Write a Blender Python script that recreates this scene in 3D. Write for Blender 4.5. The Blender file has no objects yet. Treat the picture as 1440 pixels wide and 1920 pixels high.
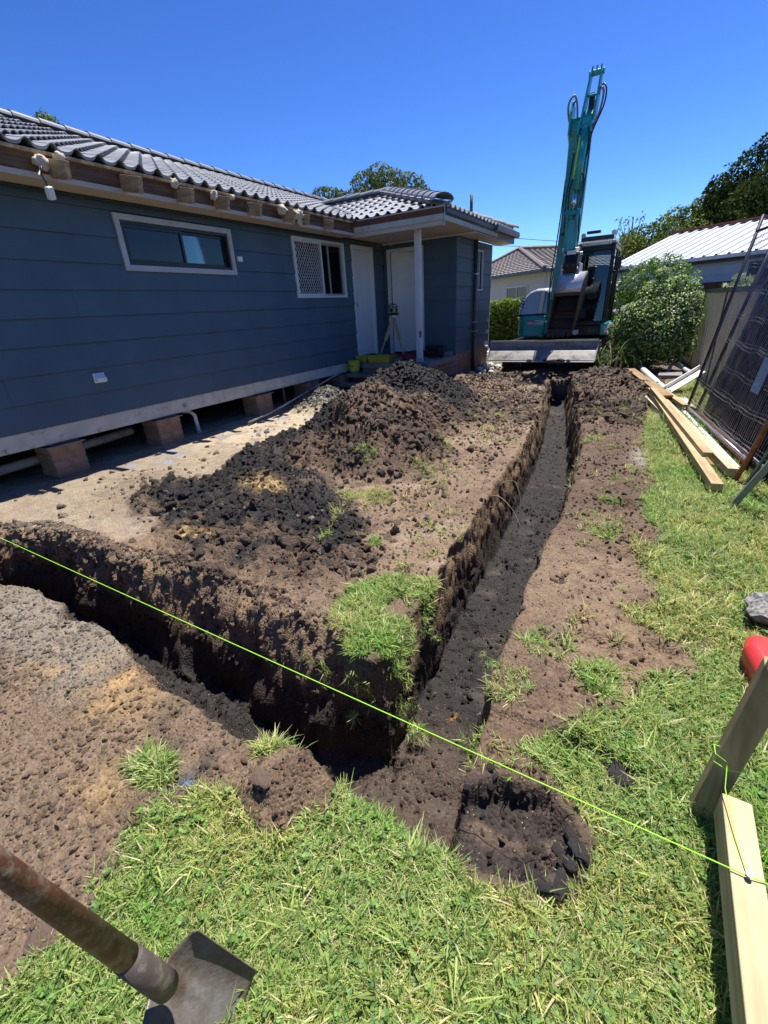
import bpy, bmesh, math, random, zlib
import numpy as np
from mathutils import Vector, Matrix, Euler

# ------------------------------------------------------------------ camera, light
scene = bpy.context.scene
COL = scene.collection
random.seed(7)
R = math.radians

def unit(v):
    v = np.array(v, float); return v / np.linalg.norm(v)

camY = unit((532, 410, -830)); camZ = np.array((-106, 1823, 830), float)
camZ = unit(camZ - camZ.dot(camY) * camY); camX = np.cross(camY, camZ)
cam_d = bpy.data.cameras.new('camera')
cam = bpy.data.objects.new('camera', cam_d); COL.objects.link(cam)
cam_d.sensor_fit = 'VERTICAL'; cam_d.sensor_height = 24.0
cam_d.lens = 830.0 / 1920.0 * 24.0
cam_d.clip_start = 0.02; cam_d.clip_end = 2000
m3 = Matrix((camX.tolist(), camY.tolist(), camZ.tolist()))
cam.matrix_world = Matrix.Translation((0, 0, 1.5)) @ m3.to_4x4()
scene.camera = cam

SUN = unit((0.045, 0.335, 1.0))
world = bpy.data.worlds.new('World'); scene.world = world; world.use_nodes = True
wn = world.node_tree; wn.nodes.clear()
sky = wn.nodes.new('ShaderNodeTexSky'); sky.sky_type = 'NISHITA'; sky.sun_disc = False
sky.sun_elevation = math.asin(SUN[2]); sky.sun_rotation = math.atan2(SUN[0], SUN[1])
sky.air_density = 1.0; sky.dust_density = 0.25; sky.ozone_density = 3.2; sky.altitude = 0
bg = wn.nodes.new('ShaderNodeBackground'); bg.inputs['Strength'].default_value = 0.094
wo = wn.nodes.new('ShaderNodeOutputWorld')
gm_ = wn.nodes.new('ShaderNodeGamma'); gm_.inputs[1].default_value = 1.7
tn_ = wn.nodes.new('ShaderNodeMixRGB'); tn_.blend_type = 'MULTIPLY'; tn_.inputs[0].default_value = 1; tn_.inputs[2].default_value = (.196, .25, .33, 1)
wn.links.new(sky.outputs[0], gm_.inputs[0]); wn.links.new(gm_.outputs[0], tn_.inputs[1]); wn.links.new(tn_.outputs[0], bg.inputs[0]); wn.links.new(bg.outputs[0], wo.inputs[0])

sd = bpy.data.lights.new('sun', 'SUN'); sd.energy = 5.0; sd.angle = R(0.53); sd.color = (1.0, 0.955, 0.89)
sun = bpy.data.objects.new('sun', sd); COL.objects.link(sun)
sun.rotation_euler = Vector(SUN.tolist()).to_track_quat('Z', 'Y').to_euler(); sun.location = (0, 0, 30)

scene.view_settings.view_transform = 'Standard'; scene.view_settings.look = 'None'
scene.view_settings.exposure = 0.70; scene.view_settings.gamma = 1.0
scene.view_settings.use_curve_mapping = False
scene.render.engine = 'CYCLES'
scene.cycles.use_denoising = True
scene.cycles.max_bounces = 6; scene.cycles.diffuse_bounces = 3; scene.cycles.glossy_bounces = 3
scene.cycles.transmission_bounces = 4; scene.cycles.transparent_max_bounces = 8
scene.cycles.sample_clamp_indirect = 6.0
scene.cycles.caustics_reflective = False; scene.cycles.caustics_refractive = False

# ------------------------------------------------------------------ numpy noise
def _h(ix, iy, iz, seed):
    n = (ix.astype(np.int64) * 374761393 + iy.astype(np.int64) * 668265263 + iz * 2147483647 + seed * 974634777)
    n = (n ^ (n >> 13)) * 1274126177
    n = n & 0xFFFFFFFF
    n = ((n ^ (n >> 16)) * 2246822519) & 0xFFFFFFFF
    n = n ^ (n >> 13)
    return (n & 0xFFFFFF) / float(0x1000000)

def vn2(x, y, seed=0):
    x0 = np.floor(x); y0 = np.floor(y); fx = x - x0; fy = y - y0
    fx = fx * fx * (3 - 2 * fx); fy = fy * fy * (3 - 2 * fy)
    a = _h(x0, y0, 0, seed); b = _h(x0 + 1, y0, 0, seed); c = _h(x0, y0 + 1, 0, seed); d = _h(x0 + 1, y0 + 1, 0, seed)
    return ((a * (1 - fx) + b * fx) * (1 - fy) + (c * (1 - fx) + d * fx) * fy) * 2 - 1

def vn3(x, y, z, seed=0):
    x0 = np.floor(x); y0 = np.floor(y); z0 = np.floor(z); fx = x - x0; fy = y - y0; fz = z - z0
    fx = fx * fx * (3 - 2 * fx); fy = fy * fy * (3 - 2 * fy); fz = fz * fz * (3 - 2 * fz)
    r = 0
    for dz in (0, 1):
        zi = (z0 + dz).astype(np.int64)
        a = _h(x0, y0, zi, seed); b = _h(x0 + 1, y0, zi, seed); c = _h(x0, y0 + 1, zi, seed); d = _h(x0 + 1, y0 + 1, zi, seed)
        v = (a * (1 - fx) + b * fx) * (1 - fy) + (c * (1 - fx) + d * fx) * fy
        r = r + v * (fz if dz else (1 - fz))
    return r * 2 - 1

def fbm2(x, y, f, octv=4, seed=0):
    r = 0; a = 1.0; s = 0
    for i in range(octv):
        r = r + a * vn2(x * f + 17.3 * i, y * f - 9.1 * i, seed + i); s += a; a *= 0.5; f *= 2.03
    return r / s

def fbm3(x, y, z, f, octv=3, seed=0):
    r = 0; a = 1.0; s = 0
    for i in range(octv):
        r = r + a * vn3(x * f + 7.7 * i, y * f, z * f, seed + i); s += a; a *= 0.5; f *= 2.03
    return r / s

def clods2(x, y, cell, seed=0):
    """rounded lumps: height 0..1 per cell of a jittered grid"""
    px = x / cell; py = y / cell
    x0 = np.floor(px); y0 = np.floor(py); best = np.zeros_like(px)
    for dx in (-1, 0, 1):
        for dy in (-1, 0, 1):
            cx = x0 + dx; cy = y0 + dy
            jx = cx + _h(cx, cy, 1, seed); jy = cy + _h(cx, cy, 2, seed)
            rr = 0.35 + 0.6 * _h(cx, cy, 3, seed)
            d = np.sqrt((px - jx) ** 2 + (py - jy) ** 2) / rr
            best = np.maximum(best, np.sqrt(np.clip(1 - d * d, 0, 1)) * rr)
    return best

def sstep(a, b, x):
    t = np.clip((x - a) / (b - a), 0, 1); return t * t * (3 - 2 * t)

def polysdf(px, py, poly):
    """signed distance, negative inside"""
    P = np.array(poly, float); n = len(P)
    d = np.full(px.shape, 1e9); inside = np.zeros(px.shape, bool)
    for i in range(n):
        ax, ay = P[i - 1]; bx, by = P[i]
        ex, ey = bx - ax, by - ay
        wx = px - ax; wy = py - ay
        t = np.clip((wx * ex + wy * ey) / (ex * ex + ey * ey + 1e-12), 0, 1)
        d = np.minimum(d, (wx - ex * t) ** 2 + (wy - ey * t) ** 2)
        c = ((ay > py) != (by > py)) & (px < (bx - ax) * (py - ay) / ((by - ay) + 1e-12) + ax)
        inside ^= c
    d = np.sqrt(d)
    return np.where(inside, -d, d)

# ------------------------------------------------------------------ materials
MATS = {}
def nodes_of(name):
    m = bpy.data.materials.new(name); m.use_nodes = True
    nt = m.node_tree; b = nt.nodes['Principled BSDF']
    return m, nt, b

def material(name, color, rough=0.6, metal=0.0, var=0.18, scale=6.0, bump=0.15, bscale=60.0, dirt=None, dirt_amt=0.35,
             dirt_scale=3.0, spec=0.4, stretch=None, coat=0.0, bdist=0.004):
    if name in MATS: return MATS[name]
    m, nt, b = nodes_of(name); L = nt.links; N = nt.nodes
    tc = N.new('ShaderNodeTexCoord'); src = tc.outputs['Object']
    if stretch:
        mp = N.new('ShaderNodeMapping'); mp.inputs['Scale'].default_value = stretch
        L.new(src, mp.inputs[0]); src = mp.outputs[0]
    n1 = N.new('ShaderNodeTexNoise'); n1.inputs['Scale'].default_value = scale; n1.inputs['Detail'].default_value = 6
    L.new(src, n1.inputs['Vector'])
    r = N.new('ShaderNodeValToRGB'); r.color_ramp.elements[0].position = .3; r.color_ramp.elements[1].position = .7
    c = color
    r.color_ramp.elements[0].color = (*[max(0, k * (1 - var)) for k in c], 1)
    r.color_ramp.elements[1].color = (*[min(1, k * (1 + var)) for k in c], 1)
    L.new(n1.outputs['Fac'], r.inputs[0]); out = r.outputs[0]
    if dirt:
        n2 = N.new('ShaderNodeTexNoise'); n2.inputs['Scale'].default_value = dirt_scale; n2.inputs['Detail'].default_value = 8
        n2.inputs['Roughness'].default_value = .7; L.new(src, n2.inputs['Vector'])
        r2 = N.new('ShaderNodeValToRGB'); r2.color_ramp.elements[0].position = 1 - dirt_amt - .12; r2.color_ramp.elements[1].position = 1 - dirt_amt + .08
        L.new(n2.outputs['Fac'], r2.inputs[0])
        mx = N.new('ShaderNodeMixRGB'); L.new(r2.outputs[0], mx.inputs[0]); L.new(out, mx.inputs[1]); mx.inputs[2].default_value = (*dirt, 1)
        out = mx.outputs[0]
    L.new(out, b.inputs['Base Color'])
    b.inputs['Roughness'].default_value = rough; b.inputs['Metallic'].default_value = metal
    b.inputs['Specular IOR Level'].default_value = spec
    if coat: b.inputs['Coat Weight'].default_value = coat; b.inputs['Coat Roughness'].default_value = .15
    if bump > 0:
        n3 = N.new('ShaderNodeTexNoise'); n3.inputs['Scale'].default_value = bscale; n3.inputs['Detail'].default_value = 4
        L.new(src, n3.inputs['Vector'])
        bp = N.new('ShaderNodeBump'); bp.inputs['Strength'].default_value = bump; bp.inputs['Distance'].default_value = bdist
        L.new(n3.outputs['Fac'], bp.inputs['Height']); L.new(bp.outputs[0], b.inputs['Normal'])
    MATS[name] = m
    return m

def wood(name, light, dark, axis=1, scale=1.0, rough=.7, nail=False):
    if name in MATS: return MATS[name]
    m, nt, b = nodes_of(name); L = nt.links; N = nt.nodes
    tc = N.new('ShaderNodeTexCoord'); mp = N.new('ShaderNodeMapping')
    s = [26 * scale] * 3; s[axis] = 1.6 * scale; mp.inputs['Scale'].default_value = s
    L.new(tc.outputs['Object'], mp.inputs[0])
    n1 = N.new('ShaderNodeTexNoise'); n1.inputs['Scale'].default_value = 1.0; n1.inputs['Detail'].default_value = 5; n1.inputs['Distortion'].default_value = .8
    L.new(mp.outputs[0], n1.inputs['Vector'])
    r = N.new('ShaderNodeValToRGB'); r.color_ramp.elements[0].position = .32; r.color_ramp.elements[1].position = .62
    r.color_ramp.elements[0].color = (*dark, 1); r.color_ramp.elements[1].color = (*light, 1)
    L.new(n1.outputs['Fac'], r.inputs[0])
    n2 = N.new('ShaderNodeTexNoise'); n2.inputs['Scale'].default_value = 5; n2.inputs['Detail'].default_value = 4
    L.new(tc.outputs['Object'], n2.inputs['Vector'])
    mx = N.new('ShaderNodeMixRGB'); mx.blend_type = 'MULTIPLY'; mx.inputs[0].default_value = .5
    L.new(r.outputs[0], mx.inputs[1]); L.new(n2.outputs['Fac'], mx.inputs[2])
    g = N.new('ShaderNodeMixRGB'); g.blend_type = 'MULTIPLY'; g.inputs[0].default_value = 1; g.inputs[2].default_value = (1.25, 1.25, 1.25, 1)
    L.new(mx.outputs[0], g.inputs[1]); L.new(g.outputs[0], b.inputs['Base Color'])
    b.inputs['Roughness'].default_value = rough; b.inputs['Specular IOR Level'].default_value = .25
    bp = N.new('ShaderNodeBump'); bp.inputs['Strength'].default_value = .35; bp.inputs['Distance'].default_value = .003
    L.new(n1.outputs['Fac'], bp.inputs['Height']); L.new(bp.outputs[0], b.inputs['Normal'])
    MATS[name] = m
    return m

def glass_mat(name, tint=(.62, .70, .70), rough=.02):
    if name in MATS: return MATS[name]
    m, nt, b = nodes_of(name); N = nt.nodes; L = nt.links
    fr = N.new('ShaderNodeFresnel'); fr.inputs['IOR'].default_value = 1.52
    tp = N.new('ShaderNodeBsdfTransparent'); tp.inputs[0].default_value = (*tint, 1)
    gl = N.new('ShaderNodeBsdfGlossy'); gl.inputs['Roughness'].default_value = rough; gl.inputs[0].default_value = (.9, .93, .95, 1)
    ms = N.new('ShaderNodeMixShader'); L.new(fr.outputs[0], ms.inputs[0]); L.new(tp.outputs[0], ms.inputs[1]); L.new(gl.outputs[0], ms.inputs[2])
    L.new(ms.outputs[0], N['Material Output'].inputs[0])
    MATS[name] = m; return m

def leaf_mat(name, dark, light, trans=.35, rough=.45, inst=False, straw=None, straw_amt=.1, spec=.4):
    if name in MATS: return MATS[name]
    m, nt, b = nodes_of(name); L = nt.links; N = nt.nodes
    ge = N.new('ShaderNodeNewGeometry')
    r = N.new('ShaderNodeValToRGB')
    r.color_ramp.elements[0].color = (*dark, 1); r.color_ramp.elements[1].color = (*light, 1)
    r.color_ramp.elements[0].position = .1; r.color_ramp.elements[1].position = .9
    if straw:
        r.color_ramp.elements[1].position = 1 - straw_amt - .03
        e = r.color_ramp.elements.new(1 - straw_amt + .02); e.color = (*straw, 1)
    L.new(ge.outputs['Random Per Island'], r.inputs[0]); out = r.outputs[0]
    if inst:
        at = N.new('ShaderNodeAttribute'); at.attribute_type = 'INSTANCER'; at.attribute_name = 'col'
        mx = N.new('ShaderNodeMixRGB'); mx.blend_type = 'MULTIPLY'; mx.inputs[0].default_value = 1
        L.new(out, mx.inputs[1]); L.new(at.outputs['Color'], mx.inputs[2]); out = mx.outputs[0]
    L.new(out, b.inputs['Base Color'])
    b.inputs['Roughness'].default_value = rough; b.inputs['Specular IOR Level'].default_value = spec
    tr = N.new('ShaderNodeBsdfTranslucent'); L.new(out, tr.inputs[0])
    ms = N.new('ShaderNodeMixShader'); ms.inputs[0].default_value = trans
    L.new(b.outputs[0], ms.inputs[1]); L.new(tr.outputs[0], ms.inputs[2])
    L.new(ms.outputs[0], nt.nodes['Material Output'].inputs[0])
    MATS[name] = m; return m

# ------------------------------------------------------------------ objects
def props(o, label=None, cat=None, group=None, kind=None):
    if label: o['label'] = label
    if cat: o['category'] = cat
    if group: o['group'] = group
    if kind: o['kind'] = kind
    return o

def wl(o):
    v = Vector((0, 0, 0))
    while o is not None:
        v = v + o.location; o = o.parent
    return v

def thing(name, label, cat, loc=(0, 0, 0), group=None):
    o = bpy.data.objects.new(name, None); COL.objects.link(o); o.location = loc
    o.empty_display_size = .1
    return props(o, label, cat, group)

class MB:
    def __init__(s): s.v = []; s.f = []; s.e = []
    def add(s, vs, fs):
        k = len(s.v); s.v += [tuple(map(float, p)) for p in vs]; s.f += [tuple(i + k for i in f) for f in fs]; return s
    def box(s, c, d, rot=None):
        hx, hy, hz = d[0] / 2, d[1] / 2, d[2] / 2
        vs = [Vector((x, y, z)) for x in (-hx, hx) for y in (-hy, hy) for z in (-hz, hz)]
        if rot is not None:
            M = rot if isinstance(rot, Matrix) else Euler(rot).to_matrix()
            vs = [M @ v for v in vs]
        vs = [v + Vector(c) for v in vs]
        return s.add(vs, [(0, 1, 3, 2), (4, 6, 7, 5), (0, 4, 5, 1), (2, 3, 7, 6), (0, 2, 6, 4), (1, 5, 7, 3)])
    def b2(s, x0, x1, y0, y1, z0, z1):
        return s.box(((x0 + x1) / 2, (y0 + y1) / 2, (z0 + z1) / 2), (abs(x1 - x0), abs(y1 - y0), abs(z1 - z0)))
    def bar(s, p0, p1, w, h, up=(0, 0, 1), w1=None, h1=None):
        p0 = Vector(p0); p1 = Vector(p1); d = (p1 - p0).normalized(); u = Vector(up)
        sd_ = d.cross(u)
        if sd_.length < 1e-4: sd_ = d.cross(Vector((1, 0, 0)))
        sd_.normalize(); u = sd_.cross(d).normalized()
        vs = []
        for p, a, b in ((p0, w, h), (p1, w1 or w, h1 or h)):
            for i, j in ((-1, -1), (1, -1), (1, 1), (-1, 1)): vs.append(p + sd_ * a / 2 * i + u * b / 2 * j)
        return s.add(vs, [(0, 3, 2, 1), (4, 5, 6, 7), (0, 1, 5, 4), (1, 2, 6, 5), (2, 3, 7, 6), (3, 0, 4, 7)])
    def tube(s, pts, r, seg=8, cap=True, hollow=False):
        pts = [Vector(p) for p in pts]; n = len(pts); rs = r if isinstance(r, (list, tuple)) else [r] * n
        k = len(s.v); ref = None
        for i, p in enumerate(pts):
            d = (pts[min(i + 1, n - 1)] - pts[max(i - 1, 0)]).normalized()
            if ref is None:
                ref = d.orthogonal().normalized()
            ref = (ref - d * ref.dot(d)).normalized(); o2 = d.cross(ref)
            for j in range(seg):
                a = 2 * math.pi * j / seg
                s.v.append(tuple(p + (ref * math.cos(a) + o2 * math.sin(a)) * rs[i]))
        for i in range(n - 1):
            for j in range(seg):
                a = k + i * seg + j; b = k + i * seg + (j + 1) % seg
                s.f.append((a, b, b + seg, a + seg))
        if cap:
            s.f.append(tuple(k + j for j in reversed(range(seg)))); s.f.append(tuple(k + (n - 1) * seg + j for j in range(seg)))
        return s
    def prism(s, prof, a0, a1, axis='x'):
        """closed 2-D profile extruded along an axis; profile (p,q) = (y,z) for x, (x,z) for y, (x,y) for z"""
        n = len(prof); vs = []
        for a in (a0, a1):
            for p, q in prof:
                vs.append((a, p, q) if axis == 'x' else (p, a, q) if axis == 'y' else (p, q, a))
        fs = [(i, (i + 1) % n, n + (i + 1) % n, n + i) for i in range(n)]
        fs.append(tuple(reversed(range(n)))); fs.append(tuple(range(n, 2 * n)))
        return s.add(vs, fs)
    def quad(s, a, b, c, d): return s.add([a, b, c, d], [(0, 1, 2, 3)])
    def mesh(s, name, mat, smooth=False, off=(0, 0, 0)):
        me = bpy.data.meshes.new(name)
        off = Vector(off)
        me.from_pydata([tuple(Vector(v) - off) for v in s.v], [], s.f)
        bm = bmesh.new(); bm.from_mesh(me); bmesh.ops.recalc_face_normals(bm, faces=bm.faces); bm.to_mesh(me); bm.free()
        if mat: me.materials.append(mat)
        if smooth:
            me.polygons.foreach_set('use_smooth', [True] * len(me.polygons))
        me.update(); return me
    def build(s, name, mat, parent=None, smooth=False, bevel=0.0, segs=2, origin=None, label=None, cat=None, group=None, kind=None, shade=None):
        if parent is not None and origin is None: off = wl(parent)
        else: off = Vector(origin) if origin is not None else Vector((0, 0, 0))
        me = s.mesh(name, mat, smooth, off)
        o = bpy.data.objects.new(name, me); COL.objects.link(o)
        if parent is not None:
            o.parent = parent; o.location = off - wl(parent)
        else: o.location = off
        if bevel > 0:
            md = o.modifiers.new('bevel', 'BEVEL'); md.width = bevel; md.segments = segs; md.limit_method = 'ANGLE'; md.angle_limit = R(35)
            md.harden_normals = False
        return props(o, label, cat, group, kind)

def place(name, me, parent, loc, rot=(0, 0, 0), scale=(1, 1, 1)):
    """an object of shared mesh data at a WORLD location under its parent"""
    o = bpy.data.objects.new(name, me); COL.objects.link(o)
    if parent is not None: o.parent = parent; o.location = Vector(loc) - wl(parent)
    else: o.location = loc
    o.rotation_euler = rot; o.scale = scale
    return o

def np_mesh(name, V, F, mat, smooth=False):
    """V (n,3), F (m,k) numpy"""
    me = bpy.data.meshes.new(name); k = F.shape[1]
    me.vertices.add(len(V)); me.vertices.foreach_set('co', V.astype(np.float32).ravel())
    me.loops.add(F.size); me.loops.foreach_set('vertex_index', F.astype(np.int32).ravel())
    me.polygons.add(len(F)); me.polygons.foreach_set('loop_start', np.arange(0, F.size, k, dtype=np.int32))
    me.polygons.foreach_set('loop_total', np.full(len(F), k, dtype=np.int32))
    me.update(calc_edges=True)
    if smooth: me.polygons.foreach_set('use_smooth', np.ones(len(F), bool))
    if mat: me.materials.append(mat)
    return me

def subdiv(o, lv=1):
    md = o.modifiers.new('subdiv', 'SUBSURF'); md.levels = lv; md.render_levels = lv; return o
# ------------------------------------------------------------------ ground
LONG_L = [(-0.854, 1.298), (-0.908, 1.836), (-0.945, 2.405), (-0.986, 3.125), (-1.03, 3.89), (-1.103, 4.956), (-1.23, 6.262), (-1.59, 8.6), (-1.78, 9.9)]
LONG_R = [(-0.316, 0.736), (-0.335, 0.841), (-0.35, 1.036), (-0.37, 1.177), (-0.372, 1.304), (-0.41, 1.474), (-0.418, 1.736), (-0.443, 2.213), (-0.447, 2.85), (-0.457, 3.216), (-0.475, 3.699), (-0.53, 4.616), (-0.58, 5.217), (-0.70, 5.81), (-0.86, 6.779), (-1.2, 8.56), (-1.45, 9.9)]
NEAR = [(-0.795, 0.769), (-0.673, 0.76), (-0.588, 0.777), (-0.496, 0.747), (-0.426, 0.731), (-0.372, 0.729), (-0.316, 0.736)]
CROSS_N = [(-5.9, 0.82), (-4.4, 0.84), (-3.495, 0.828), (-3.226, 0.908), (-2.936, 0.919), (-2.678, 0.831), (-2.534, 0.885), (-2.307, 0.894), (-1.957, 0.813), (-1.743, 0.746), (-1.531, 0.772), (-1.396, 0.746), (-1.175, 0.737), (-1.062, 0.769), (-0.947, 0.823), (-0.795, 0.769)]
CROSS_F = [(-5.9, 1.22), (-4.389, 1.175), (-4.239, 1.304), (-3.878, 1.363), (-3.384, 1.345), (-3.049, 1.333), (-2.66, 1.334), (-2.257, 1.337), (-1.97, 1.353), (-1.712, 1.366), (-1.368, 1.263), (-1.116, 1.263), (-0.854, 1.298)]
TRENCH = CROSS_F + LONG_L[1:] + LONG_R[::-1] + NEAR[::-1][1:] + CROSS_N[::-1][1:]
NOTCH = [(-0.315, 0.74), (-0.33, 0.86), (-0.21, 1.03), (-0.06, 1.06), (0.03, 0.95), (0.02, 0.83), (-0.11, 0.75), (-0.24, 0.745)]
CLAY = [(-6.3, 1.5), (-6.3, 7), (-5.2, 6.6), (-4.75, 5.9), (-4.4, 5.2), (-3.7, 3.4), (-3.9, 2.7), (-3.2, 1.9), (-3.3, 1.5), (-4.4, 1.3), (-6.2, 1.2)]
BLACK = [(-3.9, 2.05), (-4.0, 2.6), (-3.75, 3.4), (-2.6, 3.1), (-2.1, 2.75), (-1.65, 2.45), (-1.4, 2.1), (-1.42, 1.7), (-1.5, 1.5), (-2.1, 1.56), (-2.55, 1.55), (-3.1, 1.78)]
LAWN_NEAR = [(-0.72, 0.72), (-0.70, 0.64), (-0.78, 0.53), (-0.90, 0.50), (-1.0, 0.55), (-1.12, 0.50), (-1.17, 0.42), (-1.16, 0.30), (-1.13, 0.20), (-1.10, 0.13), (-1.12, 0.05), (-1.14, -0.05), (-1.2, -0.2), (-1.6, -2), (-2, -12), (70, -12), (70, 14),
             (2, 14), (0.3, 9.5), (0.0, 7.0), (0.08, 5.2), (0.18, 4.376), (0.11, 3.71), (0.22, 3.175), (0.12, 2.755), (0.21, 2.433), (0.09, 2.18), (0.33, 2.06), (0.38, 1.9), (0.18, 1.68), (0.13, 1.5), (-0.06, 1.33), (-0.17, 1.2), (-0.05, 1.12), (0.08, 1.0), (0.06, 0.8), (-0.1, 0.70), (-0.32, 0.70), (-0.42, 0.70), (-0.5, 0.72), (-0.6, 0.75), (-0.68, 0.74)]
PATCH = [(-1.21, 1.38), (-1.33, 1.60), (-1.30, 1.80), (-1.20, 1.98), (-0.99, 2.06), (-0.905, 1.86), (-0.86, 1.6), (-0.84, 1.42), (-1.0, 1.36)]
MOUNDG = [(-1.16, 0.70), (-1.12, 0.75), (-1.0, 0.79), (-0.93, 0.76), (-0.97, 0.69), (-1.08, 0.67)]
TUFTG = [(-1.42, 0.45), (-1.40, 0.51), (-1.32, 0.52), (-1.26, 0.46), (-1.34, 0.43)]

# heaps: x, y, height, radius
HEAPS = [(-3.62, 6.85, .70, 1.30), (-3.0, 6.15, .30, 1.0), (-2.92, 4.65, .74, 1.08), (-2.5, 4.05, .46, .95), (-3.25, 3.75, .28, .95), (-2.9, 5.6, .4, 1.1),
         (-3.0, 2.75, .20, .75), (-2.55, 2.2, .12, .85), (-5.15, 6.5, .24, .6), (-4.9, 6.1, .16, .5), (-0.40, 8.6, .20, 1.2), (-0.75, 9.6, .26, .9), (-0.75, 8.4, .2, .5),
         (-3.3, 8.9, .16, 1.2), (-2.4, 9.4, .10, 1.0), (-0.1, 6.4, .07, 1.3), (-0.86, 0.66, .085, .19), (-3.7, 5.3, .2, .7), (-4.35, 2.5, .05, .5), (-4.0, 2.2, .04, .5)]
PITS = [(-0.62, 6.7, .24, .30), (-0.80, 7.7, .24, .33), (-.35, 7.4, .1, .3), (0.0, 3.56, .05, .12), (-2.55, 3.75, .20, .26), (-3.1, 4.1, .20, .24), (-2.75, 4.5, .10, .2), (-3.3, 6.3, .12, .25), (0.25, 1.97, .04, .12), (-2.9, 1.0, .0, .1)]

def warpxy(x, y, s=.06, f=3.0):
    return x + s * fbm2(x, y, f, 3, 51), y + s * fbm2(x, y, f, 3, 77)

def heap_h(x, y):
    wx, wy = warpxy(x, y, .16, 1.7)
    h = np.zeros_like(x)
    for cx, cy, H, r in HEAPS:
        d = np.sqrt((wx - cx) ** 2 + (wy - cy) ** 2)
        t = np.clip(1 - d / r, 0, 1)
        hh = H * np.where(t > .8, .8 + .2 * (1 - ((1 - t) / .2) ** 2) * .6 , t)
        k = .05
        m = np.maximum(h, hh); e = np.clip(k - np.abs(h - hh), 0, k)
        h = np.where((h > 0) & (hh > 0), m + e * e / (4 * k), m)
    return h

def pit_h(x, y):
    h = np.zeros_like(x)
    for cx, cy, H, r in PITS:
        d = np.sqrt((x - cx) ** 2 + (y - cy) ** 2) / r
        h -= H * np.exp(-(d * 1.5) ** 4)
    return h

def masks(x, y):
    """surface regions, all 0..1, in world metres"""
    wx, wy = warpxy(x, y, .05, 5.0)
    wx = wx + .02 * fbm2(x, y, 22, 2, 5); wy = wy + .02 * fbm2(x, y, 22, 2, 9)
    big = (y > -12)
    lawn = 1 - sstep(-.03, .05, polysdf(wx, wy, LAWN_NEAR))
    patch = 1 - sstep(-.03, .03, polysdf(wx, wy, PATCH))
    mg = 1 - sstep(-.02, .03, polysdf(wx, wy, MOUNDG)); tg = 1 - sstep(-.02, .03, polysdf(wx, wy, TUFTG))
    clay = 1 - sstep(-.15, .2, polysdf(wx, wy, CLAY) + .25 * fbm2(x, y, 2.4, 4, 3))
    black = 1 - sstep(-.15, .15, polysdf(wx, wy, BLACK) + .28 * fbm2(x, y, 3.3, 4, 31))
    hp = heap_h(x, y)
    return dict(lawn=lawn, patch=patch, mg=mg, tg=tg, clay=clay, black=black, heap=hp)

def trench_sd(x, y):
    d = np.full(x.shape, 2.0)
    reg = (x > -7) & (x < 1.2) & (y > 0) & (y < 11)
    d[reg] = polysdf(x[reg], y[reg], TRENCH)
    d[reg] += .026 * fbm2(x[reg], y[reg], 4, 2, 61) + .003 * fbm2(x[reg], y[reg], 23, 2, 62)
    return d

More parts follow.
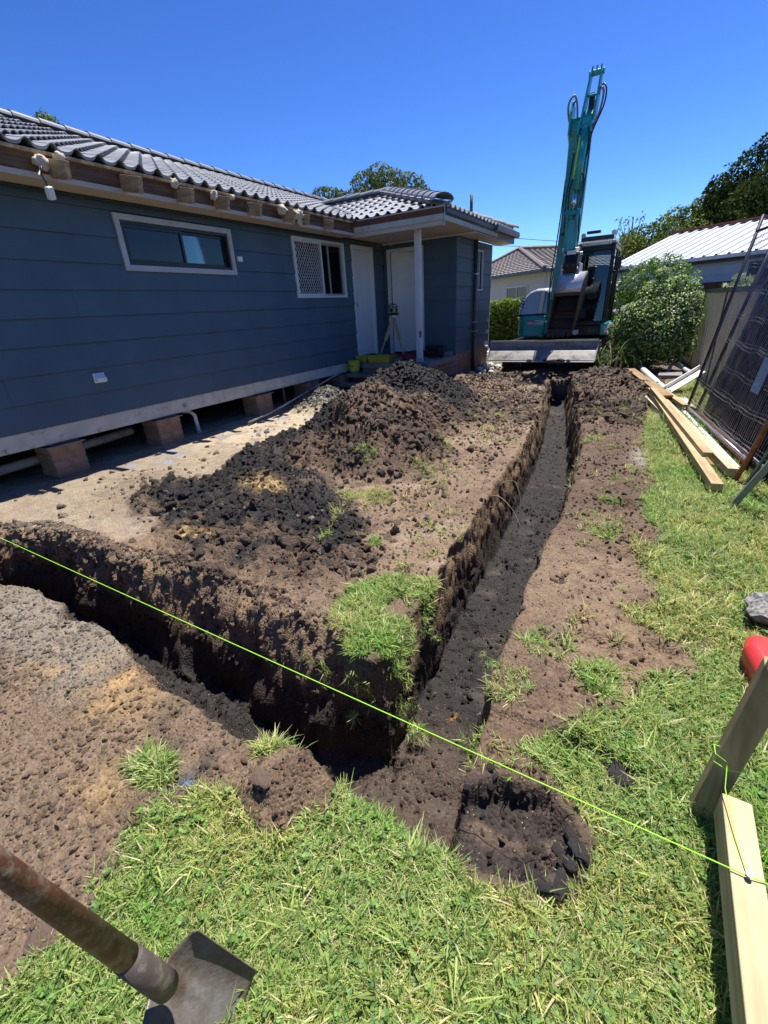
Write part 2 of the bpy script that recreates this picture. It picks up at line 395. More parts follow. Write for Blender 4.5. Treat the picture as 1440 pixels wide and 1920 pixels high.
BAND = .085
def ground_z(x, y, sd=None, m=None, detail=True):
    if sd is None: sd = trench_sd(x, y)
    if m is None: m = masks(x, y)
    z = .018 * fbm2(x, y, .9, 4, 11)
    z = z + m['heap'] + pit_h(x, y)
    # spoil banks either side
    z += .035 * np.exp(-((sd - .35) / .25) ** 2) * (x > -0.9) * (y > 1.3)
    # notch beside the junction
    reg = (x > -.8) & (x < .5) & (y > .3) & (y < 1.5)
    if reg.any():
        ns = polysdf(x[reg], y[reg], NOTCH) + .028 * fbm2(x[reg], y[reg], 7, 3, 4)
        zz = z[reg]; zz -= .085 * (1 - sstep(-.030, .012, ns)) * (1 - .55 * sstep(-.15, 0.05, x[reg])); z[reg] = zz
    g = np.clip(m['lawn'] + m['patch'] + m['mg'] + m['tg'], 0, 1)
    far = sstep(3.0, 9.0, y)
    soil = 1 - g
    hard = np.clip(m['clay'] * (1 - np.clip(m['heap'] * 12, 0, 1)) * (1 - m['black']), 0, 1)
    nearleft = sstep(.0, .6, -1.1 - x) * (y < .95)
    rough = soil * (1 - .78 * hard) * (1 - .72 * nearleft)
    lump = np.clip(m['heap'] * 5 + m['black'] * .8, 0, 1)
    if detail:
        z = z + rough * (.014 + .050 * lump) * fbm2(x, y, 5.0, 5, 21) + rough * lump * .04 * np.abs(fbm2(x, y, 2.3, 3, 22))
        rr_ = rough * (1 - .92 * nearleft)
        z = z + rr_ * (.022 + .028 * lump) * clods2(x + .02 * fbm2(x, y, 9, 2, 1), y, .11, 3) * (.35 + .65 * sstep(-.2, .4, fbm2(x, y, 2.2, 2, 41)))
        z = z + rough * (1 - .4 * lump) * .014 * np.abs(fbm2(x, y, 13, 4, 97)) + rr_ * (.018 + .02 * lump) * clods2(x, y, .05, 5) * (1 - .5 * far)
        z = z + nearleft * (.014 * fbm2(x, y, 9, 5, 93) + .010 * np.abs(fbm2(x, y, 20, 3, 94))) + (rough * .6 + .12) * (1 - .6 * nearleft) * .010 * clods2(x, y, .024, 8) * (1 - far) * (1 - .6 * g)
        z = z + soil * sstep(5.5, 8.0, y) * (y < 13) * (.035 * fbm2(x, y, 3.2, 4, 55) + .030 * clods2(x, y, .17, 56))
        z = z + hard * .012 * fbm2(x, y, 9, 4, 91)
        z = z + g * .012 * fbm2(x, y, 6, 3, 71)
    # trench
    t = np.clip((BAND - sd) / (2 * BAND), 0, 1)
    depth = .60 + .03 * fbm2(x, y, 2, 2, 81)
    depth = depth - .06 * sstep(2.0, 5.0, y) - .10 * sstep(5.0, 9.5, y)
    depth = depth - .16 * sstep(.25, .0, y - .74) * sstep(-.75, -.5, x)
    fl = sstep(.75, 1.0, t)
    z_in = -depth * (t ** (1.15 + .75 * sstep(-.95, -1.3, x) * (y > 1.0) * (y < 1.8)))
    z = np.where(t > 0, z * (1 - sstep(.2, .75, t)) + z_in, z)
    if detail:
        z += fl * (.03 * fbm2(x, y, 4, 3, 7) + .03 * clods2(x, y, .09, 13) * sstep(-.1, .5, fbm2(x, y, 2.6, 2, 19)) + .012 * clods2(x, y, .035, 15))
        # crumbled soil along the foot of the walls
        z += .07 * sstep(.62, .95, t) * (1 - sstep(.95, 1.0, t) * .5) * clods2(x, y, .13, 25)
    return z

def seg(a, b, st): return list(np.arange(a, b - 1e-9, st))
xs = [-70, -55, -42, -32, -25, -20, -16, -13.5, -12, -11, -10, -9.2, -8.6] + seg(-8, -4.72, .045) + seg(-4.72, .72, .0100) + seg(.72, 2.1, .035)
v = 2.1
while v < 75: xs.append(v); v += .06 + (v - 2.1) * .18
ys = [-12, -8, -5, -3, -1.8, -1.0, -.6, -.35, -.2, -.1] + seg(-.04, 2.2, .0098)
v = 2.2
while v < 12.2: ys.append(v); v += .0098 * v / 2.2
while v < 160: ys.append(v); v += .07 + (v - 12.2) * .12
xs = np.array(xs); ys = np.array(ys)
GX, GY = np.meshgrid(xs, ys)
SD = trench_sd(GX, GY)
MK = masks(GX, GY)
GZ = ground_z(GX, GY, SD, MK)
gy_, gx_ = np.gradient(SD, ys, xs)
gn = np.sqrt(gx_ ** 2 + gy_ ** 2) + 1e-6; gx_ /= gn; gy_ /= gn
W = .026 + (.035 + .075 * (fbm2(GX, GY, 2.6, 3, 99) * 1.5 + .5).clip(0, 1) + .045 * sstep(-2.9, -2.5, GX)) * sstep(-.95, -1.25, GX) * (GY > 1.06) * (GY < 1.75) + .02 * (GY > 3)
A = np.abs(SD); lim = 2.3 * BAND
gs = np.where(A < BAND, A * W / BAND, np.where(A < lim, W + (A - BAND) * (lim - W) / (lim - BAND), A)) * np.sign(SD)
ok = (A < lim)
PX = GX + np.where(ok, (gs - SD) * gx_, 0); PY = GY + np.where(ok, (gs - SD) * gy_, 0)
# 3-D displacement of the walls
tt = np.clip((BAND - SD) / (2 * BAND), 0, 1)
wallm = sstep(0, .12, tt) * (1 - sstep(.88, 1, tt))
wr = wallm > 0
d1 = np.zeros_like(PX)
d1[wr] = (1 + .9 * ((GX[wr] < -1.1) & (GY[wr] < 1.7))) * (.030 * fbm3(PX[wr], PY[wr], GZ[wr] * 1.3, 7, 4, 3) + .022 * fbm3(PX[wr], PY[wr], GZ[wr] * 1.2, 26, 3, 13)
          + .020 * vn3(PX[wr] * 4.5, PY[wr] * 4.5, GZ[wr] * 2.5, 23) + .003 * np.abs(vn3(PX[wr] * 14, PY[wr] * 14, GZ[wr] * 1.5, 24)))
PX = PX + wallm * d1 * gx_; PY = PY + wallm * d1 * gy_
GZ[wr] += (wallm[wr] * .03 * fbm3(PX[wr], PY[wr], GZ[wr], 14, 2, 33))

# base colours of the soil (what the soil is, not how it is lit)
def mixc(c, c2, w): return c * (1 - w[..., None]) + np.array(c2) * w[..., None]
n1 = fbm2(GX, GY, 1.6, 5, 101); n2 = fbm2(GX, GY, 6.0, 4, 111); n3 = fbm2(GX, GY, 18, 3, 121)
C_ = np.zeros(GX.shape + (3,)) + np.array((.215, .155, .105))
C_ = mixc(C_, (.155, .108, .074), sstep(-.1, .35, n1 + .5 * n2))
C_ = mixc(C_, (.29, .23, .165), sstep(.15, .5, n2 * .7 - n1 * .6) * .7)
right = (GX > -0.95) * 1.0
C_ = mixc(C_, (.128, .086, .060), right * sstep(-.5, .2, n1) * .8)
C_ = mixc(C_, (.105, .068, .046), right * sstep(2.0, 3.6, GY + .5 * n1) * .85)
C_ = mixc(C_, (.185, .128, .085), right * sstep(.05, .4, n2 * .6 - n1 * .5 + .25 * (1 - sstep(1.5, 3.2, GY)) - .12) * .8)
nl = (GX < -1.15) * (GY < 1.0) * 1.0
C_ = mixc(C_, (.175, .128, .09), nl * .85)
C_ = mixc(C_, (.215, .185, .150), nl * sstep(.42, .62, GY + .18 * n1) * sstep(-1.75, -2.1, GX + .3 * n1))
C_ = mixc(C_, (.095, .075, .06), nl * sstep(.15, .5, n2))
C_ = mixc(C_, (.40, .27, .12), nl * np.exp(-(((GX + 2.0) / .34) ** 2 + ((GY - .64) / .16) ** 2)) * sstep(-.45, .2, n2))
C_ = mixc(C_, (.40, .27, .13), nl * np.exp(-(((GX + 1.45) / .15) ** 2 + ((GY - .33) / .1) ** 2)) * sstep(-.3, .3, n2) * .6)
C_ = mixc(C_, (.28, .232, .175), MK['clay'])
C_ = mixc(C_, (.42, .355, .26), MK['clay'] * sstep(2.8, 3.9, GY + 1.2 * n1 + .8 * n2))
C_ = mixc(C_, (.27, .215, .16), MK['clay'] * sstep(.05, .4, n2 + .3 * n1))
hb = np.clip(MK['heap'] * 9, 0, 1)
C_ = mixc(C_, (.108, .071, .047), hb * (GX > -4.5))
C_ = mixc(C_, (.25, .17, .105), hb * sstep(.2, .5, n2 + .4 * n1) * .5)
def blob(cx, cy, rx, ry): return np.exp(-(((GX - cx) / rx) ** 2 + ((GY - cy) / ry) ** 2) ** 1.5)
DK = (.026, .023, .022)
C_ = mixc(C_, DK, hb * sstep(-.25, .1, blob(-3.45, 6.75, 1.35, 1.2) - .42 + .22 * n1))
C_ = mixc(C_, DK, hb * sstep(-.2, .1, blob(-3.75, 3.9, .6, 1.05) - .42 + .25 * n2))
C_ = mixc(C_, (.30, .21, .125), hb * blob(-2.75, 5.5, .16, .8) * sstep(-.3, .2, n3) * .8)
C_ = mixc(C_, (.2, .19, .17), hb * blob(-5.1, 6.4, .8, .8))
C_ = mixc(C_, (.105, .072, .050), MK['black'])
C_ = mixc(C_, DK, MK['black'] * sstep(-.30, .15, n2 + .45 * n1 + .8 * (np.clip(GY - 1.95, -.5, .5)) - .35 * (GX > -2.0)))
C_ = mixc(C_, (.47, .33, .15), blob(-2.80, 2.60, .20, .15) * sstep(-.5, .0, n3))
C_ = mixc(C_, (.45, .31, .14), blob(-2.75, 1.78, .2, .08) * sstep(-.3, .2, n3))
C_ = mixc(C_, DK, blob(-2.35, 7.0, .5, .3) * sstep(-.3, .2, n2) * .9)
C_ = mixc(C_, DK, blob(-0.35, 7.3, .5, .5) * sstep(-.3, .2, n2) * .9)
C_ = mixc(C_, (.045, .036, .032), np.clip(1.6 * blob(-.13, .89, .19, .16), 0, 1) * sstep(-.6, -.1, n2))
C_ = mixc(C_, (.28, .25, .23), blob(.1, 4.95, .16, .35))
farc = sstep(10.5, 13.5, GY)
C_ = mixc(C_, (.135, .098, .07), sstep(8.5, 10.0, GY) * (GX > -3.9) * .9)
C_ = mixc(C_, (.20, .17, .13), sstep(12.8, 14.0, GY))
# walls and floor of the trench
zz = GZ + .05 * n2
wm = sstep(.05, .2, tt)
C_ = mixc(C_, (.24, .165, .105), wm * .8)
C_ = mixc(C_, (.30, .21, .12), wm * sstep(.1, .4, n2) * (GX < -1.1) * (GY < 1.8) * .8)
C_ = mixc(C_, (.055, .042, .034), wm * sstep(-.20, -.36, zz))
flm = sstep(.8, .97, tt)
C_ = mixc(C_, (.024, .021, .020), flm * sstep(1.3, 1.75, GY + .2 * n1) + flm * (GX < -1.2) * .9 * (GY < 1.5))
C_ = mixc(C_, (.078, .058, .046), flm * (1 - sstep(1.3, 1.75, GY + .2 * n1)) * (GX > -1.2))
C_ = mixc(C_, (.12, .10, .09), flm * sstep(.25, .6, n2) * .4)
C_ = mixc(C_, (.42, .19, .07), np.exp(-(((GX + .64) / .014) ** 2 + ((GY - 1.66) / .026) ** 2)) * sstep(-.4, .0, n3))
bare_ = 1 - .9 * np.exp(-((((GX + 1.0) / .11) ** 2 + ((GY - 1.75) / .13) ** 2)) ** 2)
GR = bare_ * np.clip(MK['lawn'] + MK['patch'] + MK['mg'] + MK['tg'], 0, 1)
C_ = mixc(C_, (.11, .10, .05), GR * (1 - wm) * .85)
C_ = C_ * (1 + .22 * n3[..., None])
# blue marking paint sprayed on the soil
def paint(cx, cy, r, a): return np.exp(-(((GX - cx) ** 2 + (GY - cy) ** 2) / r ** 2)) * sstep(0, .25, n3 + a)
for (cx, cy, r) in [(-4.95, 6.35, .10), (-4.95, 5.2, .16), (-4.75, 4.55, .15), (-5.0, 3.3, .16), (-4.8, 3.0, .13), (-5.05, 4.1, .12), (-1.27, .47, .03), (-1.2, .5, .025), (-1.72, 2.62, .03), (-4.6, 5.5, .12), (-5.1, 2.75, .12)]:
    C_ = mixc(C_, (.15, .28, .52), paint(cx, cy, r, .0) * .65)
C_ = np.clip(C_ * np.array((1.02, .99, .92)), .012, .9)

def soil_material():
    m, nt, b = nodes_of('soil'); L = nt.links; N = nt.nodes
    at = N.new('ShaderNodeAttribute'); at.attribute_name = 'soil_colour'
    tc = N.new('ShaderNodeTexCoord')
    n = N.new('ShaderNodeTexNoise'); n.inputs['Scale'].default_value = 70; n.inputs['Detail'].default_value = 7; n.inputs['Roughness'].default_value = .7
    L.new(tc.outputs['Object'], n.inputs['Vector'])
    r = N.new('ShaderNodeValToRGB'); r.color_ramp.elements[0].position = .3; r.color_ramp.elements[1].position = .72
    r.color_ramp.elements[0].color = (.5, .48, .46, 1); r.color_ramp.elements[1].color = (1.5, 1.5, 1.5, 1)
    L.new(n.outputs['Fac'], r.inputs[0])
    mx = N.new('ShaderNodeMixRGB'); mx.blend_type = 'MULTIPLY'; mx.inputs[0].default_value = 1
    L.new(at.outputs['Color'], mx.inputs[1]); L.new(r.outputs[0], mx.inputs[2])
    # pale grit
    vo = N.new('ShaderNodeTexVoronoi'); vo.inputs['Scale'].default_value = 95; L.new(tc.outputs['Object'], vo.inputs['Vector'])
    rr = N.new('ShaderNodeValToRGB'); rr.color_ramp.elements[0].position = .13; rr.color_ramp.elements[1].position = .2
    rr.color_ramp.elements[0].color = (1, 1, 1, 1); rr.color_ramp.elements[1].color = (0, 0, 0, 1)
    L.new(vo.outputs['Distance'], rr.inputs[0])
    sp = N.new('ShaderNodeSeparateColor'); L.new(vo.outputs['Color'], sp.inputs[0])
    gt = N.new('ShaderNodeMath'); gt.operation = 'GREATER_THAN'; gt.inputs[1].default_value = .86; L.new(sp.outputs[0], gt.inputs[0])
    mu = N.new('ShaderNodeMath'); mu.operation = 'MULTIPLY'; L.new(gt.outputs[0], mu.inputs[0]); L.new(rr.outputs[0], mu.inputs[1])
    m2 = N.new('ShaderNodeMixRGB'); L.new(mu.outputs[0], m2.inputs[0]); L.new(mx.outputs[0], m2.inputs[1]); m2.inputs[2].default_value = (.42, .38, .32, 1)
    L.new(m2.outputs[0], b.inputs['Base Color'])
    b.inputs['Roughness'].default_value = .75; b.inputs['Specular IOR Level'].default_value = .32
    n4 = N.new('ShaderNodeTexNoise'); n4.inputs['Scale'].default_value = 160; n4.inputs['Detail'].default_value = 5; n4.inputs['Roughness'].default_value = .65
    L.new(tc.outputs['Object'], n4.inputs['Vector'])
    v2 = N.new('ShaderNodeTexVoronoi'); v2.inputs['Scale'].default_value = 75; L.new(tc.outputs['Object'], v2.inputs['Vector'])
    ad = N.new('ShaderNodeMath'); ad.operation = 'SUBTRACT'; L.new(n4.outputs['Fac'], ad.inputs[0]); L.new(v2.outputs['Distance'], ad.inputs[1])
    bp = N.new('ShaderNodeBump'); bp.inputs['Strength'].default_value = .9; bp.inputs['Distance'].default_value = .007
    L.new(ad.outputs[0], bp.inputs['Height']); L.new(bp.outputs[0], b.inputs['Normal'])
    MATS['soil'] = m; return m

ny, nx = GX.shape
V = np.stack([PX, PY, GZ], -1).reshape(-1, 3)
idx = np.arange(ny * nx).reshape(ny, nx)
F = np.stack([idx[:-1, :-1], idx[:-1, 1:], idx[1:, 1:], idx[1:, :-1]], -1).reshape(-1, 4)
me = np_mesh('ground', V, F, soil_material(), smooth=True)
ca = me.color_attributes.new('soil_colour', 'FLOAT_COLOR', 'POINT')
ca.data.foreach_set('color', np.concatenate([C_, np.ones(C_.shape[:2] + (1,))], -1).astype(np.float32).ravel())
g_ob = bpy.data.objects.new('ground', me); COL.objects.link(g_ob)
props(g_ob, 'dug up soil of the yard with its open trenches and heaps', None, None, 'structure')

# lookup of the finished surface (bilinear in grid space)
def surf(x, y):
    x = np.asarray(x, float); y = np.asarray(y, float)
    i = np.clip(np.searchsorted(xs, x) - 1, 0, nx - 2); j = np.clip(np.searchsorted(ys, y) - 1, 0, ny - 2)
    fx = (x - xs[i]) / (xs[i + 1] - xs[i]); fy = (y - ys[j]) / (ys[j + 1] - ys[j])
    def L_(A): return (A[j, i] * (1 - fx) + A[j, i + 1] * fx) * (1 - fy) + (A[j + 1, i] * (1 - fx) + A[j + 1, i + 1] * fx) * fy
    return np.stack([L_(PX), L_(PY), L_(GZ)], -1), np.stack([L_(C_[..., k]) for k in range(3)], -1)
def gz(x, y): return float(surf([x], [y])[0][0, 2])

# ------------------------------------------------------------------ scattering with geometry nodes
def scatter(name, pts, rots, scl, idx_, cols, variants, label, cat, kind='stuff'):
    n = len(pts)
    me = bpy.data.meshes.new(name); me.vertices.add(n); me.vertices.foreach_set('co', np.asarray(pts, np.float32).ravel())
    a = me.attributes.new('rot', 'FLOAT_VECTOR', 'POINT'); a.data.foreach_set('vector', np.asarray(rots, np.float32).ravel())
    a = me.attributes.new('scl', 'FLOAT_VECTOR', 'POINT'); a.data.foreach_set('vector', np.asarray(scl, np.float32).ravel())
    a = me.attributes.new('idx', 'INT', 'POINT'); a.data.foreach_set('value', np.asarray(idx_, np.int32))
    a = me.attributes.new('col', 'FLOAT_COLOR', 'POINT')
    a.data.foreach_set('color', np.concatenate([cols, np.ones((n, 1))], 1).astype(np.float32).ravel())
    o = bpy.data.objects.new(name, me); COL.objects.link(o)
    vc = bpy.data.collections.new(name + '_shapes')
    for i, vm in enumerate(variants):
        vo = bpy.data.objects.new('%s_shape_%02d' % (name, i), vm); vc.objects.link(vo)
    ng = bpy.data.node_groups.new(name + '_nodes', 'GeometryNodeTree')
    ng.interface.new_socket('Geometry', in_out='INPUT', socket_type='NodeSocketGeometry')
    ng.interface.new_socket('Geometry', in_out='OUTPUT', socket_type='NodeSocketGeometry')
    N = ng.nodes; L = ng.links
    gi = N.new('NodeGroupInput'); go = N.new('NodeGroupOutput')
    ci = N.new('GeometryNodeCollectionInfo'); ci.inputs['Collection'].default_value = vc
    ci.inputs['Separate Children'].default_value = True; ci.inputs['Reset Children'].default_value = True
    ip = N.new('GeometryNodeInstanceOnPoints'); ip.inputs['Pick Instance'].default_value = True
    def na(nm, t):
        q = N.new('GeometryNodeInputNamedAttribute'); q.data_type = t; q.inputs['Name'].default_value = nm
        return [s_ for s_ in q.outputs if s_.enabled and s_.name == 'Attribute'][0]
    L.new(gi.outputs[0], ip.inputs['Points']); L.new(ci.outputs[0], ip.inputs['Instance'])
    L.new(na('idx', 'INT'), ip.inputs['Instance Index'])
    er = N.new('FunctionNodeEulerToRotation'); L.new(na('rot', 'FLOAT_VECTOR'), er.inputs[0]); L.new(er.outputs[0], ip.inputs['Rotation'])
    L.new(na('scl', 'FLOAT_VECTOR'), ip.inputs['Scale'])
    L.new(ip.outputs[0], go.inputs[0])
    md = o.modifiers.new('scatter', 'NODES'); md.node_group = ng
    return props(o, label, cat, None, kind)

rng = np.random.default_rng(5)
# clod shapes
def clod_mesh(seed, sub=2):
    bm = bmesh.new(); bmesh.ops.create_icosphere(bm, subdivisions=sub, radius=1.0)
    r_ = random.Random(seed); ax = (r_.uniform(.8, 1.3), r_.uniform(.7, 1.1), r_.uniform(.55, .85)); off = r_.uniform(0, 99)
    if seed <= 12 and seed % 3:
        bm.free(); bm = bmesh.new()
        for _ in range(20):
            q = Vector((r_.gauss(0, 1), r_.gauss(0, 1), r_.gauss(0, 1))).normalized() * r_.uniform(.75, 1.1); bm.verts.new((q.x * ax[0], q.y * ax[1], q.z * ax[2]))
        bmesh.ops.convex_hull(bm, input=bm.verts); me = bpy.data.meshes.new('clod')
        for v in [v for v in bm.verts if not v.link_faces]: bm.verts.remove(v)
        bmesh.ops.subdivide_edges(bm, edges=bm.edges[:], cuts=1)
        for v in bm.verts: v.co *= r_.uniform(.86, 1.10)
        bm.to_mesh(me); bm.free(); me.materials.append(MATS['clod_soil']); return me
    co = np.array([v.co[:] for v in bm.verts])
    d = 1 + .34 * fbm3(co[:, 0] + off, co[:, 1], co[:, 2], 1.4, 3, seed) + .12 * vn3(co[:, 0] * 4 + off, co[:, 1] * 4, co[:, 2] * 4, seed)
    for v, k in zip(bm.verts, d): v.co = Vector((v.co.x * ax[0], v.co.y * ax[1], v.co.z * ax[2])) * float(k)
    me = bpy.data.meshes.new('clod'); bm.to_mesh(me); bm.free()
    me.materials.append(MATS['clod_soil']); return me

m, nt, b = nodes_of('clod_soil'); MATS['clod_soil'] = m
at = nt.nodes.new('ShaderNodeAttribute'); at.attribute_type = 'INSTANCER'; at.attribute_name = 'col'
tcn = nt.nodes.new('ShaderNodeTexCoord'); nn = nt.nodes.new('ShaderNodeTexNoise'); nn.inputs['Scale'].default_value = 2.5; nn.inputs['Detail'].default_value = 5
nt.links.new(tcn.outputs['Object'], nn.inputs['Vector'])
rp = nt.nodes.new('ShaderNodeValToRGB'); rp.color_ramp.elements[0].color = (.6, .6, .6, 1); rp.color_ramp.elements[1].color = (1.4, 1.4, 1.4, 1)
nt.links.new(nn.outputs['Fac'], rp.inputs[0])
mx = nt.nodes.new('ShaderNodeMixRGB'); mx.blend_type = 'MULTIPLY'; mx.inputs[0].default_value = 1
nt.links.new(at.outputs['Color'], mx.inputs[1]); nt.links.new(rp.outputs[0], mx.inputs[2]); nt.links.new(mx.outputs[0], b.inputs['Base Color'])
b.inputs['Roughness'].default_value = .6; b.inputs['Specular IOR Level'].default_value = .5
bp = nt.nodes.new('ShaderNodeBump'); bp.inputs['Strength'].default_value = .7; bp.inputs['Distance'].default_value = .25
n9 = nt.nodes.new('ShaderNodeTexNoise'); n9.inputs['Scale'].default_value = 6; nt.links.new(tcn.outputs['Object'], n9.inputs['Vector'])
nt.links.new(n9.outputs['Fac'], bp.inputs['Height']); nt.links.new(bp.outputs[0], b.inputs['Normal'])
CLODS = [clod_mesh(i + 1) for i in range(9)]

def sample_region(n, x0, x1, y0, y1, ypow=1.0):
    x = rng.uniform(x0, x1, n); u = rng.uniform(0, 1, n); y = y0 + (y1 - y0) * u ** ypow
    return x, y
def clod_scatter(name, x, y, keep, smin, smax, label, power=3.0, tint=1.0, palef=.02):
    x = x[keep]; y = y[keep]
    p, c = surf(x, y); n = len(x)
    s = smin + (smax - smin) * rng.uniform(0, 1, n) ** power * np.where(fbm2(x, y, 3.0, 2, 777) > .0, 1.0, .55)
    p[:, 2] += s * .15
    rot = rng.uniform(-3.14, 3.14, (n, 3)); sc = np.stack([s] * 3, 1) * rng.uniform(.8, 1.2, (n, 3))
    cc = c * 1.12 * tint * rng.uniform(.75, 1.35, (n, 1))
    pale = rng.uniform(0, 1, n) < palef
    cc[pale] = np.array((.38, .33, .27)) * rng.uniform(.7, 1.1, (pale.sum(), 1)); sc[pale] *= .6
    return scatter(name, p, rot, sc, rng.integers(0, len(CLODS), n), cc, CLODS, label, 'soil')

def dens(x, y):
    m_ = masks(x, y); s_ = trench_sd(x, y)
    g = np.clip(m_['lawn'] + m_['patch'] + m_['mg'] + m_['tg'], 0, 1)
    return m_, s_, g
# heaps
x, y = sample_region(90000, -5.6, -1.3, 1.4, 8.4, .75)
m_, s_, g = dens(x, y)
pr = np.clip(m_['heap'] * 6, 0, 1) * .8 + m_['black'] * .6 + .10 * (1 - m_['clay']) + .02
keep = (rng.uniform(0, 1, len(x)) < pr) & (s_ > .02) & (g < .4) & ((x > -5.3))
clod_scatter('heap_clods', x, y, keep, .004, .052, 'loose dark clods lying over the soil heaps in front of the porch', 5.0, 1.0, .05)
x, y = sample_region(9000, -3.3, .2, 6.0, 10.4, 1.0)
m_, s_, g = dens(x, y)
keep = (s_ > .05) & (g < .4) & (m_['heap'] < .5)
clod_scatter('far_clods', x, y, keep, .008, .060, 'loose clods on the churned soil in front of the excavator blade', 3.0)
# block, right bank
x, y = sample_region(42000, -1.9, .35, .75, 9.8, 1.0)
m_, s_, g = dens(x, y)
keep = (rng.uniform(0, 1, len(x)) < .55) & (s_ > .02) & (g < .5) & (polysdf(x, y, NOTCH) > .0)
clod_scatter('bank_clods', x, y, keep, .002, .020, 'small brown crumbs of soil along both banks of the long trench', 3.6)
# trench floor
x, y = sample_region(42000, -4.5, -.2, .7, 9.0, 1.6)
m_, s_, g = dens(x, y)
keep = (s_ < -BAND * .7)
clod_scatter('trench_crumbs', x, y, keep, .003, .020, 'dark crumbled soil on the floor of the trenches', 4.0)
# near left gravelly soil
x, y = sample_region(15000, -3.6, -.75, -.1, .95, 1.0)
m_, s_, g = dens(x, y)
keep = (s_ > .02) & (g < .5)
clod_scatter('grit', x, y, keep, .003, .016, 'grit and small stones in the flattened soil at the lower left', 4.5, 1.3, .10)
# rim of the cross trench
x, y = sample_region(26000, -4.6, -.7, .7, 1.6, 1.0)
m_, s_, g = dens(x, y)
keep = (s_ > -.05) & (s_ < .17) & (g < .6) & (rng.uniform(0, 1, len(x)) < .7) & (y > 1.05)
clod_scatter('rim_clods', x, y, keep, .004, .030, 'crumbly clods along the broken rim of the cross trench', 2.8)

x, y = sample_region(1500, -.31, .05, .74, 1.06, 1.0)
ns_ = polysdf(x, y, NOTCH)
keep = (ns_ < .0) & (rng.uniform(0, 1, len(x)) < .25 + .75 * (sstep(-.12, .02, x) + sstep(-.04, .0, ns_)).clip(0, 1))
clod_scatter('notch_crumbs', x, y, keep, .002, .016, 'black clay crumbs over the floor of the shallow notch', 3.5)
# ------------------------------------------------------------------ grass
def tuft_mesh(seed, nb, ln, wd, lean, mat, rad=.025, droop=1.0, clover=0):
    r_ = random.Random(seed); V = []; Fc = []
    for i in range(nb):
        a = r_.uniform(0, 6.283); rr = rad * math.sqrt(r_.random()); bx, by = rr * math.cos(a), rr * math.sin(a)
        l = ln * r_.uniform(.5, 1.25); w = wd * r_.uniform(.7, 1.3); th = r_.uniform(0, 6.283); tilt = lean * r_.uniform(.3, 1.3)
        px, py, pz = bx, by, -.006; k = len(V)
        sx, sy = -math.sin(th), math.cos(th)
        nseg = 4
        for s_ in range(nseg + 1):
            t = s_ / nseg; ww = w * (1 - t ** 1.6) * .5 + .0002
            V.append((px - sx * ww, py - sy * ww, pz)); V.append((px + sx * ww, py + sy * ww, pz))
            ang = min(tilt + t * droop * r_.uniform(.6, 1.2), 1.75)
            px += math.cos(th) * math.sin(ang) * l / nseg; py += math.sin(th) * math.sin(ang) * l / nseg; pz += math.cos(ang) * l / nseg
            pz = max(pz, .002 + .004 * t)
        for s_ in range(nseg): Fc.append((k + 2 * s_, k + 2 * s_ + 1, k + 2 * s_ + 3, k + 2 * s_ + 2))
    for i in range(clover):
        a = r_.uniform(0, 6.283); rr = rad * 1.3 * math.sqrt(r_.random()); cx, cy, cz = rr * math.cos(a), rr * math.sin(a), r_.uniform(.012, .03)
        for q in range(3):
            t = a + q * 2.094; s_ = r_.uniform(.004, .006); k = len(V); c_, s2 = math.cos(t), math.sin(t); tl = r_.uniform(-.3, .3)
            for (u, w) in ((0, 0), (.6, .75), (1.5, .6), (1.7, 0), (1.5, -.6), (.6, -.75)):
                V.append((cx + (u * c_ - w * s2) * s_, cy + (u * s2 + w * c_) * s_, cz + tl * u * s_))
            Fc.append(tuple(range(k, k + 6)))
    me = bpy.data.meshes.new('tuft'); me.from_pydata(V, [], Fc); me.materials.append(mat); me.update()
    if clover:
        me.materials.append(CLOVER)
        for p in me.polygons:
            if len(p.vertices) == 6: p.material_index = 1
    return me

GRASS = leaf_mat('grass_blades', (.115, .21, .04), (.52, .62, .19), .42, .5, inst=True, straw=(.66, .60, .34), straw_amt=.11, spec=.35)
CLOVER = leaf_mat('clover_leaf', (.07, .16, .03), (.20, .34, .07), .35, .5, inst=True, spec=.3)
T_SHORT = [tuft_mesh(i, 34, .036, .0030, .8, GRASS, .028, 1.0, 0 if i % 2 else 3) for i in range(6)]
T_LONG = [tuft_mesh(20 + i, 13, .085, .0050, .75, GRASS, .022, 1.1) for i in range(4)]
T_FLAT = [tuft_mesh(40 + i, 24, .06, .0036, 1.25, GRASS, .03, .5) for i in range(3)]
TUFTS = T_SHORT + T_LONG + T_FLAT

def grass_scatter(name, x, y, label, size=(.7, 1.25), longp=.07, colmul=(1, 1, 1), z_off=0):
    p, c = surf(x, y); n = len(x)
    u = rng.uniform(0, 1, n)
    ix = np.where(u < longp, 6 + rng.integers(0, 4, n), np.where(u < longp + .3, 10 + rng.integers(0, 3, n), rng.integers(0, 6, n)))
    rot = np.stack([rng.normal(0, .14, n), rng.normal(0, .14, n), rng.uniform(-3.14, 3.14, n)], 1)
    s = rng.uniform(size[0], size[1], n); sc = np.stack([s, s, s * rng.uniform(.8, 1.2, n)], 1)
    k = fbm2(x, y, 2.2, 3, 201); k2 = fbm2(x, y, 9, 2, 211)
    dry = sstep(.0, .45, k + .5 * k2)[:, None]
    col = np.array((1, 1, 1)) * (1 - dry) + np.array((1.22, 1.06, 1.1)) * dry
    lush = sstep(.1, .55, -k + .3 * k2)[:, None]
    col = col * (1 - lush) + np.array((.70, .92, .62)) * lush
    col = col * rng.uniform(.8, 1.2, (n, 1)) * np.array(colmul)
    p[:, 2] += z_off
    return scatter(name, p, rot, sc, ix, col, TUFTS, label, 'grass')

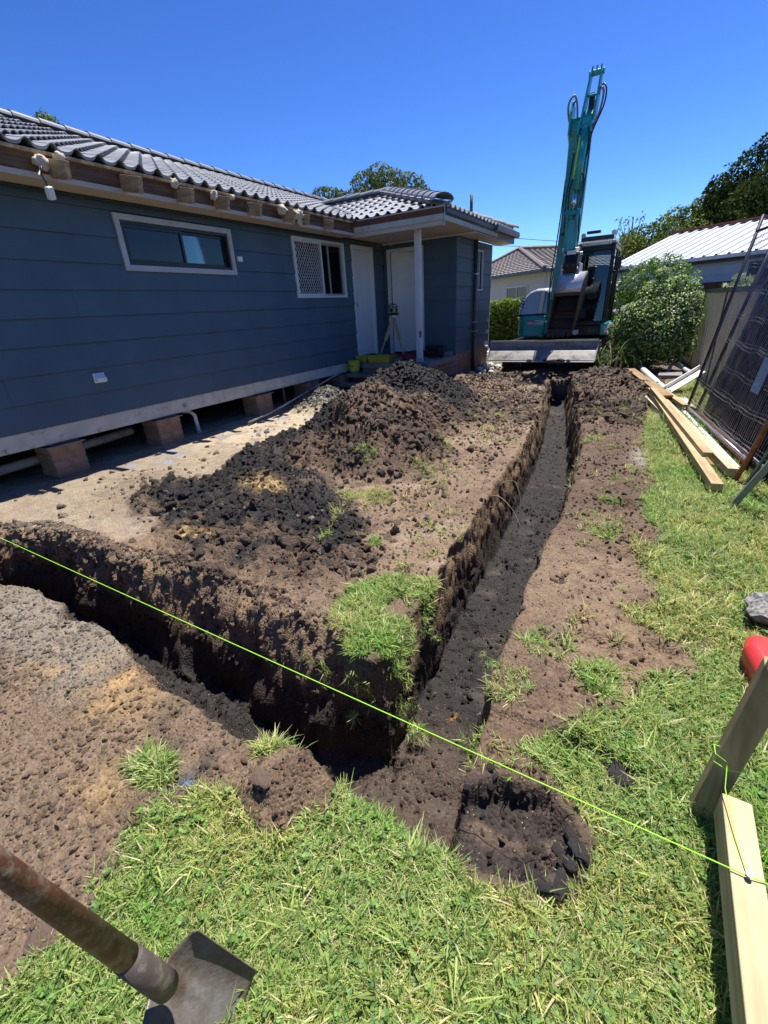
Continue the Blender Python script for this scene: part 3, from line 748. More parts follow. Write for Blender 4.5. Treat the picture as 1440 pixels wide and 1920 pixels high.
# near lawn
def lawn_pts(n, x0, x1, y0, y1, thr=.35, ypow=1.0):
    x, y = sample_region(n, x0, x1, y0, y1, ypow)
    m_, s_, g = dens(x, y)
    k = fbm2(x, y, 7, 3, 301)
    ns = polysdf(x, y, NOTCH)
    keep = (m_['lawn'] > thr + .3 * k) & (s_ > .035) & (ns > .01) & (rng.uniform(0, 1, n) < .55 + .45 * m_['lawn'])
    # small black soil lump lies here
    keep &= ((x - .13) / .07) ** 2 + ((y - 1.24) / .05) ** 2 > 1
    return x[keep], y[keep]
x, y = lawn_pts(21000, -1.75, 1.35, -.12, 2.0)
grass_scatter('near_lawn', x, y, 'bright mown lawn in the foreground below the trench junction')
x, y = lawn_pts(9500, -.15, 2.2, 2.0, 6.0)
grass_scatter('side_lawn', x, y, 'strip of lawn between the soil bank and the leaning fence panels', (.9, 1.5))
x, y = lawn_pts(5000, -.2, 3.0, 6.0, 13.0)
grass_scatter('far_lawn', x, y, 'thin grass at the foot of the boundary fence', (1.2, 2.2))
# grass islands
def poly_pts(n, poly, sdmin=.0, wob=.02):
    P = np.array(poly); x = rng.uniform(P[:, 0].min() - .03, P[:, 0].max() + .03, n); y = rng.uniform(P[:, 1].min() - .03, P[:, 1].max() + .03, n)
    d = polysdf(x, y, poly) + wob * fbm2(x, y, 12, 2, 7); s_ = trench_sd(x, y)
    k = (d < 0) & (s_ > sdmin); return x[k], y[k]
x, y = poly_pts(2000, PATCH, .03)
k_ = ((x + 1.0) / .11) ** 2 + ((y - 1.75) / .13) ** 2 > 1 + .5 * fbm2(x, y, 14, 2, 3)
grass_scatter('turf_patch', x[k_], y[k_], 'patch of turf left on the corner of the soil block', (.75, 1.25), .2)
xa, ya = poly_pts(420, MOUNDG, .02); xb, yb = poly_pts(260, TUFTG, .0)
grass_scatter('mound_turf', np.append(xa, xb), np.append(ya, yb), 'torn turf clumps on the near rim of the cross trench', (.7, 1.2), .35)
# sparse tufts over the bare soil
x, y = sample_region(2600, -2.2, .3, .9, 9.5, 1.4)
m_, s_, g = dens(x, y)
k = fbm2(x, y, 2.6, 3, 401) + .6 * fbm2(x, y, 11, 2, 402)
keep = (s_ > .06) & (g < .4) & (polysdf(x, y, NOTCH) > .03) & (m_['heap'] < .12) & (k > .34 - .10 * (x > -.5))
grass_scatter('stray_tufts', x[keep], y[keep], 'stray uprooted tufts of grass over the bare soil', (.6, 1.3), .4, (1.1, .95, 1.0))
cl = []
for cx, cy, n_, r_ in [(-1.72, 6.35, 60, .16), (-2.02, 5.8, 14, .1), (-1.9, 3.0, 60, .13), (-2.15, 2.95, 30, .12), (-1.75, 3.7, 22, .1), (-2.3, 3.5, 18, .1), (-1.95, 4.6, 20, .12), (-.45, 5.35, 26, .12), (-.55, 4.75, 18, .08),
                      (-.28, 1.45, 24, .09), (-.33, 1.2, 20, .05), (-1.85, 2.2, 20, .08), (-1.5, 2.3, 12, .06), (-.12, 3.6, 16, .1), (-.2, 1.75, 24, .1), (0.02, 1.62, 50, .1), (-.1, 3.0, 16, .1), (-3.55, 11.6, 90, .3), (-3.7, 12.6, 90, .4)]:
    a = rng.uniform(0, 6.28, n_); rr = r_ * np.sqrt(rng.uniform(0, 1, n_)); cl.append(np.stack([cx + rr * np.cos(a), cy + rr * np.sin(a)], 1))
cl = np.concatenate(cl)
grass_scatter('grass_clumps', cl[:, 0], cl[:, 1], 'isolated grass clumps on the spoil and beside the trench', (.6, 1.05), .3)
# tufts hanging over the corner of the block
pts = []; rots = []
def hang(cx, cy, cz, n_, spread, tiltx, tilty):
    for i in range(n_):
        pts.append((cx + rng.normal(0, spread), cy + rng.normal(0, spread * .5), cz + rng.normal(0, spread * .9)))
        rots.append((tiltx + rng.normal(0, .4), tilty + rng.normal(0, .4), rng.uniform(-.6, .6)))
hang(-1.0, 1.27, -.08, 4, .035, 1.7, 0); hang(-.93, 1.27, -.16, 5, .04, 1.9, .3); hang(-1.18, 1.24, -.05, 4, .04, 1.6, -.2); hang(-.85, 1.45, -.12, 5, .05, .3, 1.6)
hang(-.82, 1.4, -.3, 9, .05, .8, 1.7); hang(-.75, 1.42, -.50, 10, .035, .6, 1.0); hang(-.84, 1.7, -.06, 8, .05, 0, 1.5); hang(-1.0, 1.24, -.3, 6, .03, 2.2, 0)
hang(-.36, 1.15, -.03, 6, .03, .3, -1.4); hang(-.2, 1.09, -.03, 8, .05, 1.5, 0); hang(-.42, 1.6, -.04, 8, .04, 0, -1.4)
pts = np.array(pts); n = len(pts)
scatter('hanging_tufts', pts, np.array(rots), np.ones((n, 3)) * rng.uniform(.55, .95, (n, 1)), rng.integers(6, 13, n), np.ones((n, 3)) * rng.uniform(.8, 1.3, (n, 1)), TUFTS,
        'grass tufts and runners hanging over the corner of the soil block', 'grass')
def root(pts_, r, label):
    V3 = [Vector(p) for p in pts_]; out_ = []
    for i in range(len(V3) - 1):
        a_, b_, c_, d_ = V3[max(i - 1, 0)], V3[i], V3[i + 1], V3[min(i + 2, len(V3) - 1)]
        for k in range(6):
            t = k / 6; out_.append(.5 * ((2 * b_) + (-a_ + c_) * t + (2 * a_ - 5 * b_ + 4 * c_ - d_) * t * t + (-a_ + 3 * b_ - 3 * c_ + d_) * t ** 3))
    out_.append(V3[-1]); n_ = len(out_)
    MB().tube(out_, [r * (1 - .7 * i / n_) for i in range(n_)], 5).build('root', material('root_bark', (.36, .27, .17), .85, var=.25), None, smooth=True, origin=pts_[0], label=label, cat='root')
root([(-1.12, 3.45, -.04), (-.96, 3.42, .03), (-.82, 3.38, -.05), (-.72, 3.30, -.16)], .0035, 'thin pale root sticking out of the left wall across the long trench')
root([(-1.10, 3.85, -.06), (-.97, 3.95, -.02), (-.88, 3.88, -.12), (-.84, 3.80, -.24)], .003, 'shorter root hanging from the left trench wall just beyond the longer one')
root([(-1.45, 5.55, .03), (-1.52, 5.75, .09), (-1.62, 5.9, .10), (-1.66, 6.1, .04)], .005, 'curved twig lying on the soil at the right foot of the heap')
root([(-.37, 1.02, -.02), (-.30, 1.06, -.10), (-.33, 1.04, -.2), (-.27, 1.08, -.24)], .003, 'fine curled root dangling at the back of the shallow notch')
# blue-sprayed tuft
BLUEG = leaf_mat('blue_sprayed_grass', (.10, .22, .38), (.22, .38, .55), .3, .5)
bt = tuft_mesh(88, 12, .07, .0038, .4, BLUEG, .03, .8)
o = bpy.data.objects.new('sprayed_tuft', bt); COL.objects.link(o); o.location = (-.99, .80, gz(-.99, .80))
props(o, 'blue spray painted grass blades at the rim of the cross trench', 'grass tuft')
# ------------------------------------------------------------------ house
NAVY = material('navy_siding', (.070, .113, .151), .55, var=.10, scale=2.0, bump=.12, bscale=90, dirt=(.08, .122, .16), dirt_amt=.30, dirt_scale=1.6, spec=.35)
NAVYD = material('navy_trim', (.030, .045, .07), .5, var=.1)
WHITE = material('white_paint', (.62, .64, .66), .5, var=.06, scale=4, bump=.08, dirt=(.40, .38, .34), dirt_amt=.28, dirt_scale=5)
WHITE2 = material('white_gloss', (.74, .75, .76), .35, var=.04, bump=.04)
PEEL = material('peeling_board', (.50, .50, .44), .75, var=.14, scale=5, bump=.5, bscale=45, dirt=(.10, .075, .055), dirt_amt=.33, dirt_scale=7)
SOFFIT = material('soffit_sheet', (.52, .47, .40), .8, var=.06, bump=.05)
BRICKM = material('red_brick', (.29, .175, .115), .85, var=.25, scale=9, bump=.5, bscale=120, dirt=(.33, .27, .22), dirt_amt=.25, dirt_scale=9)
MORTAR = material('mortar', (.30, .28, .25), .9, var=.15, bump=.6, bscale=80)
RAFTER = wood('rafter_pine', (.50, .37, .21), (.26, .17, .09), 0, 1.0)
FASCIA = wood('fascia_timber', (.20, .115, .062), (.085, .047, .028), 1, 1.0)
TILE = material('roof_tile', (.30, .31, .33), .6, var=.10, scale=3, bump=.35, bscale=70, dirt=(.33, .34, .35), dirt_amt=.3, dirt_scale=4, spec=.3)
BLACKW = material('black_window_frame', (.012, .014, .017), .35, var=.1, bump=0)
DARK = material('dark_void', (.012, .012, .013), .9, bump=0)
CONC = material('concrete', (.22, .215, .21), .85, var=.14, scale=5, bump=.4, bscale=90, dirt=(.12, .10, .085), dirt_amt=.35)
PVC = material('grey_pvc', (.40, .38, .33), .5, var=.12, scale=5, dirt=(.18, .14, .1), dirt_amt=.4)
PVCW = material('white_pvc', (.72, .72, .70), .35, var=.06, bump=.03, dirt=(.45, .42, .36), dirt_amt=.25)
FOAM = material('cream_foam', (.55, .48, .36), .9, var=.12, scale=12, bump=.9, bscale=50, bdist=.012)
GALV = material('galvanised', (.38, .42, .46), .4, .7, var=.15, scale=12)
GUTTER = material('slate_gutter', (.065, .07, .072), .4, .2, var=.12, dirt=(.2, .18, .15), dirt_amt=.22)
GLASS = glass_mat('window_glass')
GREYMET = material('silver_sash', (.48, .49, .50), .35, .6, var=.06, bump=0)
CURTAIN = material('curtain', (.62, .66, .70), .9, var=.1, stretch=(30, 30, 1))

house = thing('house', 'navy weatherboard house on brick piers with grey tiled roof and exposed rafter ends', 'house', (-5.5, 5, 0))
WX = -5.5; Z0 = .555; CR = .2635; TOP = 2.76
Y_END = 9.61; CORN = -3.8; Y_FAR = 11.85
# main wall boards (each course cut round windows and doors)
OPEN_MAIN = [(3.60, 5.25, 2.10, 2.62), (6.61, 8.05, 1.79, 2.66), (8.36, 9.12, .60, 2.66)]
BOARDS = {}
def board_piece(parent, axis, fixed, a0, a1, z0, z1, mat, out=1, t=.027, name='weatherboard', tilt=.021):
    """one length of cladding, thick foot lapping the course below; axis = direction it runs"""
    mb = MB(); n = 0
    b0 = fixed; o1 = fixed + out * t; o2 = fixed + out * (t - tilt)
    if axis == 'y': prof = [(b0, z0), (o1, z0), (o1, z0 + .004), (o2, z1), (b0, z1)]; mb.prism([(p, q) for p, q in prof], a0, a1, 'y')
    else: mb.prism([(p, q) for p, q in prof_x(b0, o1, o2, z0, z1)], a0, a1, 'x')
    return mb.build(name, mat, parent)
def prof_x(b0, o1, o2, z0, z1): return [(b0, z0), (o1, z0), (o1, z0 + .004), (o2, z1), (b0, z1)]
def clad(parent, axis, fixed, a0, a1, z0, z1, openings, mat, out=1, joints=(), name='weatherboard'):
    def long_piece(p, q, z_, zt_):
        k_ = int(round(z_ / CR)); j_ = (-3.1 + (k_ * 1.7) % 4.2)
        while j_ < q:
            if j_ > p + .3 and j_ < q - .3:
                board_piece(parent, axis, fixed, p, j_ - .0012, z_, zt_ - .002, mat, out, name=name); p = j_ + .0012
            j_ += 4.2
        board_piece(parent, axis, fixed, p, q, z_, zt_ - .002, mat, out, name=name)
    z = z0
    while z < z1 - .01:
        zt = min(z + CR, z1)
        cuts = [(o_[0], o_[1], max(o_[2], z), min(o_[3], zt)) for o_ in openings if o_[2] < zt - .003 and o_[3] > z + .003]
        cuts.sort(); x = a0
        for (c0, c1, lo, hi) in cuts:
            if c0 > x + .01: long_piece(x, c0, z, zt)
            if lo > z + .01: board_piece(parent, axis, fixed, c0, c1, z, lo - .001, mat, out, name=name)
            if hi < zt - .01: board_piece(parent, axis, fixed, c0, c1, hi + .001, zt - .002, mat, out, name=name)
            x = c1
        if a1 > x + .01: long_piece(x, a1, z, zt)
        z = zt
mw = MB().b2(WX - .10, WX - .002, -1.5, 3.55, .56, TOP).b2(WX - .10, WX - .002, 5.30, 6.56, .56, TOP).b2(WX - .10, WX - .002, 9.17, 9.7, .56, TOP)
mw.b2(WX - .10, WX - .002, 3.55, 5.30, .56, 2.06).b2(WX - .10, WX - .002, 3.55, 5.30, 2.66, TOP).b2(WX - .10, WX - .002, 6.56, 8.10, .56, 1.75).b2(WX - .10, WX - .002, 6.56, 8.10, 2.70, TOP).b2(WX - .10, WX - .002, 8.10, 8.31, .56, TOP).b2(WX - .10, WX - .002, 8.31, 9.17, 2.7, TOP)
wall = mw.build('main_wall', DARK, house)
clad(wall, 'y', WX, -1.5, Y_END - .02, Z0, TOP, OPEN_MAIN, NAVY)
# inside of the room, seen through the panes
MB().b2(-9.0, -8.9, -1.5, Y_FAR, .5, TOP).b2(-8.9, WX - .1, -1.5, -1.4, .5, TOP).build('room_wall', material('room_plaster', (.22, .21, .2), .9), house)
MB().b2(-9.0, WX - .1, -1.5, Y_FAR, TOP, TOP + .03).build('ceiling', SOFFIT, house)
MB().b2(-12, WX - .03, -1.5, Y_FAR - .05, .40, .54).build('floor_frame', DARK, house)
MB().b2(-12, -11.9, -1.5, Y_FAR, 0, TOP).build('back_wall', NAVY, house)
MB().b2(-12, -3.9, Y_FAR - .1, Y_FAR - .02, 0, TOP).build('side_wall', NAVY, house)
# peeling bearer board under the cladding
for a, b_ in ((-1.5, 1.1), (1.1, 3.92), (3.92, 6.3), (6.3, 8.17)):
    z_ = .375
    MB().b2(WX - .02, WX + .012, a + .002, b_, z_, Z0 - .004).build('bearer_board', PEEL, house, bevel=.004)
# piers
brick_me = {}
def brick_mesh(l, w, h, mat=None):
    k = (round(l, 3), round(w, 3), round(h, 3), (mat or BRICKM).name)
    if k not in brick_me:
        mb = MB().box((0, 0, 0), (l, w, h)); me = mb.mesh('brick', mat or BRICKM)
        bm = bmesh.new(); bm.from_mesh(me); bmesh.ops.bevel(bm, geom=bm.edges[:], offset=.004, segments=1, affect='EDGES'); bm.to_mesh(me); bm.free()
        brick_me[k] = me
    return brick_me[k]
def pier(cx, cy, courses=4, w=.34, d=.35, label=None, cap=True):
    h = courses * .086
    p = MB().b2(cx - w / 2 + .012, cx + w / 2 - .012, cy - d / 2 + .012, cy + d / 2 - .012, -.08, h - .004).build('brick_pier', MORTAR, house)
    for c in range(-1, courses):
        z = c * .086 + .04
        if c % 2: rows = [(cx, cy - d / 4 - .002, w, d / 2 - .010), (cx, cy + d / 4 + .002, w, d / 2 - .010)]
        else: rows = [(cx - w / 4 - .002, cy, w / 2 - .010, d), (cx + w / 4 + .002, cy, w / 2 - .010, d)]
        for (bx, by, l, q) in rows:
            jx, jy = random.uniform(-.004, .004), random.uniform(-.004, .004)
            place('brick', brick_mesh(l, q, .076), p, (bx + jx, by + jy, z), (0, 0, random.uniform(-.012, .012)))
    if cap:
        MB().b2(cx - w / 2 - .03, cx + w / 2 + .045, cy - d / 2 - .03, cy + d / 2 + .02, h + .002, h + .006).build('ant_cap', GALV, p)
        MB().b2(cx - w / 2, cx + w / 2, cy - d / 2 + .03, cy + d / 2 - .03, h + .008, .372).build('packer', FASCIA, p)
    return p
for yy in (2.33, 3.62, 5.42, 6.72, 7.75): pier(-5.64, yy)
for yy in (2.4, 4.2, 6.1): pier(-7.4, yy)
# pipes below the floor
MB().tube([(-5.86, -1, .10), (-5.86, 1.6, .15), (-5.85, 2.3, .18), (-5.84, 3.3, .23)], .052, 12).build('sewer_pipe', PVC, house, smooth=True)
MB().tube([(-6.5, 2.4, .33), (-5.78, 4.2, .345), (-5.72, 4.95, .35)], .028, 10).build('waste_pipe', PVC, house, smooth=True)
MB().tube([(-5.72, 4.02, .335), (-5.66, 4.10, .33), (-5.62, 4.14, .27), (-5.62, 4.16, -.05)], .027, 10).build('drain_pipe', PVCW, house, smooth=True)
MB().tube([(-5.62, 4.16, .0), (-5.62, 4.16, .035)], .036, 10).build('pipe_collar', PVC, house)
MB().tube([(-5.9, 6.35, .0), (-5.9, 6.35, .36)], .022, 8).build('service_pipe', PVC, house, smooth=True)

# eaves: soffit, exposed fascia, rafter ends
SOX = -5.13
MB().b2(WX, SOX, -1.5, 7.98, 2.765, 2.778).build('soffit', SOFFIT, house)
MB().b2(SOX - .012, SOX + .006, -1.5, 7.98, 2.755, 2.80).build('soffit_trim', SOFFIT, house)
MB().b2(WX + .019, WX + .045, -1.5, 7.98, 2.735, 2.763).build('eave_mould', NAVYD, house)
MB().b2(SOX - .03, SOX - .004, -1.5, 7.98, 2.801, 2.965).build('fascia', FASCIA, house)
RY = [-.9, -.15, .65, 1.35, 2.1, 2.87, 3.56, 4.22, 4.78, 5.34, 6.05, 6.42, 7.05]
for i, yy in enumerate(RY):
    ln = [.17, .17, .17, .17, .17, .17, .19, .17, .15, .15, .14, .12, .12][i]
    rf = MB().box((SOX - .004 + ln * 1.55 / 2, yy, 2.845 - ln * .12), (ln * 1.55, .05, .145), (0, .22, random.uniform(-.05, .05))).build('rafter', RAFTER, house, bevel=.003)
    if i % 2 or i > 9:
        MB().box((SOX + .02, yy - .028, 2.84), (.05, .004, .10), (0, 0, 0)).build('bracket', GALV, rf)
def foam(cx, cy, cz, s, seed, name='foam_lump'):
    bm = bmesh.new(); bmesh.ops.create_icosphere(bm, subdivisions=3, radius=1)
    co = np.array([v_.co[:] for v_ in bm.verts]); d = 1 + .7 * fbm3(co[:, 0] + seed, co[:, 1], co[:, 2], 1.6, 3, seed)
    for v_, k in zip(bm.verts, d): v_.co = Vector((v_.co.x * s[0], v_.co.y * s[1], v_.co.z * s[2])) * float(k)
    me = bpy.data.meshes.new(name); bm.to_mesh(me); bm.free(); me.materials.append(FOAM)
    me.polygons.foreach_set('use_smooth', [True] * len(me.polygons))
    return place(name, me, house, (cx, cy, cz))
foam(-5.06, 2.76, 2.87, (.05, .06, .06), 3); foam(-5.04, 2.92, 2.93, (.05, .04, .04), 4); foam(-5.05, 4.15, 2.93, (.04, .045, .045), 5)
foam(-5.05, 4.70, 2.90, (.04, .05, .05), 6); foam(-5.05, 5.95, 2.90, (.05, .07, .06), 8); foam(-5.04, 6.3, 2.88, (.05, .09, .07), 9); foam(-5.04, 6.32, 2.79, (.03, .05, .06), 11); foam(-5.05, 5.0, 2.92, (.03, .04, .03), 7)
# dangling sensor box on its cable
lamp = thing('sensor_box', 'small white sensor box dangling by a black cable from the first rafter end', 'sensor', (-5.0, 2.72, 2.62))
MB().tube([(-5.04, 2.75, 2.84), (-5.0, 2.72, 2.82), (-4.99, 2.69, 2.76), (-4.99, 2.71, 2.70), (-5.0, 2.72, 2.665)], .007, 6).build('cable', BLACKW, lamp, smooth=True)
MB().tube([(-5.05, 2.74, 2.84), (-5.02, 2.70, 2.78), (-4.99, 2.67, 2.75)], .006, 6).build('wire', WHITE2, lamp)
MB().box((-5.0, 2.725, 2.625), (.05, .06, .10), (.3, .25, .3)).build('box', WHITE2, lamp, bevel=.008)

# vent hood, junction box
vh = thing('wall_vent', 'white plastic vent hood low on the navy wall', 'vent', (WX, 2.91, .97))
MB().prism([(WX + .019, .94), (WX + .075, .925), (WX + .075, .965), (WX + .03, 1.01), (WX + .019, 1.01)], 2.855, 2.965, 'y').build('hood', WHITE2, vh, bevel=.006)
MB().b2(WX + .018, WX + .024, 2.845, 2.975, .915, 1.02).build('flange', WHITE2, vh)
MB().b2(WX + .018, WX + .065, 5.325, 5.40, 2.25, 2.315).build('junction_box', WHITE2, None, bevel=.006, origin=(WX, 5.36, 2.28), label='tiny white square box just right of the horizontal window', cat='junction box')

# windows
def rect_frame(mb, axis, fixed, out, a0, a1, z0, z1, w, d0, d1):
    f0, f1 = fixed + out * d0, fixed + out * d1
    lo, hi = min(f0, f1), max(f0, f1)
    def bx(p0, p1, q0, q1):
        if axis == 'y': mb.b2(lo, hi, p0, p1, q0, q1)
        else: mb.b2(p0, p1, lo, hi, q0, q1)
    bx(a0, a0 + w, z0, z1); bx(a1 - w, a1, z0, z1); bx(a0 + w, a1 - w, z0, z0 + w); bx(a0 + w, a1 - w, z1 - w, z1)
    return mb
ARCH = material('architrave_grey', (.42, .44, .46), .5, var=.08, dirt=(.3, .28, .25), dirt_amt=.2)
w1 = MB(); rect_frame(w1, 'y', WX, 1, 3.575, 5.275, 2.075, 2.645, .06, -.02, .042)
win = w1.build('bathroom_window', ARCH, house, bevel=.003)
rect_frame(MB(), 'y', WX, 1, 3.637, 5.213, 2.137, 2.583, .03, -.05, .012).build('frame', BLACKW, win)
rect_frame(MB(), 'y', WX, 1, 3.669, 4.47, 2.169, 2.551, .032, -.03, .002).build('sash', BLACKW, win)
rect_frame(MB(), 'y', WX, 1, 4.44, 5.181, 2.169, 2.551, .032, -.06, -.032).build('sash', BLACKW, win)
MB().b2(WX - .02, WX - .015, 3.70, 4.44, 2.20, 2.52).build('pane', glass_mat('dark_pane', (.05, .06, .065), .12), win)
MB().b2(WX - .05, WX - .045, 4.47, 5.15, 2.20, 2.52).build('pane', GLASS, win)
MB().b2(WX - .095, WX - .09, 3.64, 4.5, 2.14, 2.58).build('blind', DARK, win)
MB().b2(WX - .14, WX - .13, 4.52, 4.95, 2.10, 2.62).build('curtain', CURTAIN, win)

w2 = MB(); rect_frame(w2, 'y', WX, 1, 6.585, 8.075, 1.765, 2.685, .035, -.03, .040)
win = w2.build('living_room_window', WHITE, house, bevel=.003)
rect_frame(MB(), 'y', WX, 1, 6.622, 7.37, 1.802, 2.648, .03, .006, .030).build('screen_frame', WHITE, win)
rect_frame(MB(), 'y', WX, 1, 7.33, 8.038, 1.802, 2.648, .03, -.03, .000).build('sash', GREYMET, win)
MB().b2(WX - .025, WX - .020, 7.36, 8.01, 1.83, 2.62).build('pane', GLASS, win)
MB().b2(WX - .028, WX - .008, 7.60, 7.63, 1.83, 2.62).build('mullion', GREYMET, win)
gm = MB(); r_ = .0045; pit = .062; hgt = .095; ya, yb, za, zb = 6.652, 7.34, 1.832, 2.618
# diamond grille
for k in range(-30, 40):
    for s_ in (1, -1):
        # line z = za + s*(y-ya)*hgt/pit*... clipped to the frame
        m_ = s_ * (hgt / pit); c_ = za + k * hgt * 1.0 if s_ > 0 else za + k * hgt
        pts_ = []
        for yy in (ya, yb):
            z_ = c_ + m_ * (yy - ya); pts_.append((yy, z_))
        (y0_, z0_), (y1_, z1_) = pts_
        t0, t1 = 0.0, 1.0; dz = z1_ - z0_
        for bnd, sg in ((za, 1), (zb, -1)):
            v0 = sg * (z0_ - bnd); v1 = sg * (z1_ - bnd)
            if v0 < 0 and v1 < 0: t0, t1 = 1, 0; break
            if v0 < 0: t0 = max(t0, v0 / (v0 - v1))
            if v1 < 0: t1 = min(t1, v0 / (v0 - v1))
        if t1 - t0 > .01:
            P0 = (WX + .018, y0_ + (y1_ - y0_) * t0, z0_ + dz * t0); P1 = (WX + .018, y0_ + (y1_ - y0_) * t1, z0_ + dz * t1)
            gm.bar(P0, P1, .008, .005, up=(1, 0, 0))
gm.build('diamond_grille', material('grille_metal', (.62, .63, .64), .4, .3, bump=0), win, kind=None)
MB().b2(WX - .03, WX - .025, 6.65, 7.36, 1.83, 2.62).build('pane', glass_mat('dark_pane'), win)
# jars on the sill
for i, (yy, h_) in enumerate([(7.72, .12), (7.80, .16), (7.86, .10)]):
    MB().tube([(WX - .09, yy, 1.835), (WX - .09, yy, 1.835 + h_)], .022, 8).build('jar', GREYMET, None, origin=(WX - .09, yy, 1.835), label=['short pale jar on the inner sill of the screened window', 'tallest pale jar in the middle of the inner window sill', 'squat pale jar at the right end of the inner window sill'][i], cat='jar')
MB().b2(WX - .14, WX - .03, 6.6, 8.05, 1.80, 1.834).build('sill', WHITE, win)

# doors
def door(parent, axis, fixed, out, a0, a1, z0, z1, leaf, name, mat=WHITE, handle_at=None, swing=0.0):
    mb = MB(); f0, f1 = (fixed - .06 * out, fixed + .035 * out); lo, hi = min(f0, f1), max(f0, f1); w = .075
    def bx(m, p0, p1, q0, q1, l_=lo, h_=hi):
        if axis == 'y': m.b2(l_, h_, p0, p1, q0, q1)
        else: m.b2(p0, p1, l_, h_, q0, q1)
    bx(mb, a0, a0 + w, z0, z1); bx(mb, a1 - w, a1, z0, z1); bx(mb, a0 + w, a1 - w, z1 - w, z1)
    d = mb.build(name, mat, parent, bevel=.003)
    return d
d1 = door(house, 'y', WX, 1, 8.335, 9.145, .60, 2.69, None, 'side_door')
MB().b2(WX - .045, WX - .005, 8.412, 9.068, .635, 2.612).build('leaf', WHITE, d1)
MB().b2(WX - .06, WX + .05, 8.41, 9.07, .585, .612).build('threshold', DARK, d1)
MB().b2(WX - .005, WX + .012, 8.445, 8.475, 1.58, 1.66).build('lock', BLACKW, d1)

# recess wall (faces the camera) and wing
OPEN_B = [(-5.36, -4.55, .58, 2.66)]
rw = MB().b2(WX, -5.36, Y_END + .002, Y_END + .09, .5, TOP).b2(-4.55, CORN - .02, Y_END + .002, Y_END + .09, .3, TOP).b2(-5.36, -4.55, Y_END + .002, Y_END + .09, 2.68, TOP).build('porch_wall', DARK, house)
def clad_x(parent, fixed, a0, a1, z0, z1, openings, mat):
    z = z0
    while z < z1 - .01:
        zt = min(z + CR, z1); segs_ = [(a0, a1, z, zt - .002)]
        for o_ in openings:
            if o_[2] < zt - .003 and o_[3] > z + .003:
                segs_ = [(a0, o_[0], z, zt - .002), (o_[1], a1, z, zt - .002)]
                if o_[3] < zt - .02: segs_.append((o_[0], o_[1], o_[3] + .001, zt - .002))
        for (p0, p1, q0, q1) in segs_:
            if p1 - p0 > .01:
                mb = MB(); mb.prism([(fixed, q0), (fixed - .018, q0), (fixed - .018, q0 + .004), (fixed - .008, q1), (fixed, q1)], p0, p1, 'x')
                mb.build('weatherboard', mat, parent)
        z = zt
clad_x(rw, Y_END, WX + .02, CORN, Z0, TOP, OPEN_B, NAVY)
d2 = door(house, 'x', Y_END, -1, -5.39, -4.52, .56, 2.67, None, 'back_door')
lf = MB().box((0, 0, 0), (.76, .038, 2.0)); me = lf.mesh('leaf', WHITE)
leaf = place('leaf', me, d2, (-5.30 + .375, Y_END + .10, 1.60), (0, 0, .24))
MB().b2(-4.64, -4.60, Y_END + .14, Y_END + .19, 1.50, 1.68).build('handle', BLACKW, leaf)
MB().tube([(-4.62, Y_END + .14, 1.95), (-4.62, Y_END + .18, 1.95)], .018, 8).build('lock', BLACKW, leaf)
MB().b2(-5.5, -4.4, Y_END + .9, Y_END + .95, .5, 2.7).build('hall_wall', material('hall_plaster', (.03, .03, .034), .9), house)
ww = MB().b2(CORN - .10, CORN - .002, Y_END, 10.84, .5, TOP).b2(CORN - .10, CORN - .002, 11.16, Y_FAR, .5, TOP).b2(CORN - .10, CORN - .002, 10.84, 11.16, .5, 1.80).b2(CORN - .1, CORN - .002, 10.84, 11.16, 2.60, TOP).build('wing_wall', DARK, house)
NAVY_LIT = material('side_lit_navy_siding', (.085, .125, .155), .6, var=.12, scale=2.0, bump=.12, bscale=90, dirt=(.12, .15, .17), dirt_amt=.35, dirt_scale=1.6)  # same siding paint lightened: light from the right put into the wing colour
clad(ww, 'y', CORN, Y_END - .016, Y_FAR, Z0, TOP, [(10.80, 11.20, 1.79, 2.60)], NAVY_LIT)
MB().b2(CORN - .03, CORN + .022, Y_END - .022, Y_END + .008, .50, TOP).build('corner_bead', NAVY, house)
MB().b2(CORN - .002, CORN + .024, Y_FAR - .02, Y_FAR + .01, .40, TOP).build('corner_bead', WHITE, house)
w3 = MB(); rect_frame(w3, 'y', CORN, 1, 10.80, 11.20, 1.79, 2.60, .028, -.03, .034)
win = w3.build('wing_window', WHITE, house, bevel=.002)
MB().b2(CORN - .02, CORN + .02, 10.985, 11.005, 1.82, 2.57).build('mullion', WHITE, win)
MB().b2(CORN - .012, CORN - .007, 10.83, 10.985, 1.82, 2.57).build('pane', GLASS, win); MB().b2(CORN - .012, CORN - .007, 11.005, 11.17, 1.82, 2.57).build('pane', GLASS, win)
MB().b2(CORN - .06, CORN - .05, 11.0, 11.18, 1.8, 2.2).build('curtain', WHITE, win)
# brick base of the wing: brick objects on a mortar core
base = MB().b2(CORN - .2, CORN + .002, Y_END + .02, Y_FAR - .02, -.3, .548).build('brick_base', MORTAR, house)
z = -.25; c = 0
while z < .53:
    y = Y_END + .03 + (.12 if c % 2 else 0)
    while y < Y_FAR - .1:
        l = min(.23, Y_FAR - .03 - y)
        place('brick', brick_mesh(.11, l - .01 if l < .22 else .22, .076), base, (CORN - .044, y + l / 2, z + .038)); y += .24
    z += .086; c += 1
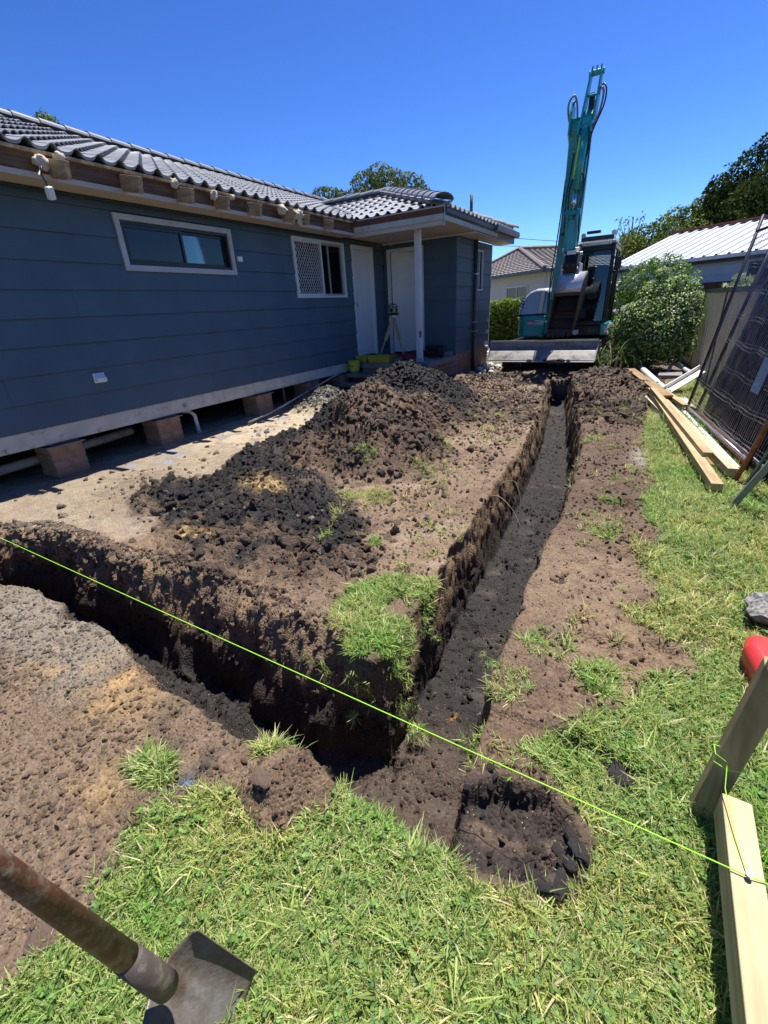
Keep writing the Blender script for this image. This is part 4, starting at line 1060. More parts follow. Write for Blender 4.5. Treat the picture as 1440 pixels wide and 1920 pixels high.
# porch slab and its brick side
SL = -3.74
slab = MB().b2(WX + .02, SL, 8.08, Y_END - .03, .43, .525).build('porch_slab', CONC, house, bevel=.006)
pb = MB().b2(SL - .17, SL - .062, 8.16, Y_END, -.3, .43).b2(-5.3, SL - .062, 8.16, 8.28, -.3, .43).build('porch_base', MORTAR, house)
z = -.25; c = 0
while z < .40:
    y = 8.17 + (.12 if c % 2 else 0)
    while y < Y_END - .12:
        place('brick', brick_mesh(.11, .22, .076), pb, (SL - .11, y + .11, z + .038)); y += .24
    x = -5.28 + (.12 if c % 2 else 0)
    while x < SL - .25:
        place('brick', brick_mesh(.22, .11, .076), pb, (x + .11, 8.205, z + .038)); x += .24
    z += .086; c += 1
for (y0_, zt) in ((7.98, .345), (7.72, .185)):
    MB().b2(-5.46, -4.60, y0_ - .18, y0_ + .08, zt - .07, zt).build('step', CONC, house, bevel=.006)
    MB().b2(-5.40, -4.66, y0_ - .06, y0_ + .06, zt - .17, zt - .072).build('riser', FASCIA, house)
# post
post = MB().b2(-4.085, -3.985, 8.29, 8.39, .527, 2.79).build('porch_post', WHITE, house, bevel=.004)
MB().b2(-4.095, -3.975, 8.28, 8.40, .527, .60).build('post_foot', PEEL, post, bevel=.003)
MB().b2(-4.02, -3.983, 8.287, 8.33, .98, 1.10).build('rot_patch', wood('rotten_wood', (.25, .16, .08), (.08, .05, .03), 2), post, bevel=.008)
# porch ceiling, beams, fascias
EX = -3.38; EY = 7.98; EF = 12.22
MB().b2(WX + .02, EX, EY, Y_END - .02, 2.79, 2.802).b2(CORN + .024, EX, Y_END - .02, EF, 2.765, 2.777).build('porch_ceiling', SOFFIT, house)
MB().b2(WX + .02, EX, Y_END - .045, Y_END - .020, 2.755, 2.785).build('ceiling_mould', WHITE, house)
MB().b2(WX + .3, EX - .02, EY + .01, EY + .05, 2.73, 2.79).build('porch_beam', SOFFIT, house)
MB().b2(WX + .36, EX, EY - .018, EY + .004, 2.80, 2.885).build('fascia_strip', PEEL, house)
MB().b2(WX + .36, EX + .004, EY - .022, EY - .004, 2.888, 2.97).build('fascia', material('red_brown_fascia', (.16, .065, .035), .6, var=.3, dirt=(.07, .045, .03), dirt_amt=.4), house)
MB().b2(WX + .45, EX + .03, EY - .05, EY - .024, 2.972, 2.99).build('tile_batten', SOFFIT, house)
MB().b2(EX - .004, EX + .016, EY - .01, 10.9, 2.79, 2.865).build('fascia_strip', PEEL, house)
MB().b2(EX - .004, EX + .014, EY - .01, EF, 2.867, 2.96).build('fascia', GUTTER, house)
MB().b2(EX + .018, EX + .03, EY - .03, EY - .015, 2.70, 2.98).build('corner_strip', GALV, house)
g = MB().prism([(EX + .02, 2.99), (EX + .02, 2.88), (EX + .11, 2.88), (EX + .125, 2.93), (EX + .115, 2.99), (EX + .105, 2.99), (EX + .11, 2.935), (EX + .10, 2.89), (EX + .03, 2.89), (EX + .03, 2.99)], 10.55, EF + .05, 'y').build('gutter', GUTTER, house)
MB().prism([(EX + .018, 2.955), (EX + .05, 2.96), (EX + .05, 2.90), (EX + .018, 2.89)], EY, 10.5, 'y').build('gutter_back', GUTTER, house)
MB().b2(EX - .006, EX + .012, 10.9, EF, 2.765, 2.865).build('barge_board', GUTTER, house)
# downpipe on the wing wall
dp = MB().tube([(CORN + .06, 10.62, 2.76), (CORN + .06, 10.62, -.05)], .04, 12).build('downpipe', GUTTER, house, smooth=True)
for zz_ in (2.1, 1.12, .93): MB().b2(CORN + .018, CORN + .10, 10.57, 10.76 if zz_ < 2 else 10.67, zz_, zz_ + .03).build('bracket', GALV, dp)
MB().tube([(CORN + .02, 11.62, .52), (CORN + .08, 11.62, .52)], .035, 10).build('tap_plate', WHITE2, house)
MB().tube([(CORN + .05, 11.62, .50), (CORN + .06, 11.6, .35), (CORN + .03, 11.58, .22)], .008, 6).build('tap_pipe', GALV, house)
# porch light fitting
MB().tube([(-4.9, 8.9, 2.79), (-4.9, 8.9, 2.77)], .05, 12).tube([(-4.9, 8.9, 2.77), (-4.93, 8.9, 2.70), (-4.9, 8.9, 2.64), (-4.87, 8.9, 2.70)], .006, 6).build('light_fitting', GREYMET, house)

# --------------------------------------------------------------- roof tiles
def tile_mesh(W=.215, L_=.375, flip=False):
    mb = MB(); us = [0, .10, .22, .34, .44, .56, .70, .84, 1.0]
    hs = [.036, .047, .036, .010, .0, -.001, .0, .010, .033]
    n = len(us)
    for (yy, dz) in ((0, 0), (L_, 0)):
        for u, h in zip(us, hs): mb.v.append((u * W - W / 2, yy, h + dz))
    for u, h in zip(us, hs): mb.v.append((u * W - W / 2, 0, h - (.008 if h > .012 else .026)))
    for u, h in zip(us, hs): mb.v.append((u * W - W / 2, L_, h - .014))
    for i in range(n - 1):
        mb.f.append((i, i + 1, n + i + 1, n + i)); mb.f.append((2 * n + i + 1, 2 * n + i, i, i + 1)[::-1] if False else (i, 2 * n + i, 2 * n + i + 1, i + 1))
        mb.f.append((2 * n + i, 3 * n + i, 3 * n + i + 1, 2 * n + i + 1))
    me = bpy.data.meshes.new('roof_tile'); me.from_pydata(mb.v, [], mb.f); me.materials.append(TILE)
    bm = bmesh.new(); bm.from_mesh(me); bmesh.ops.recalc_face_normals(bm, faces=bm.faces); bm.to_mesh(me); bm.free()
    return me
TM = tile_mesh()
PM, PW = .356, .350
EAVX, EAVZ = -5.10, 2.995
WEY, WEZ = 7.93, 3.0; WXR = -3.34
def z_main(x): return EAVZ + PM * (EAVX - x)
def z_wing(y): return WEZ + PW * (y - WEY)
RIDGE_X = -9.05; WR_Y = (WEY + EF + .04) / 2; WR_Z = z_wing(WR_Y)
roof = MB()
roof.quad((EAVX - .03, -1.6, EAVZ - .075), (RIDGE_X, -1.6, z_main(RIDGE_X) - .075), (RIDGE_X, 13.5, z_main(RIDGE_X) - .075), (EAVX - .03, 13.5, EAVZ - .075))
roof.quad((RIDGE_X, -1.6, z_main(RIDGE_X) - .075), (RIDGE_X - 4, -1.6, z_main(RIDGE_X) - 1.6), (RIDGE_X - 4, 13.5, z_main(RIDGE_X) - 1.6), (RIDGE_X, 13.5, z_main(RIDGE_X) - .075))
hx = WXR - (WR_Y - WEY)
vx = EAVX - (WR_Z - EAVZ) / PM
e_ = .075
roof.add([(WXR, WEY + .02, WEZ - e_), (EAVX + .2, WEY + .02, WEZ - e_), (vx, WR_Y, WR_Z - e_), (hx, WR_Y, WR_Z - e_)], [(0, 1, 2, 3)])
roof.add([(WXR, WEY + .02, WEZ - e_), (hx, WR_Y, WR_Z - e_), (WXR, EF + .04, WEZ - e_)], [(0, 1, 2)])
roof.add([(WXR, EF + .04, WEZ - e_), (hx, WR_Y, WR_Z - e_), (vx - 1, WR_Y, WR_Z - e_), (vx - 1, EF + .04, WEZ - e_)], [(0, 1, 2, 3)])
roof = roof.build('roof', DARK, house)
slots = []
CS = .30; TW = .215
am = math.atan(PM); aw = math.atan(PW)
c = 0
while True:
    s_ = c * CS; x = EAVX - s_ * math.cos(am)
    if x < RIDGE_X + .1: break
    y = -1.4 + TW / 2
    while y < 13.2:
        z = EAVZ + .012 + s_ * math.sin(am)
        xm = x - .15
        inside_wing = (y > WEY - .1 and y < EF and z_main(xm) < z_wing(min(y, 2 * WR_Y - y)) - .02 and xm > vx - .1)
        if not inside_wing: slots.append(((x, y, z), (am - .125, 0, R(90)), 'm'))
        y += TW
    c += 1
# wing front face: tiles run up +Y
c = 0
while c * CS * math.cos(aw) < (WR_Y - WEY) - .05:
    s_ = c * CS; y = WEY + s_ * math.cos(aw); x = WXR - TW / 2 - s_ * math.cos(aw)
    while x > EAVX - (z_wing(y) - EAVZ) / PM - .25:
        slots.append(((x, y, WEZ + s_ * math.sin(aw)), (aw - .125, 0, 0), 'w')); x -= TW
    c += 1
# wing right face: run up -X
c = 0
while c * CS * math.cos(aw) < (WR_Y - WEY) - .05:
    s_ = c * CS; x = WXR - s_ * math.cos(aw); y = WEY + TW / 2 + s_ * math.cos(aw)
    while y < EF - s_ * math.cos(aw):
        slots.append(((x, y, WEZ + s_ * math.sin(aw)), (aw - .125, 0, R(90)), 'r')); y += TW
    c += 1
def vis(s_):
    (x, y, z), _, k = s_
    if k == 'm' and y < 1.9 - (x - EAVX) * .45: return 99
    return math.dist((x, y, z), (0, 0, 1.5)) + (2.5 if k == 'r' else 0)
slots.sort(key=vis)
rest = []
for i, (p, rt, k) in enumerate(slots):
    jr = (rt[0] + random.uniform(-.006, .006), rt[1] + random.uniform(-.006, .006), rt[2] + random.uniform(-.008, .008))
    if i < 300: place('roof_tile', TM, roof, p, jr)
    else: rest.append((p, jr))
tv = np.array([v_.co[:] for v_ in TM.vertices]); tf = np.array([p.vertices[:] for p in TM.polygons]); VV = []; FF = []
for i, (p, rt) in enumerate(rest):
    M = np.array(Euler(rt).to_matrix()); VV.append(tv @ M.T + np.array(p)); FF.append(tf + i * len(tv))
tm = np_mesh('roof_tiles', np.concatenate(VV) - np.array(wl(roof)), np.concatenate(FF), TILE)
o = bpy.data.objects.new('roof_tiles', tm); COL.objects.link(o); o.parent = roof; o['kind'] = 'stuff'
# ridge and hip caps
CAPM = material('ridge_cap_tile', (.22, .23, .25), .45, var=.12, scale=4, bump=.3)
def cap_mesh(L_=.42, r=.15):
    mb = MB(); n = 8
    for yy, rr in ((0, r), (L_, r * .9)):
        for j in range(n + 1):
            a = math.pi * (j / n); mb.v.append((math.cos(a) * rr, yy, math.sin(a) * rr * .62 - .02))
    for yy, rr in ((0, r - .016), (L_, r * .9 - .016)):
        for j in range(n + 1):
            a = math.pi * (j / n); mb.v.append((math.cos(a) * rr, yy, math.sin(a) * rr * .62 - .02))
    q = n + 1
    for j in range(n):
        mb.f += [(j, j + 1, q + j + 1, q + j), (2 * q + j, 3 * q + j, 3 * q + j + 1, 2 * q + j + 1), (j, 2 * q + j, 2 * q + j + 1, j + 1), (q + j, q + j + 1, 3 * q + j + 1, 3 * q + j)]
    me = bpy.data.meshes.new('ridge_cap'); me.from_pydata(mb.v, [], mb.f); me.materials.append(CAPM)
    bm = bmesh.new(); bm.from_mesh(me); bmesh.ops.recalc_face_normals(bm, faces=bm.faces); bm.to_mesh(me); bm.free(); return me
CM = cap_mesh(); CMB = cap_mesh(.42, .18)
def caps(p0, p1, step, me, up=.065):
    p0 = Vector(p0); p1 = Vector(p1); d = p1 - p0; L_ = d.length; n = max(1, int(L_ / step)); q = d.normalized()
    yaw = math.atan2(-q.x, q.y); pit_ = math.asin(q.z)
    for i in range(n):
        p = p0 + q * (i * step) + Vector((0, 0, up))
        o = place('ridge_cap', me, roof, p); o.rotation_euler = Euler((pit_ - .03, 0, yaw), 'XYZ')
caps((RIDGE_X, 2.0, z_main(RIDGE_X)), (RIDGE_X, 12.8, z_main(RIDGE_X)), .38, CM)
caps((WXR - .02, WEY + .0, WEZ + .02), (hx, WR_Y, WR_Z), .30, CMB, .055)
caps((hx, WR_Y, WR_Z), (vx - .1, WR_Y, WR_Z), .36, CM)
caps((WXR - .02, EF + .04, WEZ + .02), (hx, WR_Y, WR_Z), .36, CM)
MB().tube([(-3.65, 10.0, 3.02), (-3.65, 10.0, 3.47)], .03, 10).build('vent_pipe', material('dark_pipe', (.06, .065, .08), .5), house, smooth=True)
MB().b2(EAVX - .04, EAVX + .0, -1.5, 7.9, EAVZ - .05, EAVZ - .022).build('eave_batten', RAFTER, house)

# --------------------------------------------------------------- things on and beside the porch
SZ = .527
yel = material('yellow_plastic', (.50, .42, .05), .45, var=.12, dirt=(.25, .2, .1), dirt_amt=.3)
def tub(x0, x1, y0, y1, label, extra=0):
    t = thing('plaster_tub', label, 'tub', ((x0 + x1) / 2, (y0 + y1) / 2, SZ), 'yellow tubs on the porch')
    mb = MB(); k = .02
    A_ = [(x0 + k, y0 + k), (x1 - k, y0 + k), (x1 - k, y1 - k), (x0 + k, y1 - k)]; B_ = [(x0, y0), (x1, y0), (x1, y1), (x0, y1)]
    Ai = [(p + (.012 if p < (x0 + x1) / 2 else -.012), q + (.012 if q < (y0 + y1) / 2 else -.012)) for p, q in A_]; Bi = [(p + (.012 if p < (x0 + x1) / 2 else -.012), q + (.012 if q < (y0 + y1) / 2 else -.012)) for p, q in B_]
    vs = [(*p, SZ + .002) for p in A_] + [(*p, SZ + .125) for p in B_] + [(*p, SZ + .125) for p in Bi] + [(*p, SZ + .015) for p in Ai]
    fs = [(0, 3, 2, 1)] + [(i, (i + 1) % 4, 4 + (i + 1) % 4, 4 + i) for i in range(4)] + [(4 + i, 4 + (i + 1) % 4, 8 + (i + 1) % 4, 8 + i) for i in range(4)] + [(8 + i, 8 + (i + 1) % 4, 12 + (i + 1) % 4, 12 + i) for i in range(4)] + [(12, 13, 14, 15)]
    mb.add(vs, fs); mb.build('shell', yel, t, bevel=.004)
    MB().b2(x0 + .03, x1 - .03, y0 + .03, y1 - .03, SZ + .017, SZ + .06).build('contents', CONC, t)
tub(-5.42, -5.16, 8.12, 8.42, 'smaller dull yellow tub at the left end of the porch slab')
tub(-5.13, -4.62, 8.12, 8.5, 'wider dull yellow tub beside the small one, left of the red hose')
bk = thing('bucket', 'yellow lidded plastic pail with green band standing on the porch steps', 'bucket', (-5.33, 7.92, .347))
MB().tube([(-5.33, 7.92, .348), (-5.33, 7.92, .40)], [.103, .107], 24).build('green_band', material('green_print', (.05, .25, .12), .5, bump=0), bk, smooth=False)
MB().tube([(-5.33, 7.92, .402), (-5.33, 7.92, .56)], [.107, .12], 24).build('body', material('bright_yellow', (.62, .52, .06), .4, var=.06), bk, smooth=False)
MB().tube([(-5.33, 7.92, .562), (-5.33, 7.92, .60)], [.128, .128], 24).build('lid', yel, bk, bevel=.004)
MB().box((-5.33, 7.808, .50), (.10, .004, .03), (.07, 0, 0)).build('print', material('olive_print', (.16, .14, .03), .6), bk)
# tripod with laser level
tp = thing('tripod', 'timber surveying tripod standing on the porch in front of the open door', 'tripod', (-4.93, 8.95, SZ))
LW = material('tripod_wood', (.42, .34, .22), .55, var=.15, dirt=(.2, .16, .1), dirt_amt=.3)
hd = Vector((-4.93, 8.95, 1.36))
for fx, fy in ((-5.27, 8.83), (-4.62, 8.80), (-4.90, 9.33)):
    ft = Vector((fx, fy, SZ)); md_ = hd.lerp(ft, .55)
    lg = MB().bar(hd + Vector((-.02, 0, 0)), md_ + Vector((-.02, 0, 0)), .014, .03).bar(hd + Vector((.022, 0, 0)), md_ + Vector((.022, 0, 0)), .014, .03).build('leg', LW, tp)
    MB().bar(hd.lerp(ft, .45), hd.lerp(ft, .94), .024, .026).build('lower_leg', LW, lg)
    MB().bar(hd.lerp(ft, .93), ft, .03, .03, w1=.01, h1=.01).build('spike', GREYMET, lg)
MB().tube([(-4.93, 8.95, 1.35), (-4.93, 8.95, 1.385)], .065, 16).build('head_plate', GREYMET, tp)
lv = thing('laser_level', 'black and yellow rotary laser level mounted on the tripod', 'laser level', (-4.93, 8.95, 1.388))
MB().b2(-5.02, -4.84, 8.86, 9.04, 1.389, 1.43).build('base', BLACKW, lv, bevel=.008)
MB().b2(-5.0, -4.86, 8.88, 9.02, 1.431, 1.54).build('body', material('level_yellow', (.34, .32, .10), .45), lv, bevel=.02)
MB().tube([(-4.93, 8.879, 1.485), (-4.93, 8.86, 1.485)], .035, 14).build('dial', BLACKW, lv)
MB().b2(-5.005, -4.855, 8.875, 9.025, 1.55, 1.565).build('top_plate', BLACKW, lv, bevel=.004)
MB().tube([(-5.02, 8.95, 1.45), (-5.02, 8.95, 1.58), (-4.98, 8.95, 1.60), (-4.88, 8.95, 1.60), (-4.84, 8.95, 1.58), (-4.84, 8.95, 1.45)], .011, 8).build('handle', BLACKW, lv, smooth=True)
# hose heap, cables and odd tools on the slab
def coil(cx, cy, z, r, turns, tr, seed, name, mat, label, cat):
    rr_ = random.Random(seed); pts_ = []
    N_ = turns * 22
    for i in range(N_):
        a = i / 22 * 6.283; q = r * (.55 + .45 * math.sin(i * .11 + seed)) * rr_.uniform(.93, 1.07)
        pts_.append((cx + q * math.cos(a) * 1.2, cy + q * math.sin(a) * .8, z + tr + .012 * (i / 22) + .045 * abs(math.sin(i * .37 + seed)) * rr_.uniform(.6, 1.2)))
    return MB().tube(pts_, tr, 6).build(name, mat, None, smooth=True, origin=(cx, cy, z), label=label, cat=cat)
coil(-4.38, 8.45, SZ, .26, 9, .012, 3, 'hose', material('red_hose', (.22, .03, .05), .4), 'tangled dark red air hose heaped on the porch beside the post', 'hose')
coil(-3.98, 8.95, SZ, .16, 6, .010, 8, 'cable_heap', material('black_rubber', (.015, .015, .016), .5), 'black cable heap behind the white porch post', 'cable')
MB().box((-4.40, 8.98, SZ + .08), (.30, .2, .15), (0, 0, .2)).build('tool_bag', material('black_cloth', (.02, .02, .022), .9), None, bevel=.03, origin=(-4.4, 8.98, SZ), label='black tool bag on the porch in front of the wall', cat='tool bag')
MB().tube([(-4.68, 8.38, SZ), (-4.68, 8.38, SZ + .13)], [.06, .05], 14).build('fuel_can', material('red_can', (.45, .03, .03), .4), None, bevel=.01, origin=(-4.68, 8.38, SZ), label='small red can beside the hose on the porch', cat='can')
MB().b2(-4.52, -4.38, 8.14, 8.26, SZ, SZ + .09).build('charger', material('grey_plastic', (.16, .17, .19), .5), None, bevel=.012, origin=(-4.45, 8.2, SZ), label='grey plastic charger at the front edge of the porch', cat='charger')
MB().b2(-4.35, -4.0, 9.25, 9.45, SZ, SZ + .22).build('tool_case', material('black_case', (.018, .018, .02), .45), None, bevel=.02, origin=(-4.2, 9.35, SZ), label='black tool case against the navy porch wall', cat='tool case')
MB().b2(-4.4, -3.85, Y_END - .06, Y_END - .022, SZ, SZ + .07).build('timber_offcut', LW, None, origin=(-4.1, Y_END - .04, SZ), label='timber strip lying along the foot of the navy porch wall', cat='timber')
MB().tube([(-5.20, 4.73, .05), (-5.27, 5.3, .08), (-5.38, 6.4, .22), (-5.43, 7.3, .36), (-5.44, 7.65, .40)], .017, 8).build('conduit', PVC, None, smooth=True, origin=(-5.3, 6, 0), label='thin grey conduit slanting from the clay up to the bearer board', cat='conduit')
# white rocks beside the wing
rk = material('white_rock', (.58, .56, .52), .85, var=.12, bump=.6, bscale=30)
ROCKS = []
for i in range(4):
    m_ = clod_mesh(60 + i, 2).copy(); m_.materials.clear(); m_.materials.append(rk); m_.name = 'garden_rock'; ROCKS.append(m_)
spots = [(-3.62, 10.2), (-3.45, 10.45), (-3.6, 10.7), (-3.35, 10.85), (-3.55, 11.05), (-3.3, 11.2), (-3.5, 11.4), (-3.25, 11.5), (-3.42, 10.1), (-3.66, 10.95), (-3.7, 11.3), (-3.2, 11.0), (-3.3, 10.6), (-3.6, 11.6)]
for i, (x, y) in enumerate(spots):
    o = bpy.data.objects.new('garden_rock', ROCKS[i % 4]); COL.objects.link(o); s_ = random.uniform(.055, .095); side = ['nearest the porch', 'second from the porch', 'third from the porch', 'fourth from the porch', 'in the middle of the row, nearer the wall', 'in the middle of the row, nearer the track', 'past the middle, touching the wall side', 'close to the excavator track', 'alone at the porch end by the downpipe', 'against the brick base below the tap', 'against the brick base near the far corner', 'furthest right beside the track', 'on the yard side in the middle', 'last of the row at the far corner'][i]
    o.location = (x, y, gz(x, y) + s_ * .45); o.scale = (s_,) * 3; o.rotation_euler = (random.uniform(-.4, .4), random.uniform(-.4, .4), random.uniform(0, 6))
    props(o, 'white garden rock ' + side, 'rock', 'white rocks beside the wing')
# ------------------------------------------------------------------ excavator
TEAL = material('teal_paint', (.010, .32, .325), .35, var=.10, scale=2.5, bump=.04, dirt=(.06, .09, .08), dirt_amt=.24, dirt_scale=3, spec=.5, coat=.3)
TEALD = material('dark_teal_paint', (.004, .17, .17), .4, var=.1, dirt=(.05, .07, .06), dirt_amt=.25)
EGREY = material('machine_grey', (.045, .05, .058), .45, var=.12, dirt=(.12, .1, .08), dirt_amt=.2)
EBLACK = material('machine_black', (.012, .012, .014), .4, var=.2, dirt=(.06, .05, .04), dirt_amt=.2)
SILVER = material('silver_hood', (.42, .44, .46), .3, .4, var=.05, scale=2, bump=.02)
STEEL = material('worn_steel', (.58, .57, .56), .34, .35, var=.15, scale=8, bump=.15, dirt=(.14, .11, .09), dirt_amt=.3, stretch=(6, 1, 1))
CHROME = material('chrome_rod', (.62, .65, .70), .12, 1.0, var=.03, bump=0)
RUSTB = material('bucket_rust', (.115, .062, .036), .7, .1, var=.3, scale=5, bump=.4, dirt=(.04, .03, .025), dirt_amt=.45, stretch=(1, 1, 7))
RUBBER = material('track_rubber', (.016, .015, .015), .85, var=.2, dirt=(.11, .08, .055), dirt_amt=.4, dirt_scale=6)
BLADEM = material('dozer_blade', (.34, .33, .31), .5, .35, var=.14, scale=5, bump=.25, dirt=(.10, .085, .07), dirt_amt=.4, dirt_scale=4)
CABG = glass_mat('cab_glass', (.66, .76, .78), .01)
EX_ = thing('excavator', 'teal excavator with upright boom, silver hood and dozer blade parked over the far trench end', 'excavator', (-2.1, 12.1, 0))
# tracks
for cx, lab in ((-2.90, None), (-1.28, None)):
    y0, y1, rr = 11.15, 13.25, .30; zc = .335
    prof = []
    for i in range(13):
        a = math.pi / 2 + math.pi * i / 12; prof.append((y0 + rr * math.cos(a), zc + rr * math.sin(a)))
    for i in range(13):
        a = -math.pi / 2 + math.pi * i / 12; prof.append((y1 + rr * math.cos(a), zc + rr * math.sin(a)))
    tr = MB().prism(prof, cx - .215, cx + .215, 'x').build('track', RUBBER, EX_)
    mb = MB().box((0, 0, 0), (.43, .07, .035)); pm_ = mb.mesh('track_pad', RUBBER)
    per = []; tot = 2 * (y1 - y0) + 2 * math.pi * rr; nP = 42
    for k in range(nP):
        s_ = tot * k / nP
        if s_ < y1 - y0: p = (y1 - s_, zc + rr + .015); a = 0
        elif s_ < y1 - y0 + math.pi * rr:
            t = (s_ - (y1 - y0)) / rr; a = t; p = (y0 - (rr + .015) * math.sin(t), zc + (rr + .015) * math.cos(t))
        elif s_ < 2 * (y1 - y0) + math.pi * rr: p = (y0 + (s_ - (y1 - y0) - math.pi * rr), zc - rr - .015); a = math.pi
        else:
            t = (s_ - 2 * (y1 - y0) - math.pi * rr) / rr; a = math.pi + t; p = (y1 + (rr + .015) * math.sin(t), zc - (rr + .015) * math.cos(t))
        place('track_pad', pm_, tr, (cx, p[0], p[1]), (a, 0, 0))
    for wy in (11.25, 13.15): MB().tube([(cx - .235, wy, zc), (cx + .235, wy, zc)], .17, 18).build('idler', EGREY, tr)
MB().b2(-2.7, -1.5, 11.5, 12.9, .35, .68).build('undercarriage', EGREY, EX_, bevel=.03)
MB().tube([(-2.1, 12.2, .66), (-2.1, 12.2, .76)], .5, 28).build('slew_ring', EBLACK, EX_)
# blade
prof = [(10.50, .705), (10.505, .66), (10.495, .61), (10.465, .57), (10.40, .52), (10.32, .435), (10.24, .345), (10.27, .335), (10.36, .42), (10.45, .49), (10.53, .56), (10.55, .62), (10.55, .68), (10.55, .73), (10.50, .73)]
bl = MB().prism(prof, -3.27, -1.065, 'x').build('dozer_blade', BLADEM, EX_, bevel=.004)
MB().b2(-3.275, -1.06, 10.478, 10.50, .700, .735).build('top_lip', STEEL, bl)
for x_ in (-3.285, -1.055): MB().prism([(10.47, .735), (10.45, .60), (10.23, .335), (10.45, .34), (10.60, .50), (10.60, .72)], x_ - .008, x_ + .008, 'x').build('end_plate', BLADEM, bl)
MB().prism([(10.265, .36), (10.225, .318), (10.24, .308), (10.285, .345)], -3.27, -1.065, 'x').build('cutting_edge', STEEL, bl)
for x_ in (-2.62, -1.62): MB().bar((x_, 10.62, .50), (x_ * .9 - .21, 11.7, .45), .12, .16).build('blade_arm', EGREY, EX_, bevel=.01)
mud = []
for i, (x_, s_) in enumerate([(-2.02, .05), (-1.88, .07), (-1.72, .06), (-1.66, .04), (-1.55, .035), (-2.35, .04)]):
    o = place('mud_clod', CLODS[i % 7].copy(), bl, (x_, 10.25, .345 + s_ * .1)); o.scale = (s_ * 1.4, s_, s_ * .8); o.data.materials.clear(); o.data.materials.append(material('mud', (.075, .055, .042), .9, bump=.6))
# upper body : right-hand side housing (viewer's left)
body = MB().prism([(-2.98, 11.75), (-2.93, 11.42), (-2.80, 11.30), (-2.30, 11.28), (-2.30, 13.35), (-2.6, 13.55), (-2.98, 13.2)], .745, 1.20, 'z').build('side_housing', TEAL, EX_, bevel=.035, segs=3)
# silver hood
hb_ = MB()
hp_ = [(-2.955, 1.205), (-2.95, 1.32), (-2.90, 1.48), (-2.82, 1.62), (-2.72, 1.71), (-2.58, 1.755), (-2.34, 1.76), (-2.27, 1.70), (-2.25, 1.205)]
nP = len(hp_); vs = []
for (yy, sc_, zs) in ((11.35, .86, .93), (11.42, .96, .985), (11.6, 1, 1), (13.0, 1, 1), (13.3, .95, .95)):
    for (px_, pz_) in hp_: vs.append((-2.6 + (px_ + 2.6) * sc_, yy + (pz_ - 1.2) * .16 * (yy < 11.5), 1.205 + (pz_ - 1.205) * zs))
fs = []
for k in range(4):
    for i in range(nP): fs.append((k * nP + i, k * nP + (i + 1) % nP, (k + 1) * nP + (i + 1) % nP, (k + 1) * nP + i))
fs += [tuple(range(nP)), tuple(reversed(range(4 * nP, 5 * nP)))]
hood = hb_.add(vs, fs).build('hood', SILVER, EX_, bevel=.03, segs=3)
MB().prism([(-2.50, 1.24), (-2.39, 1.24), (-2.36, 1.70), (-2.44, 1.71)], 11.33, 11.46, 'y').build('hood_panel', SILVER, hood, bevel=.008)
MB().b2(-2.96, -2.27, 11.345, 11.40, 1.19, 1.235).build('hood_seam', EBLACK, hood, bevel=.01)
for i in range(5):
    z_ = 1.33 + i * .06
    MB().tube([(-2.955 + .03 * i * .3, 11.62, z_ + .04), (-2.93 + .03 * i * .3, 11.47, z_ + .01), (-2.84 + .02 * i * .3, 11.375, z_ - .01)], .016, 6).build('louvre', EBLACK, hood)
# decals
MB().b2(-2.71, -2.55, 11.276, 11.281, 1.00, 1.10).build('red_sticker', material('red_decal', (.42, .05, .05), .4, bump=0), body)
for z_ in (1.062, 1.028): MB().b2(-2.69, -2.57, 11.272, 11.275, z_ - .008, z_ + .008).build('sticker_line', WHITE2, body)
MB().b2(-2.545, -2.33, 11.276, 11.281, 1.00, 1.10).build('pale_sticker', material('pale_decal', (.45, .55, .62), .4, bump=0), body)
for z_, x1_ in ((1.075, -2.42), (1.05, -2.46), (1.02, -2.44)): MB().b2(-2.53, x1_, 11.272, 11.275, z_ - .005, z_ + .005).build('sticker_line', material('decal_ink', (.08, .12, .2), .5, bump=0), body)
# floor deck, cab
MB().b2(-2.29, -1.08, 11.45, 13.5, .745, .93).build('deck', EGREY, EX_, bevel=.02)
MB().b2(-1.84, -1.16, 11.335, 11.45, .745, .945).build('front_panel', EBLACK, EX_, bevel=.02)
MB().b2(-1.155, -1.045, 11.34, 12.9, .75, .99).build('corner_cover', TEAL, EX_, bevel=.025)
MB().b2(-2.05, -1.86, 11.3, 11.5, .76, .94).build('step_block', TEALD, EX_, bevel=.02)
MB().prism([(-1.70, .80), (-1.64, .76), (-1.58, .80), (-1.58, .87), (-1.70, .87)], 11.326, 11.333, 'y').build('shield_badge', WHITE2, EX_)
MB().b2(-1.40, -1.24, 11.322, 11.333, .80, .90).build('panel_recess', EGREY, EX_)
cabx0, cabx1, caby0, caby1, cz0, cz1 = -1.80, -1.07, 11.42, 12.75, .94, 2.50
cab = MB()
pl = .075
for x_ in (cabx0, cabx1 - pl):
    cab.prism([(caby0 - .04, cz0), (caby0 + .07, cz0), (caby0 + .13, cz1), (caby0 + .04, cz1)], x_, x_ + pl, 'x')
    cab.b2(x_, x_ + pl, caby1 - pl, caby1, cz0, cz1); cab.b2(x_, x_ + pl, 12.1, 12.17, cz0, cz1)
    cab.b2(x_, x_ + pl, caby0 + .05, caby1, cz1 - .10, cz1)
cab.b2(cabx0 + pl, cabx1 - pl, caby0 + .02, caby0 + .12, cz1 - .12, cz1); cab.b2(cabx0 + pl, cabx1 - pl, caby1 - pl, caby1, cz1 - .12, cz1)
cab.b2(cabx0 + pl, cabx1 - pl, caby0 - .04, caby0 + .06, cz0, cz0 + .10); cab.b2(cabx0 + pl, cabx1 - pl, caby1 - pl, caby1, cz0, cz0 + .5)
